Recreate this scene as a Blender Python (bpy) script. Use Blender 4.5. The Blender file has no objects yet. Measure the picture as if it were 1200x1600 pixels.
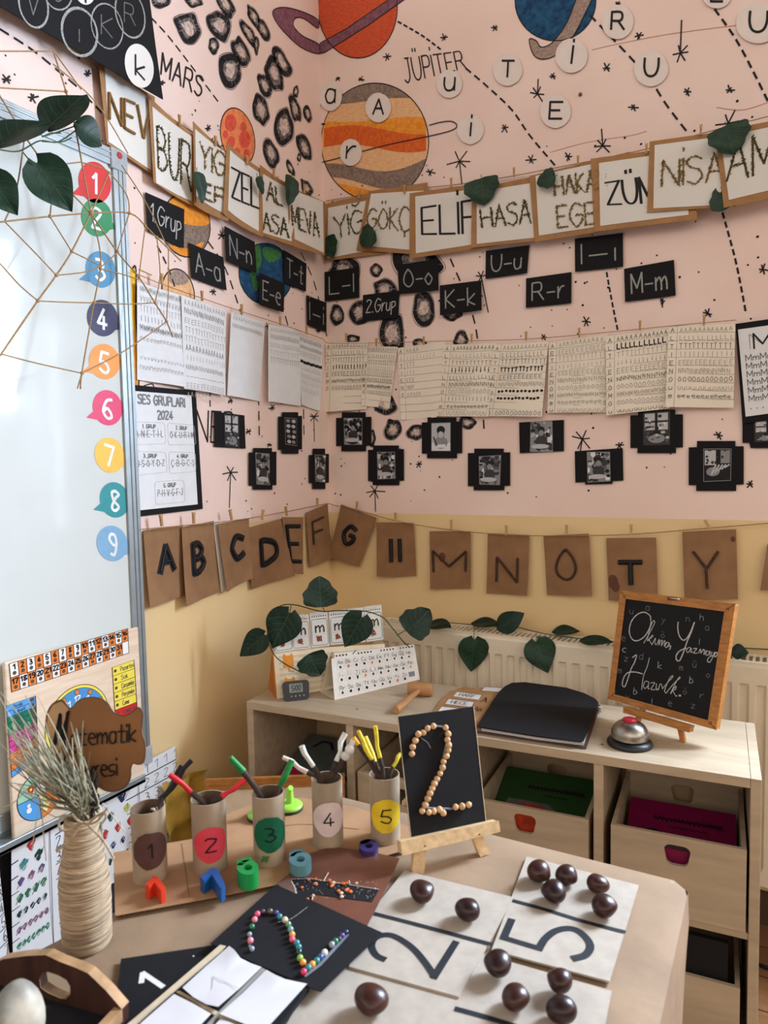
import bpy, bmesh, math, random
from mathutils import Vector as V, Matrix, geometry

random.seed(7)
SC = bpy.context.scene
COL = SC.collection

# ------------------------------------------------------------------ camera
FPX = 1109.0
YAW, PITCH, ROLL = math.radians(29.2), math.radians(3.9), math.radians(1.1)
CAM = V((1.3892, -2.1, 1.26))
_f = V((-math.sin(YAW)*math.cos(PITCH), math.cos(YAW)*math.cos(PITCH), -math.sin(PITCH)))
_r = V((math.cos(YAW), math.sin(YAW), 0)); _u = _r.cross(_f)
CR = _r*math.cos(ROLL) - _u*math.sin(ROLL)
CU = _u*math.cos(ROLL) + _r*math.sin(ROLL)
cd = bpy.data.cameras.new('camera'); cam = bpy.data.objects.new('camera', cd); COL.objects.link(cam)
m = Matrix((CR, CU, -_f)).transposed().to_4x4(); m.translation = CAM; cam.matrix_world = m
cd.sensor_fit = 'VERTICAL'; cd.sensor_height = 36.0; cd.lens = 36.0*FPX/1600.0
cd.clip_start = 0.02
cd.dof.use_dof = True; cd.dof.focus_distance = 1.65; cd.dof.aperture_fstop = 8.0
SC.camera = cam

# ------------------------------------------------------------------ light and exposure
SC.view_settings.view_transform = 'Standard'; SC.view_settings.look = 'None'
SC.view_settings.gamma = 1.0; SC.view_settings.use_curve_mapping = False
SC.view_settings.exposure = 0.29
w = bpy.data.worlds.new('world'); SC.world = w; w.use_nodes = True
wn = w.node_tree.nodes; wl = w.node_tree.links; bg = wn['Background']; bg.inputs[1].default_value = 1.0
_tc = wn.new('ShaderNodeTexCoord'); _sp = wn.new('ShaderNodeSeparateXYZ'); wl.new(_tc.outputs['Generated'], _sp.inputs[0])
_mr = wn.new('ShaderNodeMapRange'); _mr.inputs['From Min'].default_value = -1; _mr.inputs['From Max'].default_value = 1; wl.new(_sp.outputs['Z'], _mr.inputs['Value'])
_cr = wn.new('ShaderNodeValToRGB')   # invented fill for the unseen room, by height: dim below, brightest midway, dull overhead
_e = _cr.color_ramp.elements; _e[0].position = .47; _e[0].color = (.05, .042, .036, 1); _e[1].position = .57; _e[1].color = (.66, .57, .49, 1)
for _p, _c in ((.66, (2.30, 2.01, 1.78, 1)), (.78, (.74, .65, .57, 1)), (.95, (.10, .09, .08, 1))):
    _x = _e.new(_p); _x.color = _c
wl.new(_mr.outputs[0], _cr.inputs[0]); wl.new(_cr.outputs[0], bg.inputs[0])

def area(name, loc, size, power, col, direction):
    l = bpy.data.lights.new(name, 'AREA'); l.shape = 'RECTANGLE'; l.size, l.size_y = size
    l.energy = power; l.color = col
    o = bpy.data.objects.new(name, l); COL.objects.link(o); o.location = loc
    o.rotation_euler = V(direction).to_track_quat('-Z', 'Y').to_euler()
    return o
area('window_daylight', (2.15, 0.14, 1.98), (.50, .80), 142.0, (0.77, 0.94, 1.18), (0, -1, 0))      # middle pane
area('window_daylight_side', (1.595, 0.14, 1.50), (.24, 1.06), 20.0, (0.77, 0.94, 1.18), (0, -1, 0))   # narrow pane next to the frame edge
area('window_daylight_far', (2.94, 0.14, 1.75), (.68, 1.46), 22.0, (0.77, 0.94, 1.18), (0, -1, 0))

# ------------------------------------------------------------------ pixel <-> place helpers (all things stand on real planes)
def ray(px, py): return _f + CR*((px-600)/FPX) + CU*((800-py)/FPX)
def onz(px, py, z): d = ray(px, py); return CAM + d*((z-CAM.z)/d.z)
def onx(px, py, off=0.0): d = ray(px, py); return CAM + d*((off-CAM.x)/d.x)
def ony(px, py, off=0.0): d = ray(px, py); return CAM + d*((-off-CAM.y)/d.y)
def onp(px, py, P, n): d = ray(px, py); return CAM + d*((P-CAM).dot(n)/d.dot(n))
def depth_of(p): return (p-CAM).dot(_f)
def at(px, py, dep): return CAM + ray(px, py)*dep

# ------------------------------------------------------------------ materials
def lin(c):
    return tuple(((x/255)/12.92 if x/255 <= .04045 else (((x/255)+.055)/1.055)**2.4) for x in c)
_mats = {}
def mat(name, col, rough=.7, metal=0.0, var=.10, scale=30.0, stretch=(1, 1, 1), bump=0.0, col2=None, spec=.3, coat=0.0, sheen=0.0, detail=4.0, lo=.35, hi=.65):
    if name in _mats: return _mats[name]
    M = bpy.data.materials.new(name); M.use_nodes = True; nt = M.node_tree; N = nt.nodes; L = nt.links
    b = N['Principled BSDF']
    b.inputs['Roughness'].default_value = rough; b.inputs['Metallic'].default_value = metal
    b.inputs['Specular IOR Level'].default_value = spec; b.inputs['Coat Weight'].default_value = coat
    c = lin(col)
    tc = N.new('ShaderNodeTexCoord'); mp = N.new('ShaderNodeMapping'); mp.inputs['Scale'].default_value = stretch
    nz = N.new('ShaderNodeTexNoise'); nz.inputs['Scale'].default_value = scale; nz.inputs['Detail'].default_value = detail
    L.new(tc.outputs['Object'], mp.inputs[0]); L.new(mp.outputs[0], nz.inputs['Vector'])
    rp = N.new('ShaderNodeValToRGB'); rp.color_ramp.elements[0].position = lo; rp.color_ramp.elements[1].position = hi
    c2 = lin(col2) if col2 else tuple(max(0, x*(1-var*2)) for x in c)
    rp.color_ramp.elements[0].color = (*c2, 1); rp.color_ramp.elements[1].color = (*c, 1)
    L.new(nz.outputs['Fac'], rp.inputs[0]); L.new(rp.outputs[0], b.inputs['Base Color'])
    if bump:
        bp = N.new('ShaderNodeBump'); bp.inputs['Strength'].default_value = bump; bp.inputs['Distance'].default_value = .002
        L.new(nz.outputs['Fac'], bp.inputs['Height']); L.new(bp.outputs[0], b.inputs['Normal'])
    _mats[name] = M; return M

def wall_mat(name):
    M = mat(name, (242, 218, 207), rough=.75, var=.03, scale=3.0, col2=(236, 208, 196), bump=.02)
    nt = M.node_tree; N = nt.nodes; L = nt.links; b = N['Principled BSDF']
    pink = b.inputs['Base Color'].links[0].from_socket
    g = N.new('ShaderNodeNewGeometry'); sp = N.new('ShaderNodeSeparateXYZ'); L.new(g.outputs['Position'], sp.inputs[0])
    nz = N.new('ShaderNodeTexNoise'); nz.inputs['Scale'].default_value = 40
    L.new(g.outputs['Position'], nz.inputs['Vector'])
    ma = N.new('ShaderNodeMath'); ma.operation = 'MULTIPLY_ADD'; L.new(nz.outputs['Fac'], ma.inputs[0]); ma.inputs[1].default_value = .004; L.new(sp.outputs['Z'], ma.inputs[2])
    gt = N.new('ShaderNodeMath'); gt.operation = 'GREATER_THAN'; L.new(ma.outputs[0], gt.inputs[0]); gt.inputs[1].default_value = 1.094
    n2 = N.new('ShaderNodeTexNoise'); n2.inputs['Scale'].default_value = 2.5; L.new(g.outputs['Position'], n2.inputs['Vector'])
    r2 = N.new('ShaderNodeValToRGB'); r2.color_ramp.elements[0].color = (*lin((226, 194, 138)), 1); r2.color_ramp.elements[1].color = (*lin((234, 208, 160)), 1)
    L.new(n2.outputs['Fac'], r2.inputs[0])
    mx = N.new('ShaderNodeMix'); mx.data_type = 'RGBA'; L.new(gt.outputs[0], mx.inputs['Factor'])
    L.new(r2.outputs[0], mx.inputs['A']); L.new(pink, mx.inputs['B']); L.new(mx.outputs['Result'], b.inputs['Base Color'])
    return M

def floor_mat():
    M = bpy.data.materials.new('floor_planks'); M.use_nodes = True; N = M.node_tree.nodes; L = M.node_tree.links; b = N['Principled BSDF']
    tc = N.new('ShaderNodeTexCoord'); br = N.new('ShaderNodeTexBrick'); br.inputs['Scale'].default_value = 1.0
    br.inputs['Brick Width'].default_value = 1.2; br.inputs['Row Height'].default_value = .12; br.inputs['Mortar Size'].default_value = .002
    br.inputs['Color1'].default_value = (*lin((176, 128, 86)), 1); br.inputs['Color2'].default_value = (*lin((150, 104, 66)), 1); br.inputs['Mortar'].default_value = (*lin((70, 45, 28)), 1)
    L.new(tc.outputs['Object'], br.inputs['Vector'])
    mp = N.new('ShaderNodeMapping'); mp.inputs['Scale'].default_value = (2, 30, 2); L.new(tc.outputs['Object'], mp.inputs[0])
    nz = N.new('ShaderNodeTexNoise'); nz.inputs['Scale'].default_value = 4; nz.inputs['Detail'].default_value = 6; L.new(mp.outputs[0], nz.inputs['Vector'])
    mx = N.new('ShaderNodeMix'); mx.data_type = 'RGBA'; mx.blend_type = 'MULTIPLY'; mx.inputs['Factor'].default_value = .5
    L.new(br.outputs['Color'], mx.inputs['A']); L.new(nz.outputs['Fac'], mx.inputs['B']); L.new(mx.outputs['Result'], b.inputs['Base Color'])
    b.inputs['Roughness'].default_value = .35
    return M

def glass_mat():
    M = bpy.data.materials.new('window_glass'); M.use_nodes = True; N = M.node_tree.nodes; L = M.node_tree.links
    N.remove(N['Principled BSDF']); t = N.new('ShaderNodeBsdfTransparent'); g = N.new('ShaderNodeBsdfGlossy'); g.inputs['Roughness'].default_value = .02
    mx = N.new('ShaderNodeMixShader'); mx.inputs[0].default_value = .06
    L.new(t.outputs[0], mx.inputs[1]); L.new(g.outputs[0], mx.inputs[2]); L.new(mx.outputs[0], N['Material Output'].inputs[0])
    return M

INK = mat('black_marker', (18, 17, 20), rough=.6, var=.05)
KRAFT = mat('kraft_paper', (172, 128, 84), rough=.85, var=.09, scale=25, bump=.15)
KRAFTD = mat('brown_wrapping_paper', (154, 127, 100), rough=.8, var=.10, scale=16, bump=1.0, detail=7)
WHITE = mat('white_paper', (226, 222, 214), rough=.8, var=.02, scale=10)
CREAM = mat('ruled_paper', (240, 230, 212), rough=.8, var=.02, scale=10)
BLACK = mat('black_card', (15, 14, 18), rough=.8, var=.15, scale=60)
CHALK = mat('chalk', (205, 205, 200), rough=.95, var=.25, scale=400)
CHALKG = mat('grey_chalk', (176, 178, 172), rough=.95, var=.3, scale=400)
PENCIL = mat('pencil_grey', (120, 118, 116), rough=.9, var=.2, scale=300)
PENLT = mat('pale_pencil_grey', (176, 172, 166), rough=.9, var=.1, scale=300)
RULE = mat('ruling_line_grey', (186, 172, 156), rough=.9, var=.05)
WOODL = mat('pale_plywood', (192, 172, 144), rough=.45, var=.10, scale=5, stretch=(1, 8, 8), detail=8)
PINE = mat('pine', (218, 184, 138), rough=.55, var=.14, scale=12, stretch=(1, 10, 10), detail=6)
HONEY = mat('honey_wood', (186, 124, 62), rough=.5, var=.16, scale=14, stretch=(3, 3, 12), detail=6)
TWINE = mat('jute_twine', (176, 140, 96), rough=.95, var=.2, scale=300)
LEAF = mat('ivy_leaf', (38, 66, 48), rough=.5, var=.22, scale=40, bump=.1)
LEAFD = mat('dark_leaf', (24, 50, 38), rough=.5, var=.2, scale=40, bump=.1)
VEIN = mat('leaf_vein', (50, 80, 58), rough=.6, var=.05)
STEM = mat('green_stem', (48, 70, 44), rough=.6, var=.1)
PINEPEG = mat('peg_wood', (204, 164, 112), rough=.6, var=.1, scale=80)

# ------------------------------------------------------------------ mesh builder
class MB:
    def __init__(s): s.v = []; s.f = []; s.m = []; s.mats = []; s.sm = []
    def mi(s, M):
        if M not in s.mats: s.mats.append(M)
        return s.mats.index(M)
    def face(s, pts, M, smooth=False):
        k = len(s.v); s.v += [V(p) for p in pts]; s.f.append(tuple(range(k, k+len(pts)))); s.m.append(s.mi(M)); s.sm.append(smooth)
    def mesh(s, vs, fs, M, smooth=False):
        k = len(s.v); s.v += [V(p) for p in vs]; i = s.mi(M)
        for f in fs: s.f.append(tuple(k+a for a in f)); s.m.append(i); s.sm.append(smooth)
    def box(s, a, b, M, T=None):
        a, b = V(a), V(b)
        vs = [V((x, y, z)) for z in (a.z, b.z) for y in (a.y, b.y) for x in (a.x, b.x)]
        if T: vs = [T(v) if callable(T) else T @ v for v in vs]
        s.mesh(vs, [(0, 2, 3, 1), (4, 5, 7, 6), (0, 1, 5, 4), (2, 6, 7, 3), (0, 4, 6, 2), (1, 3, 7, 5)], M)
    def grid(s, fn, nx, ny, M, smooth=True):
        vs = [fn(i/nx, j/ny) for j in range(ny+1) for i in range(nx+1)]
        fs = [(j*(nx+1)+i, j*(nx+1)+i+1, (j+1)*(nx+1)+i+1, (j+1)*(nx+1)+i) for j in range(ny) for i in range(nx)]
        s.mesh(vs, fs, M, smooth)
    def tube(s, pts, r, M, n=6, cap=True, smooth=True):
        pts = [V(p) for p in pts]; R = r if isinstance(r, (list, tuple)) else [r]*len(pts)
        rings = []; nrm = None
        for i, p in enumerate(pts):
            t = (pts[min(i+1, len(pts)-1)]-pts[max(i-1, 0)]).normalized()
            if nrm is None: nrm = t.orthogonal().normalized()
            else:
                nrm = (nrm-t*nrm.dot(t))
                nrm = nrm.normalized() if nrm.length > 1e-6 else t.orthogonal().normalized()
            bn = t.cross(nrm)
            rings.append([p+(nrm*math.cos(2*math.pi*k/n)+bn*math.sin(2*math.pi*k/n))*R[i] for k in range(n)])
        vs = [q for rg in rings for q in rg]; fs = []
        for i in range(len(pts)-1):
            for k in range(n):
                fs.append((i*n+k, i*n+(k+1) % n, (i+1)*n+(k+1) % n, (i+1)*n+k))
        s.mesh(vs, fs, M, smooth)
        if cap:
            s.face(rings[0][::-1], M); s.face(rings[-1], M)
    def lathe(s, prof, o, M, n=32, ax=None, smooth=True, cap=True, e=(1, 1)):
        o = V(o); ax = V(ax).normalized() if ax else V((0, 0, 1))
        a = V((1, 0, 0)) if abs(ax.z) > .9 else ax.orthogonal().normalized(); b = ax.cross(a)
        vs = [o+ax*z+(a*math.cos(2*math.pi*k/n)*e[0]+b*math.sin(2*math.pi*k/n)*e[1])*r for r, z in prof for k in range(n)]
        fs = [(i*n+k, i*n+(k+1) % n, (i+1)*n+(k+1) % n, (i+1)*n+k) for i in range(len(prof)-1) for k in range(n)]
        s.mesh(vs, fs, M, smooth)
        if cap:
            s.face(vs[:n][::-1], M); s.face(vs[-n:], M)
    def sphere(s, c, r, M, n=10, sc=(1, 1, 1), fn=None):
        c = V(c); vs = []; m_ = n//2+1
        for i in range(m_+1):
            th = math.pi*i/m_
            for k in range(n):
                ph = 2*math.pi*k/n
                p = V((math.sin(th)*math.cos(ph), math.sin(th)*math.sin(ph), math.cos(th)))
                if fn: p = fn(p)
                vs.append(c+V((p.x*sc[0], p.y*sc[1], p.z*sc[2]))*r)
        fs = [(i*n+k, i*n+(k+1) % n, (i+1)*n+(k+1) % n, (i+1)*n+k) for i in range(m_) for k in range(n)]
        s.mesh(vs, fs, M, True)
    def poly(s, pts, M, thick=None):
        """flat polygon (possibly concave); with thick, a prism along that vector"""
        pts = [V(p) for p in pts]
        tr = geometry.tessellate_polygon([pts])
        s.mesh(pts, tr, M)
        if thick is not None:
            q = [p+V(thick) for p in pts]; s.mesh(q, tr, M); n = len(pts)
            s.mesh(pts+q, [(i, (i+1) % n, n+(i+1) % n, n+i) for i in range(n)], M)
    def plate_hole(s, outer, hole, M, thick):
        o = [V(p) for p in outer]; h = [V(p) for p in hole]; t = V(thick)
        tr = geometry.tessellate_polygon([o, h]); allp = o+h
        s.mesh(allp, tr, M); s.mesh([p+t for p in allp], tr, M)
        for loop in (o, h):
            n = len(loop); s.mesh(loop+[p+t for p in loop], [(i, (i+1) % n, n+(i+1) % n, n+i) for i in range(n)], M)

def cr(pts, k=5, closed=False):
    """Catmull-Rom through points"""
    pts = [V(p) for p in pts]; n = len(pts); out = []
    if n < 3: return pts
    rng = range(n) if closed else range(n-1)
    for i in rng:
        if closed: p0, p1, p2, p3 = pts[(i-1) % n], pts[i], pts[(i+1) % n], pts[(i+2) % n]
        else: p0, p1, p2, p3 = pts[max(i-1, 0)], pts[i], pts[i+1], pts[min(i+2, n-1)]
        for j in range(k):
            t = j/k
            out.append(.5*((2*p1)+(p2-p0)*t+(2*p0-5*p1+4*p2-p3)*t*t+(-p0+3*p1-3*p2+p3)*t**3))
    if not closed: out.append(pts[-1])
    return out

# ------------------------------------------------------------------ objects
def tag(o, label=None, cat=None, group=None, kind=None):
    if label: o['label'] = label
    if cat: o['category'] = cat
    if group: o['group'] = group
    if kind: o['kind'] = kind
    return o
def thing(name, label, cat, loc=(0, 0, 0), group=None):
    o = bpy.data.objects.new(name, None); COL.objects.link(o); o.location = V(loc); o.empty_display_size = .02
    return tag(o, label, cat, group)
def world_loc(o):
    l = V(o.location)
    return l+world_loc(o.parent) if o.parent else l
def obj(name, mb, parent=None, label=None, cat=None, group=None, kind=None, bevel=0.0, merge=False):
    me = bpy.data.meshes.new(name)
    if parent is not None: org = world_loc(parent)
    else:
        xs = [v.x for v in mb.v]; ys = [v.y for v in mb.v]; zs = [v.z for v in mb.v]
        org = V(((min(xs)+max(xs))/2, (min(ys)+max(ys))/2, min(zs)))
    me.from_pydata([tuple(v-org) for v in mb.v], [], mb.f)
    for M in mb.mats: me.materials.append(M)
    me.polygons.foreach_set('material_index', mb.m); me.polygons.foreach_set('use_smooth', mb.sm)
    if merge:
        bm = bmesh.new(); bm.from_mesh(me); bmesh.ops.remove_doubles(bm, verts=bm.verts, dist=1e-5)
        bmesh.ops.recalc_face_normals(bm, faces=bm.faces); bm.to_mesh(me); bm.free()
    me.update()
    o = bpy.data.objects.new(name, me); COL.objects.link(o)
    if parent is not None: o.parent = parent
    else: o.location = org
    if bevel:
        b = o.modifiers.new('bevel', 'BEVEL'); b.width = bevel; b.segments = 2; b.limit_method = 'ANGLE'
    return tag(o, label, cat, group, kind)

# ------------------------------------------------------------------ surface patches and hand lettering
class Patch:
    """four corners TL, TR, BR, BL; s to the right, t upward, h along the normal towards the viewer"""
    def __init__(s, tl, tr, br, bl, curl=None):
        s.c = [V(p) for p in (tl, tr, br, bl)]; s.curl = curl
        s.W = ((s.c[1]-s.c[0]).length+(s.c[2]-s.c[3]).length)/2; s.H = ((s.c[0]-s.c[3]).length+(s.c[1]-s.c[2]).length)/2
        n = (s.c[1]-s.c[3]).cross(s.c[0]-s.c[2]).normalized()
        s.n = n if n.dot(CAM-s.c[0]) > 0 else -n
    def pt(s, a, b, h=0.0):
        tl, tr, br, bl = s.c
        p = (bl*(1-a)+br*a)*(1-b)+(tl*(1-a)+tr*a)*b
        return p+s.n*(h+(s.curl(a, b) if s.curl else 0))
    def sub(s, a0, a1, b0, b1):
        q = Patch(s.pt(a0, b1), s.pt(a1, b1), s.pt(a1, b0), s.pt(a0, b0)); return q
class LeftWall:
    W = H = 1.0
    def pt(s, a, b, h=0.0): return V((h, a, b))
class BackWall:
    W = H = 1.0
    def pt(s, a, b, h=0.0): return V((a, -h, b))
class Plane:
    """upright board: two foot points on a level z, leaning back by an angle"""
    def __init__(s, A, B, lean):
        s.P = V(A); s.h = (V(B)-V(A)); s.h.z = 0; s.h.normalize()
        nf = V((s.h.y, -s.h.x, 0))
        if nf.dot(CAM-s.P) < 0: nf = -nf
        s.nf = nf; s.up = V((0, 0, 1))*math.cos(lean)-nf*math.sin(lean); s.n = (nf*math.cos(lean)+V((0, 0, 1))*math.sin(lean))
    def on(s, px, py, off=0.0): return onp(px, py, s.P+s.n*off, s.n)
    def quad(s, pts, off=0.0): return Patch(*[s.on(*p, off) for p in pts])

def sheet(mb, P, M, thick=.0008, nx=1, ny=1, h=0.0, back=None):
    mb.grid(lambda a, b: P.pt(a, b, h), nx, ny, M, smooth=nx*ny > 1)
    mb.grid(lambda a, b: P.pt(a, b, h-thick), nx, ny, back or M, smooth=nx*ny > 1)
    ed = [(i/nx, 0) for i in range(nx)]+[(1, j/ny) for j in range(ny)]+[(1-i/nx, 1) for i in range(nx)]+[(0, 1-j/ny) for j in range(ny)]
    n = len(ed)
    mb.mesh([P.pt(a, b, h) for a, b in ed]+[P.pt(a, b, h-thick) for a, b in ed], [(i, (i+1) % n, n+(i+1) % n, n+i) for i in range(n)], M)

def ribbon(mb, P, pts, wd, M, h=.0006, closed=False, taper=False):
    if hasattr(P, 'r') and not closed: pts = [(a[0]+(b[0]-a[0])*k/4, a[1]+(b[1]-a[1])*k/4) for a, b in zip(pts[:-1], pts[1:]) for k in range(4)]+[pts[-1]]
    q = []
    for p in pts:
        p = V((p[0]*P.W, p[1]*P.H))
        if not q or (p-q[-1]).length > 1e-6: q.append(p)
    if len(q) < 2: return
    if not closed:
        for i in range(1, len(q)-1):
            if (q[i]-q[i-1]).normalized().dot((q[i+1]-q[i]).normalized()) < .35:
                ribbon(mb, P, [(a.x/P.W, a.y/P.H) for a in q[:i+1]], wd, M, h); ribbon(mb, P, [(a.x/P.W, a.y/P.H) for a in q[i:]], wd, M, h+.00004); return
    n = len(q); L = []; R = []
    for i in range(n):
        if closed: a, b = q[(i-1) % n], q[(i+1) % n]
        else: a, b = q[max(i-1, 0)], q[min(i+1, n-1)]
        d = b-a
        if d.length < 1e-7: d = q[min(i+1, n-1)]-q[i] if i < n-1 else q[i]-q[i-1]
        d.normalize(); nn = V((-d.y, d.x)); k = 1.0
        if 0 < i < n-1:
            e = (q[i]-q[i-1]).normalized(); k = 1/max(.6, abs(e.dot(d)))
        ww = wd/2*k
        if taper: ww *= .35+.65*math.sin(math.pi*(i+.5)/n)
        ext = d*wd*.3*(-1 if i == 0 else 1 if i == n-1 else 0) if not closed else V((0, 0))
        L.append(q[i]+nn*ww+ext); R.append(q[i]-nn*ww+ext)
    vs = [P.pt(p.x/P.W, p.y/P.H, h+i*6e-6) for i, p in enumerate(L)]+[P.pt(p.x/P.W, p.y/P.H, h+i*6e-6) for i, p in enumerate(R)]
    fs = [(i, i+1, n+i+1, n+i) for i in range(n-1)]
    if closed: fs.append((n-1, 0, n, 2*n-1))
    mb.mesh(vs, fs, M)

# stroke alphabet: x digit, y digit (base 36) with baseline 3, x-height 8, cap height b; ~ marks a smooth stroke
GL = {
'A': '03 3b 63;16 56', 'B': '03 0b;~0b 3b 59 37 07;~07 47 65 33 03', 'C': '~6a 4b 2b 08 06 23 43 64', 'D': '03 0b;~0b 2b 69 65 23 03',
'E': '5b 0b 03 53;07 47', 'F': '5b 0b 03;07 47', 'G': '~6a 4b 2b 08 06 23 43 65;65 67 37', 'H': '03 0b;63 6b;07 67', 'I': '03 0b',
'J': '2b 5b;~4b 45 23 04', 'K': '03 0b;5b 07 53', 'L': '0b 03 53', 'M': '03 0b 35 6b 63', 'N': '03 0b 63 6b', 'O': '~3b 19 06 14 33 54 66 59 3b',
'P': '03 0b;~0b 4b 59 47 07', 'R': '03 0b;~0b 4b 59 47 07;37 63', 'S': '~5a 3b 0a 18 47 55 33 04', 'T': '0b 6b;3b 33', 'U': '~0b 07 14 33 54 67 6b',
'V': '0b 33 6b', 'Y': '0b 37 6b;37 33', 'Z': '0b 6b 03 63',
'a': '~47 38 18 06 05 13 33 45 47;48 43', 'b': '0b 03;~08 28 46 45 23 03', 'c': '~48 28 06 05 23 43', 'd': '4b 43;~47 38 18 06 05 13 33 45', 'e': '~06 46 38 18 06 05 23 43',
'f': '~4b 2b 29 23;08 38', 'g': '~48 28 06 05 23 44;~48 43 21 00', 'h': '0b 03;~06 28 47 43', 'i': '08 03;0a 0b', 'j': '~28 23 11 01;2a 2b', 'k': '0b 03;48 05 43', 'l': '0b 03', 'ı': '08 03',
'm': '08 03;~06 28 36 33;~36 58 66 63', 'n': '08 03;~06 28 46 43', 'o': '~28 06 05 23 45 46 28', 'p': '08 00;~08 38 46 35 04', 'r': '08 03;~05 17 28 38', 's': '~48 28 07 15 35 44 23 03',
't': '2b 24;~24 23 43;08 48', 'u': '~08 05 13 33 45;48 43', 'v': '08 23 48', 'y': '08 24;48 00', 'z': '08 48 03 43',
'0': '~3b 09 05 23 45 59 3b', '1': '09 2b 23', '2': '~0a 1b 3b 5a 48 26 03;03 53', '3': '~0b 3b 59 27;~27 47 65 33 04', '4': '4b 05 65;48 43', '5': '5b 1b 07;~07 37 55 43 23 04',
'6': '~5b 2a 06 14 33 54 46 27 05', '7': '0b 5b 23', '8': '~3b 1a 27 55 33 14 38 5a 3b', '9': '~57 37 19 2b 4b 59 56 43 23', '-': '06 46', '.': '03 13', ':': '05 06;08 09', ' ': '',
}
GL['İ'] = GL['I']+';0d 0e'; GL['Ö'] = GL['O']+';2d 2e;4d 4e'; GL['Ü'] = GL['U']+';2d 2e;4d 4e'; GL['Ç'] = GL['C']+';33 31'; GL['Ş'] = GL['S']+';33 31'
GL['Ğ'] = GL['G']+';~1e 3d 5e'; GL['ç'] = GL['c']+';23 21'; GL['ö'] = GL['o']+';1a 1b;3a 3b'; GL['ü'] = GL['u']+';1a 1b;3a 3b'; GL['ş'] = GL['s']+';23 21'; GL['ğ'] = GL['g']+';~0b 2a 4b'
def glyph(ch):
    out = []; wd = 0
    for part in GL.get(ch, '').split(';'):
        sm = part.startswith('~'); p = [(int(t[0], 36), int(t[1], 36)-3) for t in part.lstrip('~').split()]
        if not p: continue
        wd = max(wd, max(x for x, y in p)); out.append((sm, p))
    return out, (wd if out else 3)
def layout(txt, gap=1.8):
    x = 0; st = []
    for ch in txt:
        g, wd = glyph(ch)
        for sm, p in g: st.append((sm, [(x+a, b) for a, b in p]))
        x += wd+gap
    x -= gap
    if x < 3: st = [(sm, [(a+(3-x)/2, b) for a, b in p]) for sm, p in st]; x = 3
    return st, x
def text_strokes(txt, s0, s1, t0, t1, gap=1.8, slant=0.0, jit=0.0, rng=None, k=4):
    st, L = layout(txt, gap); out = []
    for sm, p in st:
        q = []
        for x, y in p:
            if jit: x += rng.uniform(-jit, jit); y += rng.uniform(-jit, jit)
            q.append((s0+(x+slant*y)/L*(s1-s0), t0+y/8*(t1-t0)))
        out.append([tuple(v) for v in cr([V((a, b)) for a, b in q], k)] if sm else q)
    return out
def text(mb, P, txt, s0, s1, t0, t1, wd, M, h=.0006, **kw):
    for i, q in enumerate(text_strokes(txt, s0, s1, t0, t1, **kw)): ribbon(mb, P, q, wd, M, h+(i % 9)*2.5e-5)
def text_tubes(mb, P, txt, s0, s1, t0, t1, r, M, h=.002, **kw):
    for q in text_strokes(txt, s0, s1, t0, t1, **kw):
        for a, b in zip(q[:-1], q[1:]):
            if (V(a)-V(b)).length > 1e-4: mb.tube([P.pt(a[0], a[1], h), P.pt(b[0], b[1], h)], r, M, n=5)
def disc(mb, P, s, t, r, M, h=.0005, n=20, ry=None):
    """flat disc of radius r metres on a patch"""
    ry = ry or r
    mb.face([P.pt(s+math.cos(2*math.pi*k/n)*r/P.W, t+math.sin(2*math.pi*k/n)*ry/P.H, h) for k in range(n)], M)
def flat(mb, P, pts, M, h=.0005):
    q = [V((a*P.W, b*P.H, 0)) for a, b in pts]
    tr = geometry.tessellate_polygon([q]); mb.mesh([P.pt(a, b, h) for a, b in pts], tr, M)

# ================================================================== THE ROOM
WM = wall_mat('wall_paint'); LW, BW = LeftWall(), BackWall()
def pl(px, py, off=0.0): p = onx(px, py, off); return (p.y, p.z)      # a point of the left wall
def pb(px, py, off=0.0): p = ony(px, py, off); return (p.x, p.z)      # a point of the back wall

CB = dict(
 dark=mat('charcoal_crayon', (44, 42, 46), rough=.9, var=.3, scale=140, col2=(16, 15, 20)),
 grey=mat('grey_crayon', (150, 138, 130), rough=.9, scale=110, col2=(84, 78, 78)),
 pale=mat('pale_crayon', (226, 202, 190), rough=.9, scale=110, col2=(176, 158, 150)),
 red=mat('orange_red_crayon', (214, 96, 58), rough=.9, scale=60, stretch=(1, 1, 4), col2=(196, 74, 44)),
 purple=mat('purple_crayon', (140, 94, 108), rough=.9, scale=90, col2=(112, 70, 86)),
 blue=mat('blue_crayon', (36, 88, 124), rough=.9, scale=70, col2=(22, 56, 92)),
 taupe=mat('taupe_crayon', (176, 152, 140), rough=.9, scale=140, col2=(140, 118, 108)),
 cream=mat('cream_crayon', (240, 196, 150), rough=.9, scale=60, stretch=(1, 1, 4), col2=(226, 170, 118)),
 orange=mat('orange_crayon', (240, 160, 60), rough=.9, scale=90, col2=(226, 136, 40)),
 deep=mat('deep_orange_crayon', (228, 108, 40), rough=.9, scale=90, col2=(206, 92, 40)),
 ash=mat('ash_crayon', (150, 130, 116), rough=.9, scale=150, col2=(120, 102, 92)),
 mars=mat('mars_orange_crayon', (238, 148, 96), rough=.9, scale=60, col2=(226, 120, 70)),
 blot=mat('red_blot_crayon', (222, 92, 70), rough=.9, scale=80, col2=(206, 74, 56)),
 green=mat('green_crayon', (70, 130, 62), rough=.9, scale=90, col2=(44, 100, 50)),
 yellow=mat('yellow_crayon', (246, 198, 60), rough=.9, scale=60, col2=(236, 176, 40)))

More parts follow.
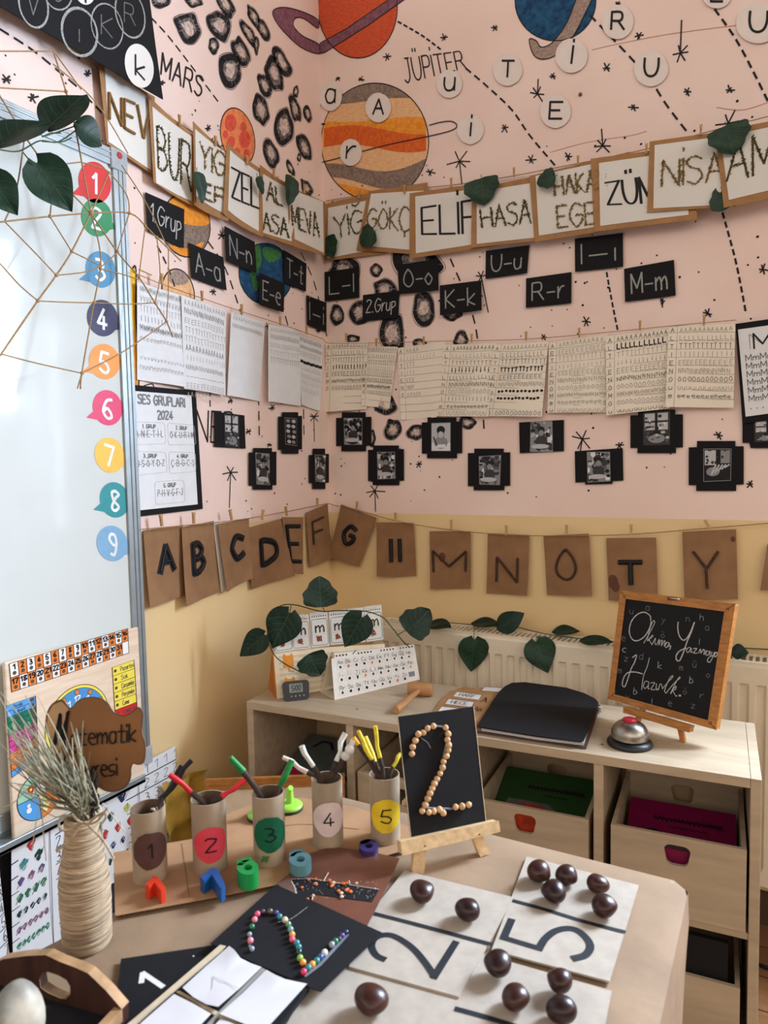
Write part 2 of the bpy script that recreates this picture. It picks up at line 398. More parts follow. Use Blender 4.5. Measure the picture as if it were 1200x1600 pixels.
def P2(w, pts): return [(pl if w is LW else pb)(*p) for p in pts]
def mpoly(mb, w, pts, M, h=.0005, smooth=True, outline=0):
    q = [(v.x, v.y) for v in cr([V((a, b)) for a, b in pts], 4, True)] if smooth else pts
    flat(mb, w, P2(w, q), M, h)
    if outline: ribbon(mb, w, P2(w, q), outline, INK, h+.0006, closed=True)
def mline(mb, w, pts, wd, M=INK, h=.0012, smooth=True):
    q = [(v.x, v.y) for v in cr([V((a, b)) for a, b in pts], 5)] if smooth else pts
    ribbon(mb, w, P2(w, q), wd, M, h)
def mdash(mb, w, pts, n=9, wd=.005):
    q = cr([V(p) for p in pts], 40); L = [0]
    for a, b in zip(q[:-1], q[1:]): L.append(L[-1]+(b-a).length)
    tot = L[-1]; step = tot/n
    def pos(d):
        for i in range(len(L)-1):
            if L[i+1] >= d:
                k = (d-L[i])/max(1e-9, L[i+1]-L[i]); return q[i].lerp(q[i+1], k)
        return q[-1]
    for i in range(n):
        a, b = pos(i*step), pos(i*step+step*.55); ribbon(mb, w, P2(w, [tuple(a), tuple(b)]), wd, INK, .0011)
def mstar(mb, w, c, r, rng, n=6, tail=None, wd=.0035):
    for k in range(n):
        a = 2*math.pi*k/n+rng.uniform(-.3, .3); rr = r*rng.uniform(.6, 1.15)
        ribbon(mb, w, P2(w, [c, (c[0]+math.cos(a)*rr, c[1]+math.sin(a)*rr)]), wd, INK, .0012)
    if tail: ribbon(mb, w, P2(w, [c, tail]), wd, INK, .0012)
def mtext(mb, w, txt, quad, wd):
    pts = [onx(*p, .0) if w is LW else ony(*p, .0) for p in quad]
    text(mb, Patch(*pts), txt, 0, 1, 0, 1, wd, INK, .0012)
def asteroid(mb, w, cx, cy, ww, hh, tilt, rng):
    n = 11; rad = [rng.uniform(.78, 1.12) for _ in range(n)]; ti = math.radians(tilt)
    def ring(sc, j=0.0):
        o = []
        for k in range(n):
            a = 2*math.pi*k/n; r = rad[k]*sc*(1+rng.uniform(-j, j)); x, y = math.cos(a)*ww/2*r, math.sin(a)*hh/2*r
            o.append((cx+x*math.cos(ti)-y*math.sin(ti), cy+x*math.sin(ti)+y*math.cos(ti)))
        return o
    mpoly(mb, w, ring(1), CB['dark'], .0005)
    mpoly(mb, w, ring(.66, .14), CB['grey'], .0009); mpoly(mb, w, ring(.46, .22), CB['pale'], .0013)
    for k in range(22):
        a = rng.uniform(0, 6.283); r0, r1 = rng.uniform(.75, .95), rng.uniform(.3, .6); b = a+rng.uniform(-.25, .25)
        q = [(cx+(ww/2*r*math.cos(t))*math.cos(ti)-(hh/2*r*math.sin(t))*math.sin(ti), cy+(ww/2*r*math.cos(t))*math.sin(ti)+(hh/2*r*math.sin(t))*math.cos(ti)) for r, t in ((r0, a), (r1, b))]
        ribbon(mb, w, P2(w, q), .0016, CB['dark'] if k % 3 else CB['grey'], .0014+k*.00001)
    ribbon(mb, w, P2(w, [(v.x, v.y) for v in cr([V(p) for p in ring(1.06, .03)], 3, True)]), .0016, INK, .0015, closed=True)

# ---- left wall with its mural
rng = random.Random(3)
lw = MB(); lw.box((-.1, -3.2, 0), (0, .1, 2.9), WM)
for a in [(293, 44, 40, 52, -25), (342, 40, 36, 52, -25), (333, 72, 16, 24, 0), (377, 82, 24, 50, -22), (360, 110, 38, 60, -10), (388, 52, 14, 54, -30),
          (250, 0, 30, 24, 0), (302, 0, 30, 22, 0), (352, 6, 22, 50, -25), (397, 28, 14, 44, -25), (428, 115, 24, 62, -18), (440, 97, 22, 58, -25),
          (413, 133, 20, 40, -25), (408, 172, 24, 52, -12), (443, 196, 30, 60, 0), (462, 143, 9, 18, 0), (461, 170, 16, 44, -14), (480, 177, 12, 30, -10),
          (475, 230, 18, 46, -20), (423, 240, 22, 46, -16), (467, 246, 6, 14, 0), (453, 262, 9, 28, -25), (479, 294, 16, 30, -28), (410, 45, 16, 38, -25), (400, 70, 8, 30, 0)]:
    asteroid(lw, LW, *a, rng)
mtext(lw, LW, 'MARS', [(254, 83), (318, 122), (313, 152), (251, 116)], .0052)
mtext(lw, LW, 'NEP', [(307, 641), (364, 645), (362, 693), (306, 689)], .005)
mdash(lw, LW, [(236, 28), (262, 56), (300, 105), (345, 165)], 9); mdash(lw, LW, [(0, 46), (50, 78), (92, 112), (128, 142)], 6); mdash(lw, LW, [(135, 152), (160, 178), (190, 215)], 4)
mdash(lw, LW, [(246, 385), (262, 418), (275, 455)], 4, .005); mdash(lw, LW, [(325, 378), (352, 420), (380, 500), (400, 560), (405, 690)], 14, .005)
mdash(lw, LW, [(470, 395), (490, 440), (505, 500), (516, 560)], 7, .005); mdash(lw, LW, [(440, 470), (450, 510), (470, 570), (475, 690)], 9, .005)
mdash(lw, LW, [(328, 610), (328, 642)], 2, .004)
for c, r, t in [((360, 738), 13, (358, 793)), ((490, 651), 9, (491, 690)), ((10, 124), 8, None), ((50, 153), 9, None), ((136, 116), 6, None), ((325, 200), 5, None), ((346, 368), 7, None),
                ((333, 456), 6, None), ((360, 626), 5, None), ((425, 637), 5, None), ((388, 674), 5, None), ((421, 695), 4, None), ((253, 130), 4, None), ((458, 447), 5, None), ((418, 510), 5, None), ((497, 517), 4, None)]:
    mstar(lw, LW, c, r, rng, 6, t)
for _ in range(150):
    y, z = rng.uniform(-1.25, -.02), rng.uniform(1.12, 2.25); disc(lw, LW, y, z, rng.uniform(.0018, .0036), INK, .0006, 6)
WALL_L = obj('wall_left', lw, kind='structure')
def part_planet(w, parent, name, label, fn):
    mb = MB(); fn(mb); return obj(name, mb, parent, label)
def ell(cx, cy, rx, ry, tilt=0, n=28, a0=0, a1=360):
    ti = math.radians(tilt); o = []
    for k in range(n):
        a = math.radians(a0+(a1-a0)*k/n); x, y = rx*math.cos(a), ry*math.sin(a)
        o.append((cx+x*math.cos(ti)-y*math.sin(ti), cy+x*math.sin(ti)+y*math.cos(ti)))
    return o
def f(mb):
    mpoly(mb, LW, ell(371, 214, 26, 46, -12), CB['mars'], .0004, False, .003)
    for cx, cy, r in [(360, 192, 9), (380, 198, 5), (361, 222, 6), (382, 218, 9), (385, 240, 5), (370, 238, 5), (352, 210, 4)]: mpoly(mb, LW, ell(cx, cy, r, r*1.5, 0, 12), CB['blot'], .0008)
part_planet(LW, WALL_L, 'painted_planet', 'small orange planet with red blotches', f)
def f(mb):
    mpoly(mb, LW, ell(290, 352, 38, 50, -8), CB['ash'], .0004, False, .003)
    mpoly(mb, LW, [(270, 305), (300, 310), (324, 328), (326, 350), (300, 352), (262, 340)], CB['orange'], .0008); mpoly(mb, LW, [(262, 382), (290, 388), (318, 378), (304, 398), (284, 399)], CB['orange'], .0008)
part_planet(LW, WALL_L, 'painted_planet', 'planet banded orange and grey', f)
def f(mb):
    mpoly(mb, LW, ell(415, 428, 42, 48, -8), CB['blue'], .0004, False, .003)
    mpoly(mb, LW, [(398, 385), (405, 384), (408, 410), (400, 430), (404, 445), (398, 455), (390, 420)], CB['green'], .0008); mpoly(mb, LW, [(412, 386), (436, 392), (438, 402), (424, 410), (412, 402)], CB['green'], .0008)
part_planet(LW, WALL_L, 'painted_planet', 'blue and green planet like the earth', f)
def f(mb):
    mpoly(mb, LW, ell(278, 458, 25, 38, -10), CB['cream'], .0004, False, .0035); mpoly(mb, LW, [(262, 432), (278, 421), (294, 432), (290, 444), (270, 444)], CB['taupe'], .0008)
part_planet(LW, WALL_L, 'painted_planet', 'small sandy planet under the chalk cards', f)
def f(mb):
    mpoly(mb, LW, [(196, 418), (211, 420), (212, 520), (216, 600), (240, 612), (200, 612)], CB['yellow'], .0006, False); mpoly(mb, LW, [(196, 470), (209, 520), (214, 604), (200, 604)], CB['orange'], .001, False)
    mline(mb, LW, [(207, 419), (212, 422), (212, 500), (218, 560), (216, 604)], .004)
    mline(mb, LW, [(222, 604), (238, 600), (240, 614)], .003)
part_planet(LW, WALL_L, 'painted_sun', 'yellow and orange sun behind the whiteboard edge', f)

# ---- back wall with a window opening beyond the right edge of the photograph
WX0, WX1, WZ0, WZ1 = 1.46, 3.34, .92, 2.55
bw = MB()
for a, b in [((-.1, 0, 0), (WX0, .1, 2.9)), ((WX1, 0, 0), (3.7, .1, 2.9)), ((WX0, 0, 0), (WX1, .1, WZ0)), ((WX0, 0, WZ1), (WX1, .1, 2.9))]: bw.box(a, b, WM)
rng = random.Random(5)
for a in [(537, 424, 50, 46, 0), (588, 422, 18, 20, 0), (602, 452, 38, 34, 10), (562, 487, 32, 42, 10), (527, 491, 22, 32, 5), (662, 482, 38, 52, 0), (655, 412, 82, 66, 10), (708, 488, 32, 26, -10),
          (613, 522, 42, 66, 8), (552, 530, 22, 14, 0), (656, 538, 22, 18, 0), (721, 531, 24, 28, 0), (601, 632, 36, 36, 20), (614, 671, 26, 33, 12), (650, 676, 30, 24, -15), (730, 660, 26, 20, 0), (581, 685, 12, 26, 0)]:
    asteroid(bw, BW, *a, rng)
mtext(bw, BW, 'JÜPİTER', [(628, 92), (722, 80), (728, 106), (634, 130)], .0042)
mdash(bw, BW, [(622, 34), (660, 56), (692, 80)], 8); mdash(bw, BW, [(728, 107), (760, 134), (800, 172), (828, 212), (872, 264)], 12); mdash(bw, BW, [(922, 24), (985, 90), (1018, 128), (1042, 165), (1078, 212)], 11)
mdash(bw, BW, [(1117, 15), (1150, 62), (1180, 118), (1203, 165)], 9); mdash(bw, BW, [(1129, 333), (1150, 410), (1166, 492)], 11); mdash(bw, BW, [(948, 426), (956, 470), (966, 520)], 8)
mdash(bw, BW, [(704, 405), (735, 480), (748, 545), (757, 680)], 12); mdash(bw, BW, [(503, 194), (512, 194)], 1)
for c, r, t in [((718, 252), 18, (722, 288)), ((840, 147), 12, (841, 124)), ((942, 228), 13, (940, 202)), ((1063, 83), 19, (1065, 32)), ((1138, 193), 20, None), ((910, 686), 17, (907, 704)), ((586, 767), 14, (587, 799)),
                ((752, 432), 9, (763, 488)), ((965, 6), 4, None), ((672, 269), 8, None), ((694, 59), 6, None), ((773, 44), 5, None), ((605, 89), 6, None), ((998, 56), 7, None), ((948, 106), 7, None), ((864, 119), 5, None),
                ((990, 168), 7, None), ((1074, 143), 7, None), ((1140, 141), 7, None), ((830, 250), 8, None), ((888, 245), 7, None), ((789, 200), 7, None), ((564, 124), 5, None), ((528, 123), 4, None), ((916, 502), 9, None), ((850, 527), 6, None),
                ((1106, 490), 8, None), ((1192, 421), 8, None), ((655, 725), 6, None), ((1172, 757), 6, None), ((968, 696), 7, None), ((1123, 680), 7, None), ((1035, 470), 5, (1035, 480))]:
    mstar(bw, BW, c, r, rng, 6, t)
for _ in range(190):
    x, z = rng.uniform(.02, 1.42), rng.uniform(1.12, 2.2); disc(bw, BW, x, z, rng.uniform(.0018, .0038), INK, .0006, 6)
smudge = mat('wall_crack', (206, 150, 128), rough=.9, var=.1)
for pts in [[(925, 78), (960, 70), (1030, 56), (1100, 46), (1150, 40)], [(1120, 168), (1160, 172), (1200, 160)], [(860, 238), (920, 222), (985, 212), (1010, 205)]]: mline(bw, BW, pts, .0022, smudge, .0004)
WALL_B = obj('wall_back', bw, kind='structure')
def f(mb):
    c = ell(586, 222, 84, 92, 0, 60)
    mpoly(mb, BW, c, CB['cream'], .0004, False, .003)
    def band(top, bot, M, h):
        # clip a wavy band to the planet's outline
        xs = [502+i*4.2 for i in range(41)]; up = []; dn = []
        for x in xs:
            k = 1-((x-586)/83.5)**2
            if k <= 0: continue
            y0, y1 = 222-91.5*math.sqrt(k), 222+91.5*math.sqrt(k)
            a, b = min(max(top(x), y0), y1), min(max(bot(x), y0), y1); up.append((x, a)); dn.append((x, b+.01))
        mb_pts = up+dn[::-1]; flat(mb, BW, P2(BW, mb_pts), M, h)
    W = lambda a, amp, ph, sl=0.0: (lambda x: a+amp*math.sin((x-500)/34+ph)+sl*(x-586))
    band(lambda x: 100, W(158, 5, 1.0), CB['ash'], .0008)
    band(W(187, 4, .5), W(208, 8, 3.2), CB['orange'], .0008)
    band(W(203, 7, 3.3), W(232, 9, 3.6, -.05), CB['deep'], .0009)
    band(W(258, 12, 4.6, -.12), W(284, 14, 4.4, -.1), CB['ash'], .0009)
    band(W(290, 12, 4.6, -.1), lambda x: 330, CB['orange'], .0010)
    mline(mb, BW, [(503, 254), (530, 247), (600, 228), (680, 211), (708, 203), (714, 196), (706, 190), (690, 191), (671, 196)], .003, INK, .0018)
part_planet(BW, WALL_B, 'painted_planet', 'big striped orange planet with thin ring', f)
def f(mb):
    mpoly(mb, BW, ell(559, 12, 62, 79, 0, 40), CB['red'], .0004, False, .003)
    mpoly(mb, BW, [(503, 66), (540, 46), (622, -10), (645, -10), (575, 40), (508, 82), (500, 84), (500, 68)], CB['purple'], .001, False, .0025)
part_planet(BW, WALL_B, 'painted_planet', 'orange planet crossed by a purple ring', f)
def f(mb):
    mpoly(mb, LW, [(498, 84), (470, 74), (440, 46), (426, 24), (430, 14), (448, 12), (476, 20), (496, 31), (496, 44), (476, 30), (462, 28), (458, 40), (472, 56), (497, 69)], CB['purple'], .001, True, .0025)
part_planet(LW, WALL_L, 'painted_ring', 'purple ring of the orange planet', f)
def f(mb):
    mpoly(mb, BW, ell(868, 2, 63, 62, 0, 40), CB['blue'], .0004, False, .003)
    mpoly(mb, BW, [(905, -8), (926, -8), (915, 20), (895, 58), (872, 84), (850, 93), (834, 86), (827, 62), (838, 64), (846, 74), (864, 66), (886, 36)], CB['taupe'], .001, True, .0025)
part_planet(BW, WALL_B, 'painted_planet', 'blue planet with a sandy ring', f)
def f(mb):
    mb.lathe([(.0045, 0), (.005, .004), (.003, .007)], ony(907, 148), mat('screw_plug', (110, 92, 88)), 10, ax=(0, -1, 0))
part_planet(BW, WALL_B, 'wall_plug', 'small grey screw plug', f)

fl = MB(); fl.box((-.1, -3.2, -.08), (3.7, .1, 0), floor_mat()); obj('floor', fl, kind='structure')
SKIRT = mat('white_skirting', (226, 216, 204), rough=.5, var=.03)
bb = MB(); bb.box((0, -.012, .0), (3.7, 0, .09), mat('dark_skirting', (92, 70, 54), rough=.5, var=.15)); obj('baseboard_back', bb, kind='structure')
bb = MB(); bb.box((0, -3.2, .0), (.012, -.012, .09), mat('dark_skirting', (92, 70, 54))); obj('baseboard_left', bb, kind='structure')

# ---- window
WF = mat('white_window_frame', (238, 238, 234), rough=.4, var=.02)
wf = MB(); t = .05
for a, b in [((WX0, .01, WZ0), (WX1, .07, WZ0+t)), ((WX0, .01, WZ1-t), (WX1, .07, WZ1)), ((WX0, .01, WZ0+t), (WX0+t*.6, .07, WZ1-t)), ((WX1-t, .01, WZ0+t), (WX1, .07, WZ1-t)),
             ((1.71, .01, WZ0+t), (1.80, .07, WZ1-t)), ((2.50, .01, WZ0+t), (2.59, .07, WZ1-t)), ((WX0, .015, 1.10), (1.71, .065, 1.135)), ((WX0, .01, 2.03), (1.71, .07, 2.09))]: wf.box(a, b, WF)
win = thing('window_1', 'white framed window beyond the right edge of the photo', 'window', ((WX0+WX1)/2, .04, WZ0)); win['kind'] = 'structure'
obj('window_frame', wf, win, bevel=.004)
for i, (a, b) in enumerate([(WX0+.03, 1.71), (1.80, 2.50), (2.59, WX1-t)]):
    g = MB(); g.box((a, .038, WZ0+t), (b, .042, WZ1-t), glass_mat() if i == 0 else bpy.data.materials['window_glass']); obj('window_pane', g, win)
g = MB(); g.box((WX0-.03, -.06, WZ0-.03), (WX1+.03, .02, WZ0), WF); obj('window_sill', g, win, bevel=.004)

# ---- radiator
RADM = mat('cream_radiator_enamel', (236, 224, 200), rough=.35, var=.02, spec=.5)
RX0, RX1, RZ0, RZ1, RY = .235, 2.05, .165, .742, -.12
rad = thing('radiator', 'cream ribbed panel radiator under the yellow wall', 'radiator', ((RX0+RX1)/2, -.07, RZ0))
mb = MB(); pitch = .0385; n = int((RX1-RX0-.05)/pitch); xs = [RX0]; ds = [0.0]
for i in range(n):
    x = RX0+.025+i*pitch
    for f_, d in [(.0, 0), (.10, 0), (.24, 1), (.62, 1), (.78, 0)]: xs.append(x+f_*pitch); ds.append(d)
xs.append(RX1); ds.append(0.0)
zs = [(RZ0, 0), (RZ0+.035, 0), (RZ0+.05, 1), (RZ1-.075, 1), (RZ1-.062, .7), (RZ1-.055, 0), (RZ1-.012, 0), (RZ1-.003, -.001)]
vs = [V((x, RY+.009*d*dz if dz >= 0 else RY+.004, z)) for z, dz in zs for x, d in zip(xs, ds)]
nx = len(xs); mb.mesh(vs, [(j*nx+i, j*nx+i+1, (j+1)*nx+i+1, (j+1)*nx+i) for j in range(len(zs)-1) for i in range(nx-1)], RADM)
obj('front_panel', mb, rad)
mb = MB(); mb.box((RX0, -.035, RZ0), (RX1, -.028, RZ1), RADM); obj('rear_panel', mb, rad)
mb = MB(); mb.box((RX0-.004, RY+.001, RZ0), (RX0, -.028, RZ1), RADM); mb.box((RX1, RY+.001, RZ0), (RX1+.004, -.028, RZ1), RADM); obj('side_cover', mb, rad)
mb = MB()
mb.box((RX0, RY+.002, RZ1-.004), (RX1, RY+.016, RZ1+.001), RADM); mb.box((RX0, -.042, RZ1-.004), (RX1, -.028, RZ1+.001), RADM)
k = int((RX1-RX0)/.0155)
for i in range(k): x = RX0+i*.0155; mb.box((x, RY+.016, RZ1-.004), (x+.0065, -.042, RZ1), RADM)
obj('top_grille', mb, rad)
mb = MB(); mb.box((RX0+.01, RY+.02, RZ0+.02), (RX1-.01, -.04, RZ1-.03), mat('radiator_fins', (120, 104, 84), rough=.6)); obj('convector_fins', mb, rad)
for x in (RX0+.15, RX1-.15):
    mb = MB(); mb.box((x-.02, -.028, RZ0+.06), (x+.02, -.003, RZ1-.06), RADM); obj('wall_bracket', mb, rad)

# ---- whiteboard on the left wall
ALU = mat('aluminium', (168, 178, 182), rough=.35, metal=.6, var=.05, spec=.5)
ENAM = mat('whiteboard_enamel', (208, 212, 208), rough=.09, var=.01, spec=.10, coat=.0, scale=14, bump=.12)
wbt = thing('whiteboard', 'big glossy whiteboard in an aluminium frame with number stickers', 'whiteboard', (.012, -1.6, .52))
BY0, BY1, BZ0, BZ1 = -2.32, -.874, .525, 2.003
mb = MB(); mb.box((.001, BY0, BZ0), (.014, BY1, BZ1), ENAM); obj('board_surface', mb, wbt)
mb = MB(); fw = .038
for a, b in [((0, BY1-fw, BZ0), (.02, BY1, BZ1)), ((0, BY0, BZ0), (.02, BY0+fw, BZ1)), ((0, BY0+fw, BZ1-fw), (.02, BY1-fw, BZ1)), ((0, BY0+fw, BZ0), (.02, BY1-fw, BZ0+fw))]: mb.box(a, b, ALU)
for k in (.010, .022):
    mb.box((.02, BY1-k-.002, BZ0), (.0225, BY1-k+.002, BZ1), ALU)
    mb.box((.02, BY0, BZ1-k-.002), (.0225, BY1, BZ1-k+.002), ALU)
obj('frame', mb, wbt, bevel=.0015)
mb = MB(); mb.box((0, BY1-.045, BZ1-.045), (.024, BY1+.003, BZ1+.003), mat('grey_plastic_corner', (176, 182, 184), rough=.4)); q = onx(187, 243, .0245); mb.lathe([(.008, 0), (.007, .0012)], q, mat('red_clip_dot', (190, 60, 60)), 12, ax=(1, 0, 0))
obj('corner_cap', mb, wbt, 'grey plastic corner cap with a red dot', bevel=.003)
mb = MB(); mb.box((0, BY1-.045, BZ0-.003), (.024, BY1+.003, BZ0+.042), mat('grey_plastic_corner', (176, 182, 184))); obj('corner_cap', mb, wbt, bevel=.003)
mb = MB(); mb.box((.014, BY0, BZ0-.022), (.062, -.93, BZ0-.012), ALU); mb.box((.056, BY0, BZ0-.022), (.062, -.93, BZ0-.002), ALU); mb.box((.0, BY0, BZ0-.022), (.014, -.93, BZ0), ALU)
obj('pen_tray', mb, wbt, bevel=.002)
for n_, cx, cy, rx, ry, col, tx in [('1', 148, 285, 25, 33, (214, 44, 42), -1), ('2', 151, 340, 24, 30, (48, 142, 88), 1), ('3', 157, 421, 23, 29, (72, 138, 176), -1), ('4', 160, 497, 24, 29, (44, 38, 78), 1),
                               ('5', 163, 565, 24, 28, (240, 150, 62), -1), ('6', 168, 637, 23, 28, (222, 66, 108), -1), ('7', 171, 711, 23, 28, (240, 192, 78), 1), ('8', 179, 781, 23, 28, (52, 146, 150), -1), ('9', 175, 849, 24, 28, (128, 172, 204), 1)]:
    mb = MB(); M = mat('sticker_'+n_, col, rough=.45, var=.04, scale=60)
    LP = type('BP', (), {'W': 1.0, 'H': 1.0, 'pt': lambda s, a, b, h=0.0: V((.0145+h, a, b))})()
    f2 = lambda p: (onx(*p, .0145).y, onx(*p, .0145).z)
    flat(mb, LP, [f2(p) for p in ell(cx, cy, rx, ry, -14, 30)], M, .0003)
    flat(mb, LP, [f2(p) for p in [(cx+tx*rx*.75, cy+ry*.05), (cx+tx*rx*1.45, cy+ry*.55), (cx+tx*rx*.5, cy+ry*.7)]], M, .00015)
    pp = Patch(*[onx(*p, .0145) for p in [(cx-10, cy-17), (cx+9, cy-11), (cx+9, cy+19), (cx-10, cy+14)]])
    text(mb, pp, n_, .15 if n_ != '1' else .3, .85 if n_ != '1' else .7, 0, 1, .007, mat('sticker_white', (240, 240, 238), rough=.5), .0006)
    obj('number_sticker', mb, wbt, 'round %s sticker with white %s' % ({'1': 'red', '2': 'green', '3': 'blue', '4': 'navy', '5': 'orange', '6': 'pink', '7': 'yellow', '8': 'teal', '9': 'worn pale blue'}[n_], n_))

mb = MB(); mb.tube(cr([V((1.30, -.16, .006)), V((1.38, -.20, .006)), V((1.46, -.17, .006)), V((1.60, -.22, .006))], 6), .0045, INK, n=8); tag(obj('cable', mb), 'black cable lying on the wooden floor right of the shelf unit', 'cable')

# ================================================================== THINGS ON THE WALLS
def LQ(pts, off=.004, curl=None): return Patch(*[onx(*p, off) for p in pts], curl)
def BQ(pts, off=.004, curl=None): return Patch(*[ony(*p, off) for p in pts], curl)
def bow(k, sgn=1): return lambda a, b: k*(1-(2*a-1)**2)*sgn
def flare(k): return lambda a, b: k*(abs(2*a-1)**2)*(1-b)+k*.3*math.sin(5*a)*(1-b)

# ---- clothespins: one shape, copied
PEG = None
def peg(p, nrm, what, side='string of name cards', tilt=0.0, sc=1.0):
    global PEG
    if PEG is None:
        mb = MB()
        for s in (-1, 1):
            mb.mesh([V((x*.0016+ (s*.0008 if z < .006 else s*(.0008+(z-.006)*.16)), y, z)) for z in (-.011, .006, .015) for y in (-.0028, .0028) for x in ((-1, 1))],
                    [(a, a+1, a+5, a+4) for a in (0, 4)]+[(a+2, a+3, a+7, a+6) for a in (0, 4)]+[(a, a+2, a+6, a+4) for a in (0, 4)]+[(a+1, a+3, a+7, a+5) for a in (0, 4)]+[(0, 1, 3, 2), (8, 9, 11, 10)], PINEPEG)
        mb.tube([(-.003, 0, .003), (.003, 0, .003)], .0017, mat('peg_spring', (150, 140, 126), rough=.4, metal=.8), n=8)
        PEG = obj('clothespin', mb); o = PEG
    else:
        o = PEG.copy(); COL.objects.link(o)
    o.location = p; o.rotation_euler = (0, tilt, -math.pi/2 if nrm == 'x' else 0); o.scale = (sc, sc, sc)
    tag(o, 'tiny wooden clothespin '+what, 'clothespin', 'clothespins on the '+side)
def pegs_at(px, py, wall, off, what, side, tilt=0.0, sc=1.0):
    peg(onx(px, py, off) if wall == 'L' else ony(px, py, off), 'x' if wall == 'L' else 'y', what, side, tilt, sc)
def wall_string(name, pts, label, M=TWINE, r=.0013):
    mb = MB(); P3 = [onx(p[1], p[2], p[3]) if p[0] == 'L' else ony(p[1], p[2], p[3]) for p in pts]
    mb.tube(cr(P3, 5), r, M, n=5); return tag(obj(name, mb), label, 'string')

# ---- name cards
STICK = mat('twig_brown', (148, 110, 62), rough=.8, var=.2, scale=200); SEED = mat('glued_seeds', (170, 142, 84), rough=.9, var=.35, scale=350)
TEA = mat('dried_leaf_bits', (96, 92, 58), rough=.95, var=.35, scale=350); GRN = mat('green_sprigs', (70, 86, 54), rough=.9, var=.3, scale=300)
def name_card(side, quad, inner, lines, style, label, off, seed):
    r = random.Random(seed); Q = LQ if side == 'L' else BQ
    curl = (lambda a, b: .006*math.sin(3*a+seed)*(1-b)+.004*(2*a-1)**2) if side == 'L' else (lambda a, b: .0018*math.sin(3*a+seed)*(1-b))
    P = Q(quad, off, curl); c = sum(P.c, V((0, 0, 0)))/4
    root = thing('name_card', label, 'name card', (c.x, c.y, min(p.z for p in P.c)), 'children\'s name cards on the string')
    mb = MB(); sheet(mb, P, KRAFT, .0012, 8, 4); obj('backing', mb, root)
    def st(p):                                   # pixel -> card coordinates (inverse of the bilinear patch, few Newton steps)
        w3 = onx(*p, off) if side == 'L' else ony(*p, off); a = b = .5
        for _ in range(12):
            tl, tr, br, bl = P.c; cur = (bl*(1-a)+br*a)*(1-b)+(tl*(1-a)+tr*a)*b; da = (br-bl)*(1-b)+(tr-tl)*b; db = (tl*(1-a)+tr*a)-(bl*(1-a)+br*a); e = w3-cur
            A = da.dot(da); B = da.dot(db); D = db.dot(db); u, v = e.dot(da), e.dot(db); det = A*D-B*B
            a += (u*D-v*B)/det; b += (v*A-u*B)/det
        return a, b
    iq = [st(p) for p in inner]
    class Sub:
        W = P.W*.85; H = P.H*.85
        def pt(s, a, b, h=0.0):
            A = [(iq[3][k]*(1-a)+iq[2][k]*a)*(1-b)+(iq[0][k]*(1-a)+iq[1][k]*a)*b for k in (0, 1)]
            return P.pt(A[0], A[1], h+.0012)
    S = Sub()
    mb = MB(); sheet(mb, S, WHITE, .0008, 8, 4); obj('white_sheet', mb, root)
    mb = MB()
    for txt, q in lines:
        a = [st(p) for p in q]
        class T:
            W = P.W*.6; H = P.H*.5
            def pt(s, x, y, h=0.0):
                A = [(a[3][k]*(1-x)+a[2][k]*x)*(1-y)+(a[0][k]*(1-x)+a[1][k]*x)*y for k in (0, 1)]
                return P.pt(A[0], A[1], h+.0014)
        if style == 'marker': text(mb, T(), txt, 0, 1, 0, 1, .007, INK, .0004, gap=1.3)
        elif style == 'stick': text_tubes(mb, T(), txt, 0, 1, 0, 1, .0035, STICK, .003, gap=1.3, k=3)
        else:
            M = {'seed': SEED, 'tea': TEA, 'green': GRN}[style]
            text(mb, T(), txt, 0, 1, 0, 1, .0035, M, .0004, gap=1.3, rng=r, jit=.1)
            for q2 in text_strokes(txt, 0, 1, 0, 1, gap=1.3):
                for u, v in zip(q2[:-1], q2[1:]):
                    L = math.hypot((u[0]-v[0])*.16, (u[1]-v[1])*.09)
                    for _ in range(max(1, int(L/.004))):
                        t = r.random(); p = T().pt(u[0]+(v[0]-u[0])*t+r.uniform(-.012, .012), u[1]+(v[1]-u[1])*t+r.uniform(-.02, .02), .002); d = V((r.uniform(-1, 1), r.uniform(-1, 1), r.uniform(-1, 1))).normalized()*.0042
                        mb.tube([p-d, p+d], r.uniform(.0008, .0017), M if r.random() < .7 else (SEED if style != 'seed' else STICK), n=4)
    obj('letters', mb, root, {'marker': 'black marker letters', 'stick': 'letters made of twigs', 'seed': 'letters made of glued seeds', 'tea': 'letters made of dried leaf crumbs', 'green': 'letters made of green sprigs'}[style])
    return root
NC = 'white name card on kraft backing '
name_card('L', [(152, 96), (240, 152), (242, 274), (163, 226)], [(162, 102), (234, 154), (236, 266), (165, 223)], [('NEV', [(167, 146), (232, 172), (232, 222), (166, 188)])], 'stick', NC+'reading NEV in twig letters, nearest the whiteboard', .012, 1)
name_card('L', [(230, 150), (302, 213), (304, 322), (236, 286)], [(236, 167), (298, 214), (300, 314), (240, 287)], [('BUR', [(243, 198), (298, 228), (298, 298), (244, 262)])], 'tea', NC+'reading BUR in crumbly dried leaf letters', .018, 2)
name_card('L', [(300, 190), (356, 240), (356, 346), (302, 321)], [(303, 202), (353, 240), (353, 335), (305, 306)], [('YİĞ', [(311, 222), (350, 242), (350, 276), (312, 262)]), ('EF', [(318, 286), (350, 296), (350, 322), (319, 310)])], 'seed', NC+'reading YİĞ over EF in seeds, left wall', .024, 3)
name_card('L', [(353, 223), (408, 266), (408, 372), (349, 334)], [(358, 235), (403, 270), (402, 362), (357, 328)], [('ZEL', [(361, 262), (402, 282), (402, 326), (363, 308)])], 'marker', NC+'reading ZEL in black marker', .030, 4)
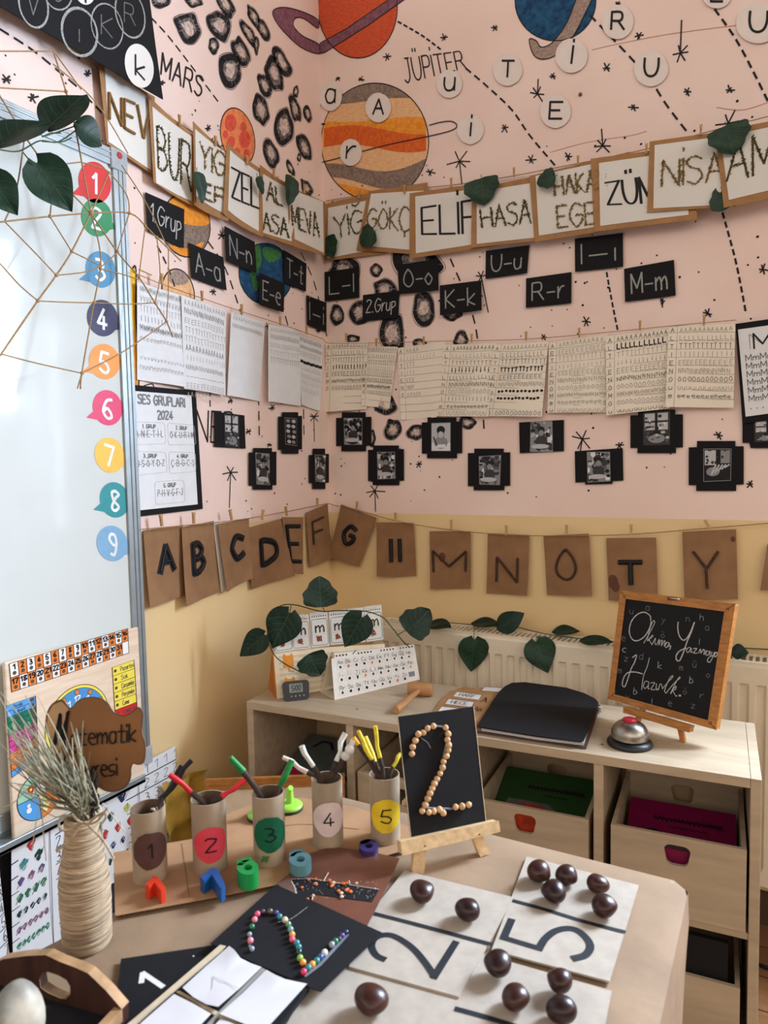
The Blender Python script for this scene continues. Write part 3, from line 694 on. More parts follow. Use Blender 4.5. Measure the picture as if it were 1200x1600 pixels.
name_card('L', [(405, 258), (455, 292), (457, 386), (403, 364)], [(410, 272), (452, 296), (452, 378), (408, 362)], [('AL', [(416, 282), (438, 296), (440, 322), (416, 312)]), ('ASA', [(410, 330), (446, 342), (447, 372), (411, 358)])], 'tea', NC+'reading AL over ASA, left of MEVA', .034, 5)
name_card('L', [(448, 290), (507, 316), (505, 400), (451, 384)], [(451, 295), (503, 315), (503, 396), (453, 371)], [('MEVA', [(453, 322), (494, 334), (496, 372), (455, 354)])], 'tea', NC+'reading MEVA, next to the corner', .038, 6)
name_card('B', [(507, 319), (600, 297), (604, 396), (508, 408)], [(513, 325), (592, 310), (594, 388), (512, 404)], [('YİĞ', [(522, 340), (566, 328), (568, 362), (526, 372)])], 'green', NC+'reading YİĞ in green sprigs, beside the corner', .008, 7)
name_card('B', [(575, 299), (668, 285), (662, 398), (557, 391)], [(580, 303), (662, 298), (658, 392), (566, 384)], [('GÖKÇ', [(576, 328), (640, 324), (640, 362), (574, 356)])], 'seed', NC+'reading GÖKÇ', .014, 8)
name_card('B', [(640, 302), (754, 286), (776, 384), (640, 404)], [(649, 307), (756, 294), (764, 378), (650, 396)], [('ELİF', [(659, 325), (745, 312), (747, 364), (660, 366)])], 'marker', NC+'reading ELİF in black marker', .020, 9)
name_card('B', [(737, 296), (850, 272), (856, 374), (736, 387)], [(745, 300), (844, 284), (848, 370), (745, 381)], [('HASA', [(750, 327), (829, 311), (830, 349), (754, 356)])], 'tea', NC+'reading HASA, overlapping the ELİF card', .026, 10)
name_card('B', [(827, 275), (984, 237), (974, 356), (835, 378)], [(837, 275), (966, 248), (962, 350), (842, 368)], [('HAKAN', [(864, 278), (948, 264), (950, 298), (868, 306)]), ('EGE', [(870, 322), (930, 316), (932, 350), (872, 356)])], 'seed', NC+'reading HAKA over EGE in seed letters', .032, 11)
name_card('B', [(923, 248), (1085, 226), (1089, 343), (928, 362)], [(936, 255), (1070, 236), (1076, 336), (938, 353)], [('ZÜMR', [(946, 286), (1048, 270), (1052, 316), (950, 320)])], 'marker', NC+'reading ZÜM in black marker', .038, 12)
name_card('B', [(1015, 221), (1146, 203), (1150, 322), (1011, 332)], [(1023, 227), (1132, 213), (1138, 320), (1021, 326)], [('NİSA', [(1036, 252), (1130, 238), (1132, 284), (1034, 292)])], 'seed', NC+'reading NİSA in seed letters', .044, 13)
name_card('B', [(1117, 206), (1262, 178), (1268, 296), (1131, 325)], [(1126, 215), (1254, 188), (1258, 284), (1139, 313)], [('AMA', [(1138, 225), (1250, 190), (1254, 260), (1136, 284)])], 'tea', NC+'reading AM, at the right edge of the string', .050, 14)
wall_string('garland_string', [('L', 118, 72, .008), ('L', 152, 108, .008), ('L', 240, 166, .010), ('L', 325, 222, .014), ('L', 400, 266, .022), ('L', 470, 300, .028), ('L', 503, 314, .030)], 'jute string holding the name cards on the left wall')
wall_string('garland_string', [('B', 509, 314, .005), ('B', 600, 300, .006), ('B', 740, 285, .009), ('B', 880, 260, .014), ('B', 1010, 233, .022), ('B', 1110, 205, .030), ('B', 1240, 172, .036)], 'jute string holding the name cards on the back wall')
for px, py, w_, nm, o_c in [(281, 196, 'L', 'BUR', .018), (337, 228, 'L', 'left YİĞ', .024), (386, 258, 'L', 'ZEL', .030), (428, 278, 'L', 'ASA', .034), (476, 302, 'L', 'MEVA', .038), (561, 310, 'B', 'sprig YİĞ', .008), (632, 302, 'B', 'GÖKÇ', .014), (705, 292, 'B', 'ELİF', .020), (803, 276, 'B', 'HASA', .026), (903, 258, 'B', 'HAKA', .032), (1010, 240, 'B', 'ZÜM', .038), (1095, 211, 'B', 'NİSA', .044)]:
    pegs_at(px, py, w_, o_c+.006, 'holding the %s name card' % nm, 'name card string')

# ---- leaves
def leaf_mesh(mb, base, tip, wd, nrm, M, kind='heart', fold=.25, droop=.12, veins=True, rng=None):
    base, tip, nrm = V(base), V(tip), V(nrm).normalized(); ax = tip-base; L = ax.length; ax.normalize(); sd = ax.cross(nrm).normalized(); n2 = sd.cross(ax).normalized()
    if n2.dot(nrm) < 0: n2 = -n2
    N, K = 14, 4
    def prof(t):
        if kind == 'heart': return (math.sin(math.pi*min(1, t*1.02)**.62))**.8*(1-.25*t)
        if kind == 'lance': return math.sin(math.pi*t**.8)**.9
        return (math.sin(math.pi*min(1, t)**.55))**.6*(1+.10*math.sin(t*17)*(.4+.6*t))
    R = rng or random.Random(int(L*1e5)); ph = R.uniform(0, 6)
    def pt(a, t, up=0.0):
        w_ = wd/2*prof(t); x = a*w_; back = (abs(a)**1.5)*wd*.15*max(0, 1-t*3.2) if kind == 'heart' else 0
        h = fold*abs(x)-droop*L*(t-.3)**2*1.2+.02*wd*math.sin(7*t+ph+3*a)
        return base+ax*(t*L-back)+sd*x+n2*(h+up)
    def g(u, v): return pt(2*u-1, .004+v*.992)
    mb.grid(g, 2*K, N, M, True)
    if veins:
        def rib(pts, w0):
            for (a, t), (b, s) in zip(pts[:-1], pts[1:]):
                p, q = pt(a, t, .0006), pt(b, s, .0006); d = (q-p).cross(n2).normalized()*w0; mb.face([p-d, q-d, q+d, p+d], VEIN)
        rib([(0, i/10*.94+.02) for i in range(11)], wd*.010)
        for t0 in (.12, .28, .44, .60):
            for sgn in (-1, 1): rib([(0, t0), (sgn*.45, t0+.10), (sgn*.85, t0+.22)], wd*.006)
    return g
CN = -_f
def loose_leaf(px0, px1, wpx, off, wall, label, kind='heart', M=LEAF):
    q = onx if wall == 'L' else ony; b, t = q(*px0, off), q(*px1, off); dep = depth_of(b)
    mb = MB(); leaf_mesh(mb, b, t, wpx*1.25*dep/FPX, V((1, -.2, 0)) if wall == 'L' else V((.1, -1, .1)), M, kind, fold=.18)
    mb.tube([b, b+(b-t).normalized()*.006+V((0, 0, .004))], .0009, STEM, n=5)
    tag(obj('ivy_leaf', mb), label, 'leaf', 'single leaves pinned on the name cards')
loose_leaf((752, 278), (756, 320), 46, .040, 'B', 'dark ivy leaf pinned between the ELİF and HASA cards', 'ivy')
loose_leaf((1134, 196), (1146, 240), 50, .064, 'B', 'dark ivy leaf pinned on the AM card, tip down', 'ivy')
loose_leaf((868, 276), (838, 286), 26, .046, 'B', 'small dark leaf on the top edge of the HAKA card', 'ivy')
loose_leaf((1128, 330), (1122, 290), 26, .048, 'B', 'dark leaf peeping out below the AM card', 'ivy')
loose_leaf((586, 362), (562, 382), 30, .030, 'B', 'small round leaf at the lower left corner of the GÖKÇ card', 'ivy')
loose_leaf((510, 370), (520, 402), 26, .026, 'B', 'small leaf at the corner between MEVA and YİĞ', 'ivy')
loose_leaf((456, 275), (452, 320), 24, .060, 'L', 'dark leaf hanging over the MEVA card', 'ivy')
loose_leaf((402, 276), (412, 304), 14, .056, 'L', 'narrow dark leaf over the AL ASA card', 'ivy')
loose_leaf((308, 268), (318, 318), 20, .050, 'L', 'dark leaf lying on the left YİĞ card', 'ivy')

# ---- letter discs on the back wall
DISC = mat('white_card_disc', (234, 222, 214), rough=.8, var=.03)
for ch, cx, cy, rx, ry, q in [('a', 516, 150, 18, 23, 'left of the striped planet, next to the corner'), ('A', 591, 168, 20, 23, 'on top of the striped planet'), ('r', 548, 238, 17, 21, 'on the lower left of the striped planet'),
                           ('u', 702, 131, 20, 22, 'under the word JÜPİTER'), ('i', 735, 202, 21, 23, 'at the end of the striped planet\'s ring'), ('T', 793, 109, 23, 25, 'between JÜPİTER and the blue planet'),
                           ('E', 868, 174, 24, 26, 'below the blue planet beside a star'), ('İ', 893, 87, 25, 27, 'just under the ringed blue planet'), ('R', 965, 34, 25, 27, 'to the right of the blue planet'),
                           ('U', 1017, 107, 27, 28, 'high above the ZÜM card'), ('U', 1184, 36, 34, 32, 'larger, at the upper right edge'), ('L', 1120, -6, 22, 19, 'cut off by the top edge near the right')]:
    off = .005; c = ony(cx, cy, off); dep = depth_of(c); r = random.Random(cx)
    mb = MB(); P = BQ([(cx-rx, cy-ry), (cx+rx, cy-ry), (cx+rx, cy+ry), (cx-rx, cy+ry)], off); n = 26
    rim = [(.5+.5*math.cos(2*math.pi*k/n)*(1+r.uniform(-.02, .02)), .5+.5*math.sin(2*math.pi*k/n)*(1+r.uniform(-.02, .02))) for k in range(n)]
    mb.poly([P.pt(a, b, 0) for a, b in rim], DISC, -P.n*.001)
    low = ch in 'ari'
    text(mb, P, ch, .30, .70, .28, .78 if not low and ch != 'u' else .98, .0062, INK, .0008, slant=.06)
    tag(obj('letter_disc', mb), 'round white paper disc with black %s, %s' % (ch, q), 'letter disc', 'letter discs on the back wall')

# ---- small black cards with chalk letters
BC = 'small black card with chalk '
for side, q, t, lab in [
    ('L', [(227, 300), (288, 327), (286, 388), (230, 361)], '1.Grup', 'words 1.Grup near the whiteboard'), ('L', [(295, 379), (349, 402), (353, 454), (298, 434)], 'A-a', 'letters A-a'),
    ('L', [(351, 353), (398, 378), (400, 427), (352, 408)], 'N-n', 'letters N-n on the blue planet'), ('L', [(405, 426), (445, 443), (442, 488), (404, 476)], 'E-e', 'letters E-e'),
    ('L', [(443, 390), (479, 412), (477, 456), (443, 441)], 'T-t', 'letters T-t'), ('L', [(479, 461), (510, 473), (509, 519), (479, 508)], 'İ-i', 'dotted letters İ-i beside the corner'),
    ('B', [(507, 425), (561, 417), (562, 465), (508, 471)], 'L-l', 'letters L-l beside the corner'), ('B', [(567, 461), (624, 454), (623, 496), (567, 503)], '2.Grup', 'words 2.Grup'),
    ('B', [(621, 414), (684, 404), (686, 454), (624, 460)], 'O-o', 'letters O-o'), ('B', [(687, 446), (752, 438), (753, 485), (688, 493)], 'K-k', 'letters K-k'),
    ('B', [(759, 392), (827, 383), (824, 427), (759, 436)], 'U-u', 'letters U-u'), ('B', [(822, 435), (893, 425), (893, 474), (822, 481)], 'R-r', 'letters R-r'),
    ('B', [(898, 373), (973, 364), (974, 417), (899, 425)], 'I-ı', 'dotless letters I-ı'), ('B', [(975, 420), (1053, 406), (1056, 462), (977, 472)], 'M-m', 'letters M-m, rightmost of the row')]:
    P = (LQ if side == 'L' else BQ)(q, .010 if t in ('N-n', 'O-o') else .014 if t in ('E-e', 'K-k') else .006, lambda a, b: .003*(1-b)*(2*a-1)**2)
    mb = MB(); sheet(mb, P, BLACK, .0008, 4, 3)
    if 'Grup' in t: text(mb, P, t, .10, .9, .32, .78, .0034, CHALK, .0008, slant=.10)
    else: text(mb, P, t, .14, .84, .22, .80, .0044, CHALKG, .0008)
    tag(obj('chalk_letter_card', mb), BC+lab, 'card', 'black chalk letter cards')

# ---- ruled practice sheets
ROWS = ['A', 'L', 'T', 'i', 'E', 'N', 'O', 'M', 'U', 'e']
def ruled(side, q, off, seed, label, lines=True, rows='ALTIENO', dark=(), col=CREAM, rowh=None, blank=0.0, ink=PENCIL, group='handwriting sheets on the back wall string'):
    r = random.Random(seed); P = (LQ if side == 'L' else BQ)(q, off, lambda a, b: .006*math.sin(4*a+seed)*(1-b)+.003*b)
    mb = MB(); sheet(mb, P, col, .0005, 6, 6); n = 10
    if lines:
        for i in range(1, n): ribbon(mb, P, [(0, i/n+.01), (.5, i/n+.012*math.sin(seed)), (1, i/n)], .0013, RULE, .0005)
        ribbon(mb, P, [(.13, .0), (.14, 1)], .0013, RULE, .0005)
    for i, ch in enumerate(rows):
        b0 = 1-(i+1)/n+.018; hh = .055*r.uniform(.85, 1.15); x = .18 if lines else .06; m_ = INK if i in dark else (ink if r.random() < (.55 if lines else .25) else PENLT); wd = .0030 if i in dark else (.0013 if lines else .0010)
        if lines: text(mb, P, ch, .04, .09, b0, b0+.05, .0014, PENCIL, .0008)
        while x < 1-blank*(r.random())-.05:
            gw = r.uniform(.035, .05); y = b0+r.uniform(-.006, .006)
            if ch == 'o' and i in dark:
                disc(mb, P, x+.02, y+.03, .0045, INK, .0009, 8, .004)
            else: text(mb, P, ch, x, x+gw, y, y+hh, wd, m_, .0008, jit=.3, rng=r, k=3)
            x += gw+r.uniform(.018, .034)
    tag(obj('handwriting_sheet', mb), label, 'worksheet', group)
ruled('B', [(510, 536), (575, 534), (572, 639), (508, 644)], .012, 1, 'ruled handwriting sheet hanging right beside the corner on the back wall', rows='ALTIEMO', dark=(3,))
ruled('B', [(568, 541), (622, 542), (608, 638), (566, 634)], .006, 2, 'narrow ruled handwriting sheet, second from the corner, partly behind the first', rows='AITIEEMO')
ruled('B', [(622, 544), (697, 533), (683, 652), (627, 656)], .006, 3, 'almost empty ruled handwriting sheet with only faint top rows', rows='AiTIENO', blank=.7, ink=PENLT)
ruled('B', [(695, 539), (776, 536), (764, 651), (681, 650)], .012, 4, 'ruled handwriting sheet filled densely with grey strokes', rows='ALTiLNOIeU', dark=(3,))
ruled('B', [(773, 539), (857, 534), (847, 651), (757, 650)], .018, 5, 'ruled handwriting sheet with a row of black scribbled ovals', rows='ALTTENoo O', dark=(3, 6, 7))
ruled('B', [(858, 536), (950, 522), (950, 644), (855, 645)], .012, 6, 'ruled handwriting sheet right of the one with black ovals', rows='AETIENOMeu', ink=PENLT)
ruled('B', [(947, 526), (1047, 511), (1047, 638), (948, 649)], .018, 7, 'ruled handwriting sheet with bold black L letters in its second row', rows='ALTiENOMOu', dark=(1,))
ruled('B', [(1045, 509), (1149, 506), (1146, 637), (1040, 636)], .024, 8, 'ruled handwriting sheet next to the black framed M page', rows='ALTIENOue', ink=PENCIL)
LG = 'handwriting sheets on the left wall string'
SHW = mat('copy_paper', (228, 230, 232), rough=.8, var=.02)
ruled('L', [(213, 441), (284, 462), (289, 605), (217, 593)], .010, 11, 'white practice sheet of loose lines nearest the whiteboard', False, 'MVTIMeWvn', col=SHW, group=LG)
ruled('L', [(282, 461), (351, 485), (353, 618), (289, 607)], .016, 12, 'white practice sheet filled with rows of letters, second from the whiteboard', False, 'ANETTAIN-EA', col=SHW, group=LG)
ruled('L', [(360, 487), (413, 504), (408, 627), (354, 618)], .010, 13, 'nearly blank white practice sheet with two faint rows on top', False, 'AN', col=SHW, ink=PENLT, group=LG)
ruled('L', [(418, 507), (467, 516), (472, 634), (417, 627)], .016, 14, 'white practice sheet with short pencil rows in its upper half', False, 'ANETT', col=SHW, group=LG)
ruled('L', [(464, 523), (503, 536), (500, 642), (470, 632)], .010, 15, 'white practice sheet beside the corner with one dark row', False, 'ANEmLLiL', dark=(3,), col=SHW, group=LG)
wall_string('garland_string', [('L', 205, 424, .03), ('L', 253, 444, .022), ('L', 316, 466, .022), ('L', 378, 487, .022), ('L', 438, 506, .022), ('L', 478, 520, .022), ('L', 505, 530, .022), ('B', 514, 536, .03), ('B', 575, 536, .03), ('B', 690, 533, .03), ('B', 820, 530, .03), ('B', 960, 518, .03), ('B', 1060, 508, .03), ('B', 1150, 500, .03)], 'thin jute string holding the handwriting sheets', r=.001)
for px, py, w_, nm in [(253, 444, 'L', 'first white sheet from the whiteboard'), (316, 470, 'L', 'second white sheet from the whiteboard'), (378, 490, 'L', 'nearly blank white sheet'), (438, 508, 'L', 'white sheet with short rows'), (479, 522, 'L', 'white sheet beside the corner'), (541, 533, 'B', 'ruled sheet beside the corner'),
                     (588, 541, 'B', 'narrow ruled sheet'), (662, 539, 'B', 'almost empty ruled sheet'), (737, 535, 'B', 'densely filled ruled sheet'), (822, 532, 'B', 'sheet of black ovals'), (905, 527, 'B', 'sheet right of the black ovals'), (1000, 516, 'B', 'sheet with bold L letters'), (1100, 507, 'B', 'ruled sheet next to the M page')]:
    pegs_at(px, py, w_, .032, 'holding the '+nm, 'sheet string')

# ---- photo mounts
PT = [mat('photo_tone_%d' % i, (v, v, v+2), rough=.35, var=.05, scale=150) for i, v in enumerate((18, 52, 92, 140, 190, 226))]
def photo(side, mats, ph, kind, label, seed, off=.006):
    r = random.Random(seed); Q = LQ if side == 'L' else BQ; P0 = Q(ph, off+.0012); c = sum(P0.c, V((0, 0, 0)))/4
    root = thing('photo_mount', label, 'photo', (c.x, c.y, min(p.z for p in P0.c)), 'black mounted photos on the walls')
    mb = MB()
    for i, q in enumerate(mats): sheet(mb, Q(q, off+i*.0005), BLACK, .0008)
    obj('black_mount', mb, root)
    mb = MB(); sheet(mb, P0, PT[3 if kind != 'window' else 1], .0004, 1, 1)
    def blob(s, t, a, b, M, h): flat(mb, P0, [(min(.98, max(.02, s+a*math.cos(2*math.pi*k/12))), min(.98, max(.02, t+b*math.sin(2*math.pi*k/12)))) for k in range(12)], M, h)
    def rect(a, b, c_, d, M, h): flat(mb, P0, [(a, b), (c_, b), (c_, d), (a, d)], M, h)
    if kind == 'boy':
        rect(.02, .02, .98, .98, PT[4], .0003); rect(.02, .02, .98, .30, PT[5], .0004); blob(.5, .30, .36, .22, PT[3], .0005); blob(.5, .60, .19, .17, PT[3], .0006); blob(.5, .74, .22, .15, PT[0], .0007); blob(.5, .58, .15, .12, PT[4], .0008); rect(.25, .12, .75, .24, PT[5], .0009)
        ribbon(mb, P0, [(.12, .5), (.3, .2)], .004, PT[0], .001)
    elif kind == 'hand':
        rect(.02, .02, .98, .98, PT[0], .0003); rect(.05, .5, .45, .95, PT[4], .0004); rect(.62, .55, .95, .95, PT[3], .0004); blob(.35, .3, .25, .14, PT[3], .0006)
        for k in range(5): ribbon(mb, P0, [(.3+.12*k, .22+.05*k), (.45+.12*k, .5)], .004, PT[4], .0008)
        for k in range(14): blob(r.uniform(.1, .9), r.uniform(.55, .95), r.uniform(.02, .07), r.uniform(.02, .05), PT[r.choice((0, 1, 2))], .0009)
    elif kind == 'window':
        rect(.02, .02, .98, .98, PT[1], .0003)
        for a in (.06, .52):
            for b in (.46, .74): rect(a, b, a+.4, b+.22, PT[4], .0005)
        for k in range(16): blob(r.uniform(.08, .92), r.uniform(.45, .95), r.uniform(.03, .08), r.uniform(.02, .05), PT[r.choice((1, 2, 3, 5))], .0007+k*2e-5)
        rect(.44, .3, .54, .98, PT[0], .0012); blob(.5, .25, .2, .2, PT[0], .0013); blob(.5, .2, .32, .14, PT[3], .0014)
        for k in range(12): blob(r.uniform(.08, .92), r.uniform(.05, .4), r.uniform(.03, .1), r.uniform(.02, .05), PT[r.choice((0, 2, 3, 4))], .0015+k*2e-5)
    elif kind == 'stones':
        rect(.02, .02, .98, .98, PT[0], .0003)
        for i in range(2):
            for j in range(5): blob(.28+.44*i+r.uniform(-.04, .04), .12+.19*j, .17, .065, PT[r.choice((3, 4))], .0006)
    else:
        for k in range(70): blob(r.uniform(.05, .95), r.uniform(.04, .96), r.uniform(.04, .16), r.uniform(.03, .11), PT[r.choice((0, 0, 1, 1, 2, 3, 4, 5))], .0003+k*1.5e-5)
        blob(.5, .72, .16, .12, PT[0], .0016); blob(.5, .62, .12, .10, PT[3], .0017); blob(.5, .35, .26, .2, PT[1], .0016); blob(.45, .18, .4, .08, PT[4], .0018)
    obj('photograph', mb, root)
def cross(x0, y0, x1, y1, dx, dy): return [[(x0, y0+dy), (x1, y0+dy*.8), (x1, y1-dy), (x0, y1-dy*.9)], [(x0+dx, y0), (x1-dx, y0), (x1-dx*.9, y1), (x0+dx*.9, y1)]]
PM = 'black mounted greyscale photo '
photo('L', [[(335, 643), (382, 649), (384, 701), (335, 698)]], [(350, 647), (373, 649), (374, 700), (351, 697)], 'window', PM+'of a bright window beside the grouping poster', 21)
photo('L', cross(389, 700, 432, 765, 7, 7), [(399, 707), (421, 709), (422, 758), (401, 757)], 'mix', PM+'second from the poster on the left wall, lower row', 22)
photo('L', cross(435, 644, 472, 709, 6, 7), [(445, 652), (464, 654), (464, 697), (446, 694)], 'stones', PM+'of pale stones in two columns', 23)
photo('L', cross(483, 701, 514, 764, 6, 10), [(492, 710), (509, 711), (508, 754), (493, 752)], 'mix', PM+'on the left wall right beside the corner', 24)
photo('B', cross(525, 644, 580, 705, 9, 9), [(537, 653), (566, 653), (566, 695), (538, 695)], 'mix', PM+'beside the corner on the back wall', 25)
photo('B', cross(575, 696, 631, 758, 8, 7), [(589, 706), (617, 706), (618, 748), (590, 749)], 'mix', PM+'in the lower row above a long-tailed star, near the corner', 26)
photo('B', cross(659, 652, 722, 716, 9, 8), [(674, 661), (704, 660), (704, 705), (674, 705)], 'boy', PM+'of a dark-haired child drawing', 27)
photo('B', cross(731, 701, 797, 766, 10, 7), [(748, 713), (783, 711), (781, 758), (749, 757)], 'mix', PM+'between the child portrait and the wide mount, lower row', 28)
photo('B', [[(811, 660), (881, 656), (881, 705), (812, 708)]], [(829, 659), (863, 658), (864, 706), (828, 706)], 'mix', PM+'on a wide plain mount under the sheet of black ovals', 29)
photo('B', [[(898, 705), (973, 700), (974, 751), (899, 754)], [(914, 706), (957, 703), (957, 756), (914, 757)]], [(917, 706), (953, 706), (954, 752), (918, 754)], 'mix', PM+'on a wide mount under a starburst', 30)
photo('B', cross(985, 640, 1067, 708, 12, 9), [(1005, 645), (1047, 642), (1047, 695), (1005, 696)], 'window', PM+'of a window, partly behind the handwriting sheets', 31)
photo('B', cross(1076, 689, 1162, 767, 13, 10), [(1099, 701), (1143, 701), (1142, 751), (1099, 753)], 'hand', PM+'of a hand, large one lower right', 32)
photo('B', [[(1160, 657), (1240, 652), (1240, 700), (1173, 700)], [(1160, 657), (1240, 652), (1240, 690), (1160, 692)]], [(1178, 658), (1222, 655), (1222, 689), (1179, 691)], 'window', PM+'cut by the right edge under the M page', 33)

# ---- brown bags with letters
BROWN = mat('brown_paper_bag', (150, 112, 78), rough=.85, var=.1, scale=18, bump=.25)
CLAY = mat('black_thick_paint', (24, 22, 26), rough=.5, var=.1); TW = mat('dark_twig', (74, 54, 44), rough=.8, var=.25, scale=120)
def bag(side, q, kind, ch, tq, label, off, seed, curl=None):
    P = (LQ if side == 'L' else BQ)(q, off, curl or (lambda a, b: .010*math.sin(3*a+seed)*(1-b)+.006*(1-b)**2))
    root = thing('letter_bag', label, 'paper bag', (sum(p.x for p in P.c)/4, sum(p.y for p in P.c)/4, min(p.z for p in P.c)), 'brown paper letters on the lower string')
    mb = MB(); sheet(mb, P, BROWN, .0015, 8, 8)
    for sa, sb, sr in {'T': [(.10, .30, .016), (.16, .22, .012)], 'Y': [(.94, .86, .006)], 'M': [(.30, .55, .012)]}.get(ch, []): flat(mb, P, [(max(.02, min(.98, sa+sr/P.W*math.cos(t))), sb+sr/P.H*1.3*math.sin(t)) for t in [k*.6283 for k in range(10)]], mat('oil_stain', (104, 66, 48), rough=.8), .0006)
    obj('paper', mb, root)
    a0, a1, b0, b1 = tq; mb = MB()
    if kind == 'paint': text(mb, P, ch, a0, a1, b0, b1, .020 if ch != 'E' else .014, CLAY, .0012, k=4); text_tubes(mb, P, ch, a0, a1, b0, b1, .004, CLAY, .002)
    elif kind == 'clay': text_tubes(mb, P, ch, a0, a1, b0, b1, .0075, CLAY, .004)
    else: text_tubes(mb, P, ch, a0, a1, b0, b1, .0036, TW, .004, jit=.15, rng=random.Random(seed), k=2)
    obj('letter', mb, root, {'paint': 'thick black painted letter', 'clay': 'raised black letter', 'twig': 'letter laid in dark twigs'}[kind])
BG = 'brown paper bag with '
bag('L', [(224, 829), (286, 820), (290, 930), (228, 948)], 'paint', 'A', (.32, .70, .42, .74), BG+'black letter A, first beside the whiteboard', .010, 1)
bag('L', [(284, 824), (334, 814), (343, 926), (285, 947)], 'paint', 'B', (.30, .62, .38, .74), BG+'black letter B', .016, 2)
bag('L', [(340, 819), (389, 810), (394, 904), (352, 925)], 'paint', 'C', (.40, .76, .42, .74), BG+'black letter C', .022, 3)
bag('L', [(390, 824), (442, 810), (456, 899), (394, 921)], 'paint', 'D', (.30, .66, .34, .72), BG+'black letter D', .016, 4)
bag('L', [(441, 808), (474, 808), (468, 897), (456, 896)], 'paint', 'E', (.15, .8, .22, .84), BG+'black letter E, curled at its edge', .022, 5)
bag('L', [(479, 801), (512, 787), (516, 871), (483, 886)], 'twig', 'F', (.2, .7, .38, .8), BG+'faint letter F just left of the corner', .012, 6)
bag('B', [(533, 788), (588, 809), (561, 886), (516, 868)], 'clay', 'G', (.32, .62, .36, .68), BG+'letter G, tilted beside the corner', .020, 7)
bag('B', [(588, 816), (646, 817), (649, 900), (592, 900)], 'clay', 'II', (.32, .70, .27, .70), BG+'two thick upright black strokes', .016, 8)
bag('B', [(671, 830), (735, 830), (735, 920), (674, 920)], 'twig', 'M', (.10, .88, .30, .66), BG+'twig letter M', .016, 9)
bag('B', [(762, 833), (827, 836), (825, 930), (760, 927)], 'twig', 'N', (.24, .74, .20, .62), BG+'twig letter N', .016, 10)
bag('B', [(849, 837), (920, 834), (927, 930), (854, 930)], 'twig', 'O', (.24, .70, .26, .76), BG+'twig letter O', .016, 11)
bag('B', [(947, 841), (1025, 840), (1029, 938), (951, 938)], 'clay', 'T', (.24, .72, .26, .62), BG+'thick black letter T behind the chalkboard', .016, 12)
bag('B', [(1066, 831), (1150, 827), (1153, 936), (1070, 933)], 'twig', 'Y', (.20, .68, .16, .70), BG+'twig letter Y', .016, 13)
bag('B', [(1199, 850), (1262, 846), (1262, 920), (1188, 921)], 'twig', 'V', (.4, .8, .3, .7), BG+'its left edge only, at the right border of the photo', .016, 14)
mb = MB(); P = LQ([(333, 815), (345, 813), (360, 918), (346, 925)], .012); sheet(mb, P, WHITE, .0006); tag(obj('white_paper', mb), 'white paper sheet behind the letter C bag', 'paper')
wall_string('garland_string', [('L', 222, 827, .03), ('L', 300, 820, .03), ('L', 375, 812, .03), ('L', 445, 800, .03), ('L', 500, 789, .03), ('L', 514, 787, .02), ('B', 524, 790, .024), ('B', 548, 794, .028), ('B', 620, 814, .026), ('B', 705, 828, .026), ('B', 800, 836, .026), ('B', 890, 837, .026), ('B', 985, 835, .026), ('B', 1110, 825, .026), ('B', 1220, 816, .026)], 'brown string holding the brown letter bags', r=.0014)
for px, py, w_, nm, tl in [(253, 822, 'L', 'A', .1), (303, 818, 'L', 'B', 0), (362, 812, 'L', 'C', .2), (409, 812, 'L', 'D', -.3), (448, 806, 'L', 'E', .15), (496, 792, 'L', 'F', 0), (557, 797, 'B', 'G', .1), (618, 815, 'B', 'double stroke', 0), (705, 827, 'B', 'M', 0), (791, 836, 'B', 'N', 0), (885, 836, 'B', 'O', 0), (986, 836, 'B', 'T', 0), (1110, 828, 'B', 'Y', -.5)]:
    pegs_at(px, py, w_, .034, 'holding the bag with letter '+nm, 'lower bag string', tl, 1.15)

# ---- grouping poster, M page
GREYT = mat('print_grey', (128, 130, 134), rough=.8, var=.03); LG_ = mat('print_light_grey', (196, 198, 200), rough=.8, var=.02); PRN = mat('print_dark_grey', (70, 72, 76), rough=.8, var=.03)
P = LQ([(196, 600), (306, 611), (317, 795), (200, 809)], .006); root = thing('poster', 'SES GRUPLARI 2024 letter group poster on black backing beside the whiteboard', 'poster', (.006, P.c[0].y, P.c[2].z))
mb = MB(); sheet(mb, P, BLACK, .001); obj('black_backing', mb, root)
P = LQ([(198, 610), (299, 618), (309, 788), (202, 799)], .0075); mb = MB(); sheet(mb, P, SHW, .0006)
def lq(px, py): p = onx(px, py, .0081); return p
def lt(txt, q, wd, M): text(mb, Patch(*[lq(*p) for p in q]), txt, 0, 1, 0, 1, wd, M, .0002)
lt('SES GRUPLARI', [(216, 616), (288, 623), (289, 636), (216, 630)], .0042, GREYT); lt('2024', [(246, 642), (270, 643), (270, 655), (247, 655)], .004, GREYT)
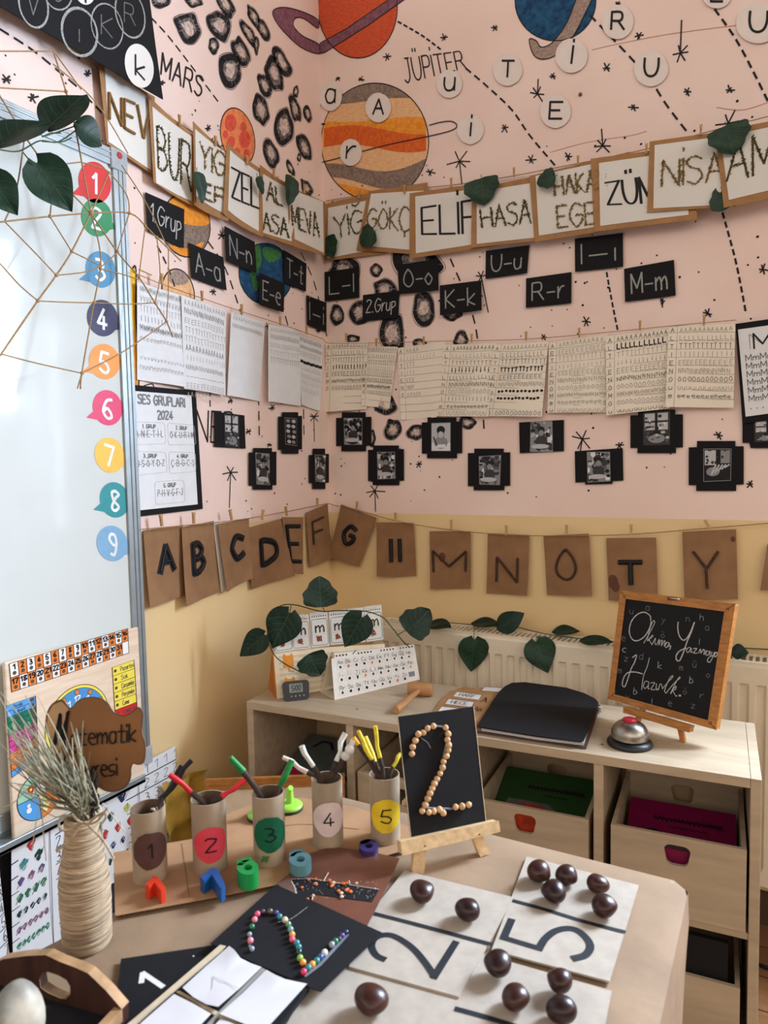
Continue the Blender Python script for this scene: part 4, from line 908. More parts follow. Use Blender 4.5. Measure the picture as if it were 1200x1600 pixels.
for q, a, b in [([(206, 658), (258, 660), (260, 694), (207, 696)], '1. GRUP', 'A-N-E-T-İ-L'), ([(261, 660), (304, 664), (307, 695), (262, 696)], '2. GRUP', 'O-K-U-R-I-M'), ([(207, 704), (260, 706), (262, 738), (209, 744)], '3. GRUP', 'U-S-Ö-Y-D-Z'), ([(263, 705), (306, 707), (307, 737), (264, 741)], '4. GRUP', 'Ç-B-G-C-Ş'), ([(241, 752), (288, 749), (290, 785), (242, 789)], '5. GRUP', 'P-H-V-Ğ-F-J')]:
    pp = Patch(*[lq(*p) for p in q]); rr = []
    for cx, cy, a0 in [(.9, .86, 0), (.1, .86, 90), (.1, .14, 180), (.9, .14, 270)]:
        for k in range(4): an = math.radians(a0+k*30); rr.append((cx+.08*math.cos(an), cy+.12*math.sin(an)))
    ribbon(mb, pp, rr, .0012, LG_, .0002, closed=True)
    text(mb, pp, a, .30, .70, .72, .88, .0014, PRN, .0003); text(mb, pp, b, .10, .92, .34, .62, .0014, GREYT, .0003)
obj('white_print', mb, root)
P = BQ([(1149, 506), (1262, 490), (1266, 648), (1160, 662)], .012); root = thing('poster', 'letter M tracing page on a black backing at the right edge', 'poster', (P.c[0].x+.1, -.012, P.c[3].z))
mb = MB(); sheet(mb, P, BLACK, .001); obj('black_backing', mb, root)
P = BQ([(1153, 515), (1262, 500), (1262, 638), (1165, 651)], .0135); mb = MB(); sheet(mb, P, SHW, .0006)
text(mb, P, 'M', .22, .48, .76, .93, .004, INK, .0006); text(mb, P, 'M', .16, .52, .76, .93, .0012, PENCIL, .0005); text(mb, P, 'm', .62, .8, .76, .93, .002, INK, .0006)
for i in range(6): text(mb, P, 'MmMmMmMm', .08, .95, .63-.093*i, .70-.093*i, .0015, PRN, .0006)
for i in range(8): disc(mb, P, .1+.1*i, .08, .0015, INK, .0006, 6)
obj('white_print', mb, root)

# ---- black chalk panel top left
off = .05
P = LQ([(-40, -220), (215, -200), (255, 156), (-40, -13)], off); root = thing('chalk_poster', 'big black card with chalk drawn letter circles hanging at the top left', 'poster', (off, P.c[0].y+.2, P.c[2].z))
mb = MB(); mb.poly([onx(*p, off) for p in [(-60, -300), (215, -300), (222, -60), (234, 0), (243, 70), (255, 155), (-60, -25)]], BLACK, V((-.003, 0, 0))); mb.box((.0, -.83, P.c[2].z+.15), (off-.003, -.80, P.c[2].z+.2), PINE); obj('black_sheet', mb, root)
mb = MB(); LP = type('CP', (), {'W': 1.0, 'H': 1.0, 'pt': lambda s, a, b, h=0.0: V((off+h, a, b))})(); g2 = lambda p: (onx(*p, off).y, onx(*p, off).z)
for cx, cy, rx, ry, ch, wd in [(52, 8, 22, 36, 'V', .004), (124, 50, 27, 38, 'ı', .0055), (167, 41, 24, 36, 'K', .003), (203, 22, 22, 38, 'R', .004), (90, -14, 22, 30, 'G', .003), (165, -40, 24, 34, 'a', .003)]:
    ribbon(mb, LP, [g2(p) for p in ell(cx, cy, rx, ry, -14, 24)], wd, CHALKG, .0006, closed=True)
    text(mb, Patch(*[onx(*p, off) for p in [(cx-9, cy-18), (cx+8, cy-12), (cx+8, cy+18), (cx-9, cy+12)]]), ch, 0, 1, 0, 1, .0028, PENCIL, .0006)
obj('chalk_circles', mb, root)
for cx, cy, rx, ry, ch in [(217, 103, 22, 35, 'k'), (132, -14, 16, 22, 'i')]:
    mb = MB(); flat(mb, LP, [g2(p) for p in ell(cx, cy, rx, ry, -12, 28)], WHITE, .0012); text(mb, Patch(*[onx(*p, off) for p in [(cx-6, cy-17), (cx+8, cy-10), (cx+8, cy+22), (cx-6, cy+14)]]), ch, 0, 1, 0, 1, .005, INK, .0018); obj('letter_disc', mb, root, 'white disc with letter '+ch)

# ---- twine spider web in front of the whiteboard
mb = MB(); D = {}
def wp(p): return onx(p[0], p[1], .12)
def strand(*pts, r=.0014): mb.tube(cr([wp(p) for p in pts], 4) if len(pts) > 2 else [wp(p) for p in pts], r, TWINE, n=5)
H_ = (142, 333)
strand((-30, 350), (7, 346), (78, 338), H_, (202, 333), (227, 353), (245, 371), (283, 408), r=.0017)
strand(H_, (183, 393), (217, 433), (242, 473), (260, 502), (270, 527), r=.0018); strand(H_, (112, 393), (88, 430), (59, 470), (2, 553), (-30, 600), r=.0018)
strand(H_, (155, 383), (157, 420), (147, 473), (128, 583), (126, 608), r=.0016); strand((128, 583), (121, 607)); strand(H_, (117, 197), (103, 143), (83, 80), r=.0017); strand(H_, (65, 250), (0, 150), (-20, 120), r=.0017); strand(H_, (171, 268), r=.0016)
strand((7, 346), (50, 390), (88, 430)); strand((88, 430), (133, 425), (157, 416)); strand((157, 420), (190, 428), (217, 437)); strand((78, 338), (112, 393)); strand((112, 393), (155, 414)); strand((157, 418), (183, 395)); strand((183, 393), (202, 333))
strand((-20, 395), (0, 412), (30, 445), (59, 470)); strand((59, 470), (100, 472), (147, 473)); strand((147, 473), (200, 475), (242, 473)); strand((242, 473), (250, 430), (245, 371)); strand((2, 553), (60, 568), (128, 583)); strand((128, 583), (195, 548), (260, 503)); strand((260, 502), (263, 450), (263, 390))
strand((217, 433), (222, 392), (227, 353)); strand((-20, 80), (85, 80)); strand((-20, 136), (103, 143)); strand((84, 80), (127, 140)); strand((83, 100), (150, 160), (200, 240)); strand((60, 255), (87, 257), (128, 253)); strand((128, 254), (150, 260), (170, 269), (198, 305), (202, 333)); strand((190, 258), (230, 320), (263, 390)); strand((217, 421), (237, 430))
strand((40, 205), (25, 300), (7, 346)); strand((80, 320), (78, 338)); strand((117, 197), (95, 205), (70, 213))
for p in [H_, (112, 393), (88, 430), (59, 470), (157, 420), (183, 393), (217, 433), (147, 473), (242, 473), (260, 502), (128, 583), (202, 333), (78, 338), (227, 353), (245, 371), (117, 197), (103, 143)]: mb.sphere(wp(p), .0040 if p != H_ else .006, TWINE, 7)
tag(obj('twine_web', mb), 'spider web knotted from jute twine in front of the whiteboard', 'twine web')

# ---- ivy at the top left
c = onx(60, 220, .15); root = thing('ivy_garland', 'artificial ivy sprig with glossy leaves hooked on the twine web', 'ivy', c)
def stem(mb, pts, r=.0013, M=STEM): mb.tube(cr(pts, 5), r, M, n=6)
I = lambda px, py, o=.15: onx(px, py, o)
mb = MB(); stem(mb, [I(-20, 230), I(0, 234), I(30, 236), I(62, 220), I(90, 222), I(118, 204)]); stem(mb, [I(66, 214), I(80, 208), I(95, 208)]); stem(mb, [I(112, 240 - 25), I(95, 222), I(66, 221)], .0012); stem(mb, [I(36, 238), I(46, 250), I(56, 257)], .0012)
obj('stem', mb, root)
for b, t, wd, k, M in [((-6, 230), (74, 182), 74, 'lance', LEAFD), ((73, 204), (134, 139), 76, 'lance', LEAFD), ((116, 192), (162, 226), 56, 'lance', LEAFD), ((58, 254), (114, 332), 78, 'heart', LEAF), ((-16, 276), (28, 337), 64, 'heart', LEAF)]:
    p0, p1 = I(*b), I(*t, .16); mb = MB(); leaf_mesh(mb, p0, p1, wd*depth_of(p0)/FPX, CN+V((0, 0, .3)), M, k, fold=.2, droop=.15); obj('leaf', mb, root)

# ---- wooden calendar board standing on the pen tray
o_ = .042; BIRCH = mat('birch_print_board', (232, 212, 188), rough=.5, var=.06, scale=6, stretch=(1, 1.5, 14), detail=6, col2=(222, 196, 168))
root = thing('calendar_board', 'wooden calendar board with number grid, clock dial and day strips on the pen tray', 'calendar board', (o_-.008, -1.08, .511))
mb = MB(); mb.box((o_-.010, -1.255, .511), (o_, -.915, .878), BIRCH); obj('board', mb, root, bevel=.003)
CPn = type('OP', (), {'W': 1.0, 'H': 1.0, 'pt': lambda s, a, b, h=0.0: V((o_+h, a, b))})(); c2 = lambda px, py: (onx(px, py, o_).y, onx(px, py, o_).z)
COLS = {k: mat('print_'+k, v, rough=.5, var=.02) for k, v in dict(orange=(226, 128, 56), white=(240, 238, 234), blue=(74, 148, 208), yellow=(240, 220, 84), red=(206, 38, 42), green=(22, 116, 84), pink=(206, 66, 142), sky=(84, 160, 222), mint=(160, 204, 176), rose=(220, 164, 196), brown=(92, 70, 56), pale=(236, 226, 150)).items()}
G = Patch(*[onx(*p, o_) for p in [(14, 1037), (199, 982), (201, 1020), (18, 1081)]]); mb = MB()
for i in range(16):
    for j in range(2):
        n_ = i+1+16*j; a0, a1, b0, b1 = i/16, (i+1)/16, .5-.5*j, 1-.5*j
        flat(mb, G, [(a0, b0), (a1, b0), (a1, b1), (a0, b1)], COLS['white' if (i+j) % 2 == 0 or n_ == 32 else 'orange'], .0008)
        if n_ < 32: text(mb, G, str(n_), a0+(.022 if n_ < 10 else .010), a1-(.022 if n_ < 10 else .010), b1-.24, b1-.07, .0028, INK, .0012); disc(mb, G, (a0+a1)/2, b0+.13, .0042, COLS['brown'], .0012, 10)
for i in range(17): ribbon(mb, G, [(i/16, 0), (i/16, 1)], .0012, INK, .0014)
for j in range(3): ribbon(mb, G, [(0, j/2), (1, j/2)], .0012, INK, .0014)
obj('date_grid', mb, root, 'orange and white number grid from 1 to 31')
mb = MB(); cc = V(c2(122, 1128)+(0,)); R_ = .082
for r_, M, h in [(R_, INK, .0006), (R_-.0015, COLS['yellow'], .0008), (R_-.007, INK, .0010), (R_-.008, COLS['blue'], .0012), (.030, INK, .0014), (.029, COLS['pale'], .0016)]: disc(mb, CPn, cc.x, cc.y, r_, M, h, 48)
for k in range(12):
    a = math.radians(90-30*k); n_ = 12 if k == 0 else k; x, y = cc.x+.052*math.cos(a), cc.y+.052*math.sin(a); hw = .007 if n_ > 9 else .004
    text(mb, Patch(V((o_, x-hw, y+.007)), V((o_, x+hw, y+.007)), V((o_, x+hw, y-.007)), V((o_, x-hw, y-.007))), str(n_), 0, 1, 0, 1, .0028, COLS['white'], .0018)
    x, y = cc.x+.067*math.cos(a), cc.y+.067*math.sin(a); disc(mb, CPn, x, y, .0062, INK, .0016, 14); disc(mb, CPn, x, y, .0052, COLS['orange'], .0018, 14)
for k in range(60):
    a = math.radians(6*k); ribbon(mb, CPn, [(cc.x+.030*math.cos(a), cc.y+.030*math.sin(a)), (cc.x+.040*math.cos(a), cc.y+.040*math.sin(a))], .0008, INK, .0015)
obj('clock_dial', mb, root, 'blue clock dial with yellow rim')
def strip(name, quad, cols, txts, lab, holes=None):
    S = Patch(*[onx(*p, o_) for p in quad]); mb = MB(); n = len(cols)
    for i, k in enumerate(cols):
        b1, b0 = 1-i/n, 1-(i+1)/n; flat(mb, S, [(0, b0), (1, b0), (1, b1), (0, b1)], COLS[k], .0008); ribbon(mb, S, [(0, b0), (1, b0)], .0011, INK, .0012)
        if txts[i]: text(mb, S, txts[i], .36 if holes == 'L' else .22, .36+.07*len(txts[i]) if holes == 'L' else .22+.08*len(txts[i]), b0+.25/n, b1-.25/n, .0012, PRN, .0012)
        if holes == 'L': disc(mb, S, .12, (b0+b1)/2, .004, COLS['brown'], .0012, 10)
        else: flat(mb, S, [(.80, b0+.2/n), (.95, b0+.2/n), (.95, b1-.15/n), (.80, b1-.15/n)], COLS['brown'], .0012)
    ribbon(mb, S, [(0, 0), (1, 0), (1, 1), (0, 1)], .0014, INK, .0013, closed=True); obj(name, mb, root, lab)
strip('weekday_strip', [(175, 1043), (209, 1031), (214, 1110), (180, 1123)], ['yellow']*5+['red'], ['Pazartesi', 'Salı', 'Çarşamba', 'Perşembe', 'Cuma', 'Cumartesi'], 'yellow strip of weekday names ending in red', 'L')
strip('month_strip', [(9, 1103), (55, 1087), (60, 1186), (18, 1215)], ['sky', 'sky', 'green', 'green', 'green', 'pink', 'pink', 'pink', 'orange', 'orange', 'orange', 'sky'], ['Ocak', 'Şubat', 'Mart', 'Nisan', 'Mayıs', 'Haziran', 'Temmuz', 'Ağustos', 'Eylül', 'Ekim', 'Kasım', 'Aralık'], 'coloured strip of month names')
mb = MB(); wc = V(c2(62, 1242)+(0,)); wr = .050
disc(mb, CPn, wc.x, wc.y, wr+.0016, INK, .0006, 40)
for k, nm in enumerate(('rose', 'mint', 'sky', 'orange')):
    pts = [(wc.x, wc.y)]+[(wc.x+wr*math.cos(math.radians(90*k+a)), wc.y+wr*math.sin(math.radians(90*k+a))) for a in range(0, 91, 9)]; flat(mb, CPn, pts, COLS[nm], .0010)
for a in (0, 90, 180, 270): ribbon(mb, CPn, [(wc.x, wc.y), (wc.x+wr*math.cos(math.radians(a)), wc.y+wr*math.sin(math.radians(a)))], .0013, INK, .0014)
for k in range(5): a = k*1.257; disc(mb, CPn, wc.x-.020+.005*math.cos(a), wc.y+.020+.005*math.sin(a), .004, COLS['red'], .0014, 10)
disc(mb, CPn, wc.x-.020, wc.y+.020, .003, COLS['yellow'], .0018, 10); ribbon(mb, CPn, [(wc.x-.020, wc.y+.014), (wc.x-.019, wc.y+.004)], .002, COLS['green'], .0013)
for x, y, r_ in [(-.026, -.022, .006), (-.026, -.012, .004)]: disc(mb, CPn, wc.x+x, wc.y+y, r_, COLS['white'], .0014, 12)
obj('season_disc', mb, root, 'season disc in four coloured quarters')
mb = MB(); ar = [(-.004, .012), (.008, .010), (.014, -.022), (.020, -.024), (.012, -.040), (-.002, -.026), (.003, -.022), (-.005, .006)]
mb.poly([V((o_+.0035, wc.x+x, wc.y+y)) for x, y in ar], COLS['pale'], V((-.0015, 0, 0))); mb.lathe([(.010, 0), (.011, .002), (.008, .004), (.006, .004)], V((o_+.001, wc.x, wc.y+.012)), WHITE, 16, ax=(1, 0, 0)); obj('pointer', mb, root, 'pale yellow pointer')

# ---- dark panel and worksheets under the whiteboard
mb = MB(); mb.box((0.001, -1.75, .10), (.006, -.94, .485), mat('dark_backing', (44, 44, 54), rough=.8, var=.1)); tag(obj('dark_panel', mb), 'dark backing board on the wall below the whiteboard', 'backing board')
FRUIT = [mat('felt_'+k, v, rough=.8, var=.2, scale=200) for k, v in dict(red=(206, 60, 62), teal=(86, 150, 150), lime=(204, 206, 96), green=(56, 120, 86), violet=(112, 84, 138), dkgreen=(34, 66, 62), mauve=(150, 96, 130), aqua=(64, 146, 116), navy=(48, 58, 96)).items()]
def counting(q, off, label, order, seed, dv=.48, n=8, start=1):
    r = random.Random(seed); P = LQ(q, off, lambda a, b: .012*(1-b)**2+.004*math.sin(4*a)); mb = MB(); sheet(mb, P, SHW, .0005, 6, 6)
    for i in range(1, n): ribbon(mb, P, [(0, 1-i/n), (.5, 1-i/n+.005), (1, 1-i/n)], .0020 if i > 2 else .0028, PRN, .0006)
    ribbon(mb, P, [(dv, 0), (dv+.01, 1)], .0016, PRN, .0006)
    for i in range(7):
        y = 1-(i+.5)/n
        for k in range(i+1):
            M = FRUIT[order[i] if k % 2 == 0 or i in (0, 4) else order[(i+3) % len(order)]] if i < 3 else FRUIT[order[i]]
            x = .03+(dv-.05)*(k+.6)/(i+1.2); rr = (.014 if i < 2 else .0105 if i < 4 else .0075)*(.8 if dv < .4 else 1)
            flat(mb, P, [(x+rr/P.W*(.9+.25*math.sin(3*t))*math.cos(t)*.9, y+rr/P.H*(1+.15*math.cos(4*t))*math.sin(t)) for t in [math.pi*2*j/12 for j in range(12)]], M, .0007)
            for _ in range(4): a, b = r.uniform(-.8, .8)*rr/P.W, r.uniform(-.8, .8)*rr/P.H; ribbon(mb, P, [(x+a-rr*.4/P.W, y+b-rr*.4/P.H), (x+a+rr*.4/P.W, y+b+rr*.4/P.H)], .0012, SHW if _ % 2 else M, .0009+_*.00004)
            ribbon(mb, P, [(x, y+rr/P.H*.7), (x+.01, y+rr/P.H*1.1)], .0016, FRUIT[3], .0012)
        for k in range(4): text(mb, P, str(start+i), dv+.08+.125*k*(1-dv)/.5, dv+.125+.125*k*(1-dv)/.5, y-.045, y+.040, .0017, PENCIL if k else PRN, .0007, jit=.2, rng=r)
    tag(obj('counting_sheet', mb), label, 'worksheet', 'counting sheets below the whiteboard')
counting([(18, 1327), (158, 1232), (166, 1402), (16, 1520)], .030, 'counting worksheet with a red strawberry on top, left of the vase', [0, 1, 4, 3, 5, 6, 7], 1, .37)
counting([(118, 1245), (275, 1166), (277, 1313), (128, 1402)], .020, 'counting worksheet showing 1 to 7 at its right, behind the first tube', [2, 3, 2, 0, 8, 5, 7], 2, .56, 7)
counting([(-120, 1440), (-1, 1340), (14, 1510), (-110, 1640)], .024, 'counting worksheet cut by the left edge of the photo', [2, 4, 0, 1, 5, 6, 7], 3)

# ================================================================== LOW SHELF UNIT AND WHAT STANDS ON IT
SA = math.radians(3.9); SU = V((math.cos(SA), math.sin(SA), 0)); SV = V((-math.sin(SA), math.cos(SA), 0)); SO = V((.167, -.678, 0)); ST = .64
def S(u, v, z): return SO+SU*u+SV*v+V((0, 0, z))
TS = lambda p: S(p.x, p.y, p.z)
SL, SD = 1.204, .324
def face_pt(px, py, dv=0.0): q = onp(px, py, SO+SV*dv, SV)-SO; return q.dot(SU), q.z
shelf = thing('shelf_unit', 'low plywood shelf unit with open cubes and pull-out boxes in front of the radiator', 'shelf unit', S(SL/2, SD/2, 0))
def sbox(name, a, b, lab=None, bev=.0012, M=WOODL):
    mb = MB(); mb.box(a, b, M, TS); return obj(name, mb, shelf, lab, bevel=bev)
mb = MB(); mb.box((0, 0, ST-.02), (SL-.0195, SD, ST), WOODL, TS)
for px, py in [(558, 1108), (941, 1163), (966, 1100)]: mb.lathe([(.0032, 0), (.003, .0006)], onz(px, py, ST), mat('screw_hole', (92, 74, 56)), 10)
obj('top_panel', mb, shelf, bevel=.001)
sbox('side_panel', (0, 0, 0), (.02, SD, ST-.02)); sbox('side_panel', (SL-.019, 0, 0), (SL, SD, ST))
for a in (.296, .595, .890): sbox('divider', (a, .002, .03), (a+.020, SD-.006, ST-.02))
sbox('middle_shelf', (.02, .002, .312), (SL-.019, SD-.006, .326)); sbox('bottom_panel', (.02, .002, .02), (SL-.019, SD, .034)); sbox('back_panel', (.02, SD-.006, .034), (SL-.019, SD, ST-.02), M=mat('shelf_back', (196, 166, 128), rough=.6, var=.08))
def rrect(cx, cz, w, h, r, top=1.0, n=5):
    o = []
    for sx, sz, a0 in [(1, 1, 0), (-1, 1, 90), (-1, -1, 180), (1, -1, 270)]:
        for k in range(n):
            a = math.radians(a0+90*k/(n-1)); ww = w*(top if sz > 0 else 1/top)
            o.append((cx+sx*(ww/2-r)+r*math.cos(a), cz+sz*(h/2-r)+r*math.sin(a)))
    return o
def drawer(u0, u1, z0, z1, v0, lab, hole):
    mb = MB(); t = .009
    F = lambda pts, v: [S(a, v, z) for a, z in pts]
    outer = [(u0, z0), (u1, z0), (u1, z1), (u0, z1)]; hp = rrect(hole[0], hole[1], .046, .042, .012, 1.08)
    mb.plate_hole(F(outer, v0), F(hp, v0), WOODL, SV*t)
    hb = rrect((u0+u1)/2, hole[1]+.005, .046, .042, .012, 1.08); pass
    o = obj('drawer_box', mb, shelf, lab)
    mb = MB(); mb.plate_hole(F([(u0, z0), (u1, z0), (u1, z1+.02), (u0, z1+.02)], v0+.28), F(hb, v0+.28), WOODL, SV*t); mb.box((u0, v0+t, z0), (u0+t, v0+.28, z1), WOODL, TS); mb.box((u1-t, v0+t, z0), (u1, v0+.28, z1), WOODL, TS); mb.box((u0+t, v0+t, z0), (u1-t, v0+.28, z0+.006), WOODL, TS)
    x = obj('drawer_sides', mb, o); return o
for args in [(.926, 1.180, .330, .497, -.004, 'drawer box at the right end under the bell', (1.055, .458)), (.632, .880, .330, .496, -.002, 'drawer box under the black folder', (.743, .459)), (.325, .575, .330, .505, .004, 'drawer box behind the white and yellow tubes', (.45, .46)),
             (.926, 1.172, .036, .212, -.004, 'lower drawer box at the right end', (1.02, .17)), (.632, .880, .036, .205, -.002, 'lower drawer box in the middle', (.75, .17))]:
    drawer(*args)

# ---- books inside
def book(quad, thick, M, label, deco=None, parent=None, cat='book'):
    P = Patch(*quad); mb = MB(); sheet(mb, P, M, thick, 1, 1, 0); mb2 = mb
    if deco: deco(mb, P)
    return tag(obj('exercise_book', mb), label, cat, 'exercise books in the shelf')
MAG = mat('magenta_cover', (128, 16, 70), rough=.5, var=.08); GRNC = mat('green_cover', (44, 80, 40), rough=.5, var=.1); DKC = mat('dark_cover', (40, 38, 44), rough=.5, var=.1)
SCR = mat('cover_script', (40, 14, 30), rough=.6); GRC = mat('cover_grey', (110, 100, 100), rough=.5); PINKC = mat('pink_cover', (200, 40, 92), rough=.45, var=.1)
def squig(mb, P, s0, s1, t, a, wd, M, h=.0006, n=26):
    ribbon(mb, P, [(s0+(s1-s0)*i/n, t+a*(1 if i % 2 else -1)*(.5+.5*math.sin(i*1.7))) for i in range(n+1)], wd, M, h)
def deco1(mb, P):
    squig(mb, P, .25, .88, .74, .035, .003, SCR, n=64); squig(mb, P, .4, .75, .64, .015, .002, SCR); disc(mb, P, .25, .5, .018, SCR, .0006, 16, .014); squig(mb, P, .21, .29, .5, .01, .002, GRC, .001, 8)
    flat(mb, P, [(.30, .45), (.6, .52), (.8, .2), (.72, .05), (.1, .05)], GRC, .0007)
book([S(.945, .20, .47), S(1.165, .20, .47), S(1.165, .02, .405), S(.945, .02, .405)], .012, MAG, 'magenta exercise book leaning in the right drawer box', deco1)
book([S(.945, .21, .452), S(1.165, .21, .452), S(1.165, .03, .388), S(.945, .03, .388)], .012, DKC, 'dark exercise book beneath the magenta one')
def deco2(mb, P):
    squig(mb, P, .3, .9, .72, .035, .003, SCR, n=64); squig(mb, P, .5, .75, .62, .012, .002, SCR); flat(mb, P, [(.05, .1), (.12, .5), (.55, .5), (.8, .3), (.9, .1)], GRC, .0006); disc(mb, P, .4, .4, .03, mat('cover_red', (190, 60, 40), rough=.5), .0008, 16, .012)
book([S(.645, .22, .485), S(.865, .22, .485), S(.865, .03, .415), S(.645, .03, .415)], .012, GRNC, 'green exercise book leaning in the drawer box under the folder', deco2)
book([S(.700, .012, .495-.02), S(.795, .012, .475), S(.795, .012, .40), S(.700, .012, .40)], .003, mat('cover_red2', (206, 70, 40), rough=.4, var=.3, scale=25), 'orange red booklet seen through the grip hole of the box under the folder')
book([S(1.0, .012, .462), S(1.11, .012, .462), S(1.11, .012, .385), S(1.0, .012, .385)], .003, MAG, 'magenta booklet seen through the grip hole of the right box')
book([S(.935, .010, .290), S(1.150, .010, .290), S(1.150, .010, .05), S(.935, .010, .05)], .012, mat('black_cover', (16, 16, 20), rough=.6), 'black board standing in the lower right drawer box', lambda mb, P: text(mb, P, 'c', .55, .62, .45, .55, .0016, PENCIL, .0006))
def deco3(mb, P):
    for i, (a, b) in enumerate([(.60, .9), (.60, .95)]): squig(mb, P, a, b, .70-.12*i, .03, .004, mat('cover_rose', (170, 60, 90), rough=.6), .0008, 14)
    ribbon(mb, P, [(.15, .8), (.22, .9), (.32, .9), (.4, .8)], .008, SCR, .0008); flat(mb, P, [(0, 0), (.5, 0), (.15, .45), (0, .4)], PINKC, .0007); ribbon(mb, P, [(.5, .35), (.7, .42), (.95, .35)], .012, SCR, .0008)
book([S(.03, .27, .46), S(.285, .27, .46), S(.285, .03, .385), S(.03, .03, .385)], .010, mat('grey_green_cover', (92, 98, 92), rough=.5, var=.1), 'grey and pink magazine in the leftmost cube', deco3)
book([S(.028, .27, .446), S(.287, .27, .446), S(.287, .02, .371), S(.028, .02, .371)], .012, PINKC, 'pink magazine under the grey one in the leftmost cube')
book([S(.032, .27, .430), S(.285, .27, .430), S(.285, .02, .354), S(.032, .02, .354)], .020, DKC, 'thick dark magazine at the bottom of the leftmost cube')

# ---- framed board leaning against the shelf front
zt = .515; A, B = onz(322, 1216, zt), onz(538, 1207, zt); pv = Plane(V((A.x, A.y, 0)), V((B.x, B.y, 0)), 0.0)
hx = (B-A).normalized(); LW_ = (B-A).length; dn = V((0, 0, -1))
root = thing('framed_board', 'honey wood framed cream board standing left of the shelf front', 'framed board', A+hx*LW_/2+dn*zt)
def fb(a, z): return A+hx*a+V((0, 0, z-zt))
nb = pv.nf
mb = MB()
def bar(a0, a1, z0, z1, d0=0.0, d1=.014, M=HONEY):
    mb.mesh([fb(a, z)+nb*d for d in (d0, d1) for z in (z0, z1) for a in (a0, a1)], [(0, 1, 3, 2), (4, 5, 7, 6), (0, 1, 5, 4), (2, 3, 7, 6), (0, 2, 6, 4), (1, 3, 7, 5)], M)
bar(0, LW_, zt-.026, zt); bar(0, .026, 0, zt-.026); bar(LW_-.026, LW_, 0, zt-.026); bar(.026, LW_-.026, 0, .026); bar(.006, LW_-.006, zt-.012, zt-.006, .014, .017); obj('frame', mb, root, bevel=.002)
mb = MB(); bar(.026, LW_-.026, .026, zt-.026, .002, .006, mat('cream_board', (232, 216, 190), rough=.7, var=.04)); obj('panel', mb, root)
# ---- crumpled yellow paper on the left wall
mb = MB(); P = LQ([(262, 1226), (318, 1200), (312, 1330), (255, 1380)], .05, lambda a, b: .012*math.sin(9*a+5*b)+.008*math.sin(17*b-4*a)); sheet(mb, P, mat('ochre_crepe', (196, 156, 62), rough=.8, var=.15, scale=25, bump=.3), .001, 12, 12)
tag(obj('crepe_paper', mb), 'crumpled ochre yellow paper by the left wall behind the tubes', 'paper')

# ---- letter flip books on their stand
A, B = onz(433, 1092, ST), onz(512, 1081, ST); fp = Plane(A, B, math.radians(14))
IV = mat('ivory_card', (236, 222, 196), rough=.7, var=.04, scale=15)
root = thing('flip_book_stand', 'ivory stand with six small spiral flip books showing the letter m', 'flip book stand', A+fp.h*.1)
Q = fp.quad([(427, 1016), (601, 1006), (606, 1060), (433, 1092)]); mb = MB(); sheet(mb, Q, IV, .004)
for i in range(7):
    for dy in (0, .03): ribbon(mb, Q, [(.04, .86-.125*i-dy), (.97, .86-.125*i-dy)], .0012, mat('stand_line', (206, 178, 128)), .0006)
for k, y in enumerate((.62, .12)):
    T_ = mat('orange_cat_print', (232, 150, 56), rough=.7); flat(mb, Q, [(.075, y), (.165, y), (.165, y+.24), (.15, y+.30), (.14, y+.25), (.10, y+.25), (.09, y+.30), (.075, y+.24)], T_, .0010); ribbon(mb, Q, [(.12, y), (.12, y-.08), (.16, y-.10)], .003, T_, .001)
obj('lined_board', mb, root)
mb = MB(); Q2 = fp.quad([(424, 1014), (428, 1012), (436, 1088), (430, 1092)], -.03); q = [fp.on(427, 1016), fp.on(433, 1092)]; mb.poly([q[0]+V((0, 0, 0)), q[1], q[1]-fp.nf*.10+V((0, 0, 0))], mat('orange_board', (196, 120, 50), rough=.7), fp.h*-.003); obj('rear_strut', mb, root)
for i, q in enumerate([[(429, 968), (456, 964), (458, 1016), (430, 1020)], [(455, 962), (482, 960), (486, 1013), (458, 1016)], [(484, 958), (511, 955), (515, 1009), (487, 1012)], [(514, 955), (541, 952), (544, 1005), (517, 1008)], [(542, 952), (568, 949), (571, 1003), (545, 1006)], [(569, 948), (596, 945), (599, 999), (573, 1003)]]):
    bk = MB(); F_ = fp.quad(q, .006); sheet(bk, F_, WHITE, .008); bcol = mat('border_%d' % (i % 3), [(96, 146, 150), (214, 140, 120), (104, 150, 150)][i % 3], rough=.7)
    ribbon(bk, F_, [(.10, .05), (.90, .05), (.95, .10), (.95, .74), (.88, .80), (.12, .80), (.05, .74), (.05, .10)], .0016, bcol, .0006, closed=True)
    for y in (.70, .48, .36): ribbon(bk, F_, [(.12, y), (.88, y)], .0007, LG_, .0006)
    text(bk, F_, 'm', .28, .74, .42, .72, .0034, INK, .0010)
    sq = mat('squirrel_brown', (132, 66, 40), rough=.7)
    for _ in range(6): r = random.Random(i*9+_); ribbon(bk, F_, [(.4+r.uniform(-.1, .2), .14+r.uniform(0, .18)) for k in range(4)], .002, sq, .001)
    for k in range(7): disc(bk, F_, .12+.127*k, .88, .0016, INK, .0008, 8)
    for k in range(7):
        c = F_.pt(.12+.127*k, .99, -.002); bk.tube([c+fp.n*.008*math.cos(a)+fp.up*.007*math.sin(a)-fp.up*.003 for a in [math.pi*2*j/9 for j in range(10)]], .0007, WHITE, n=4, cap=False)
    obj('flip_book', bk, root, None)

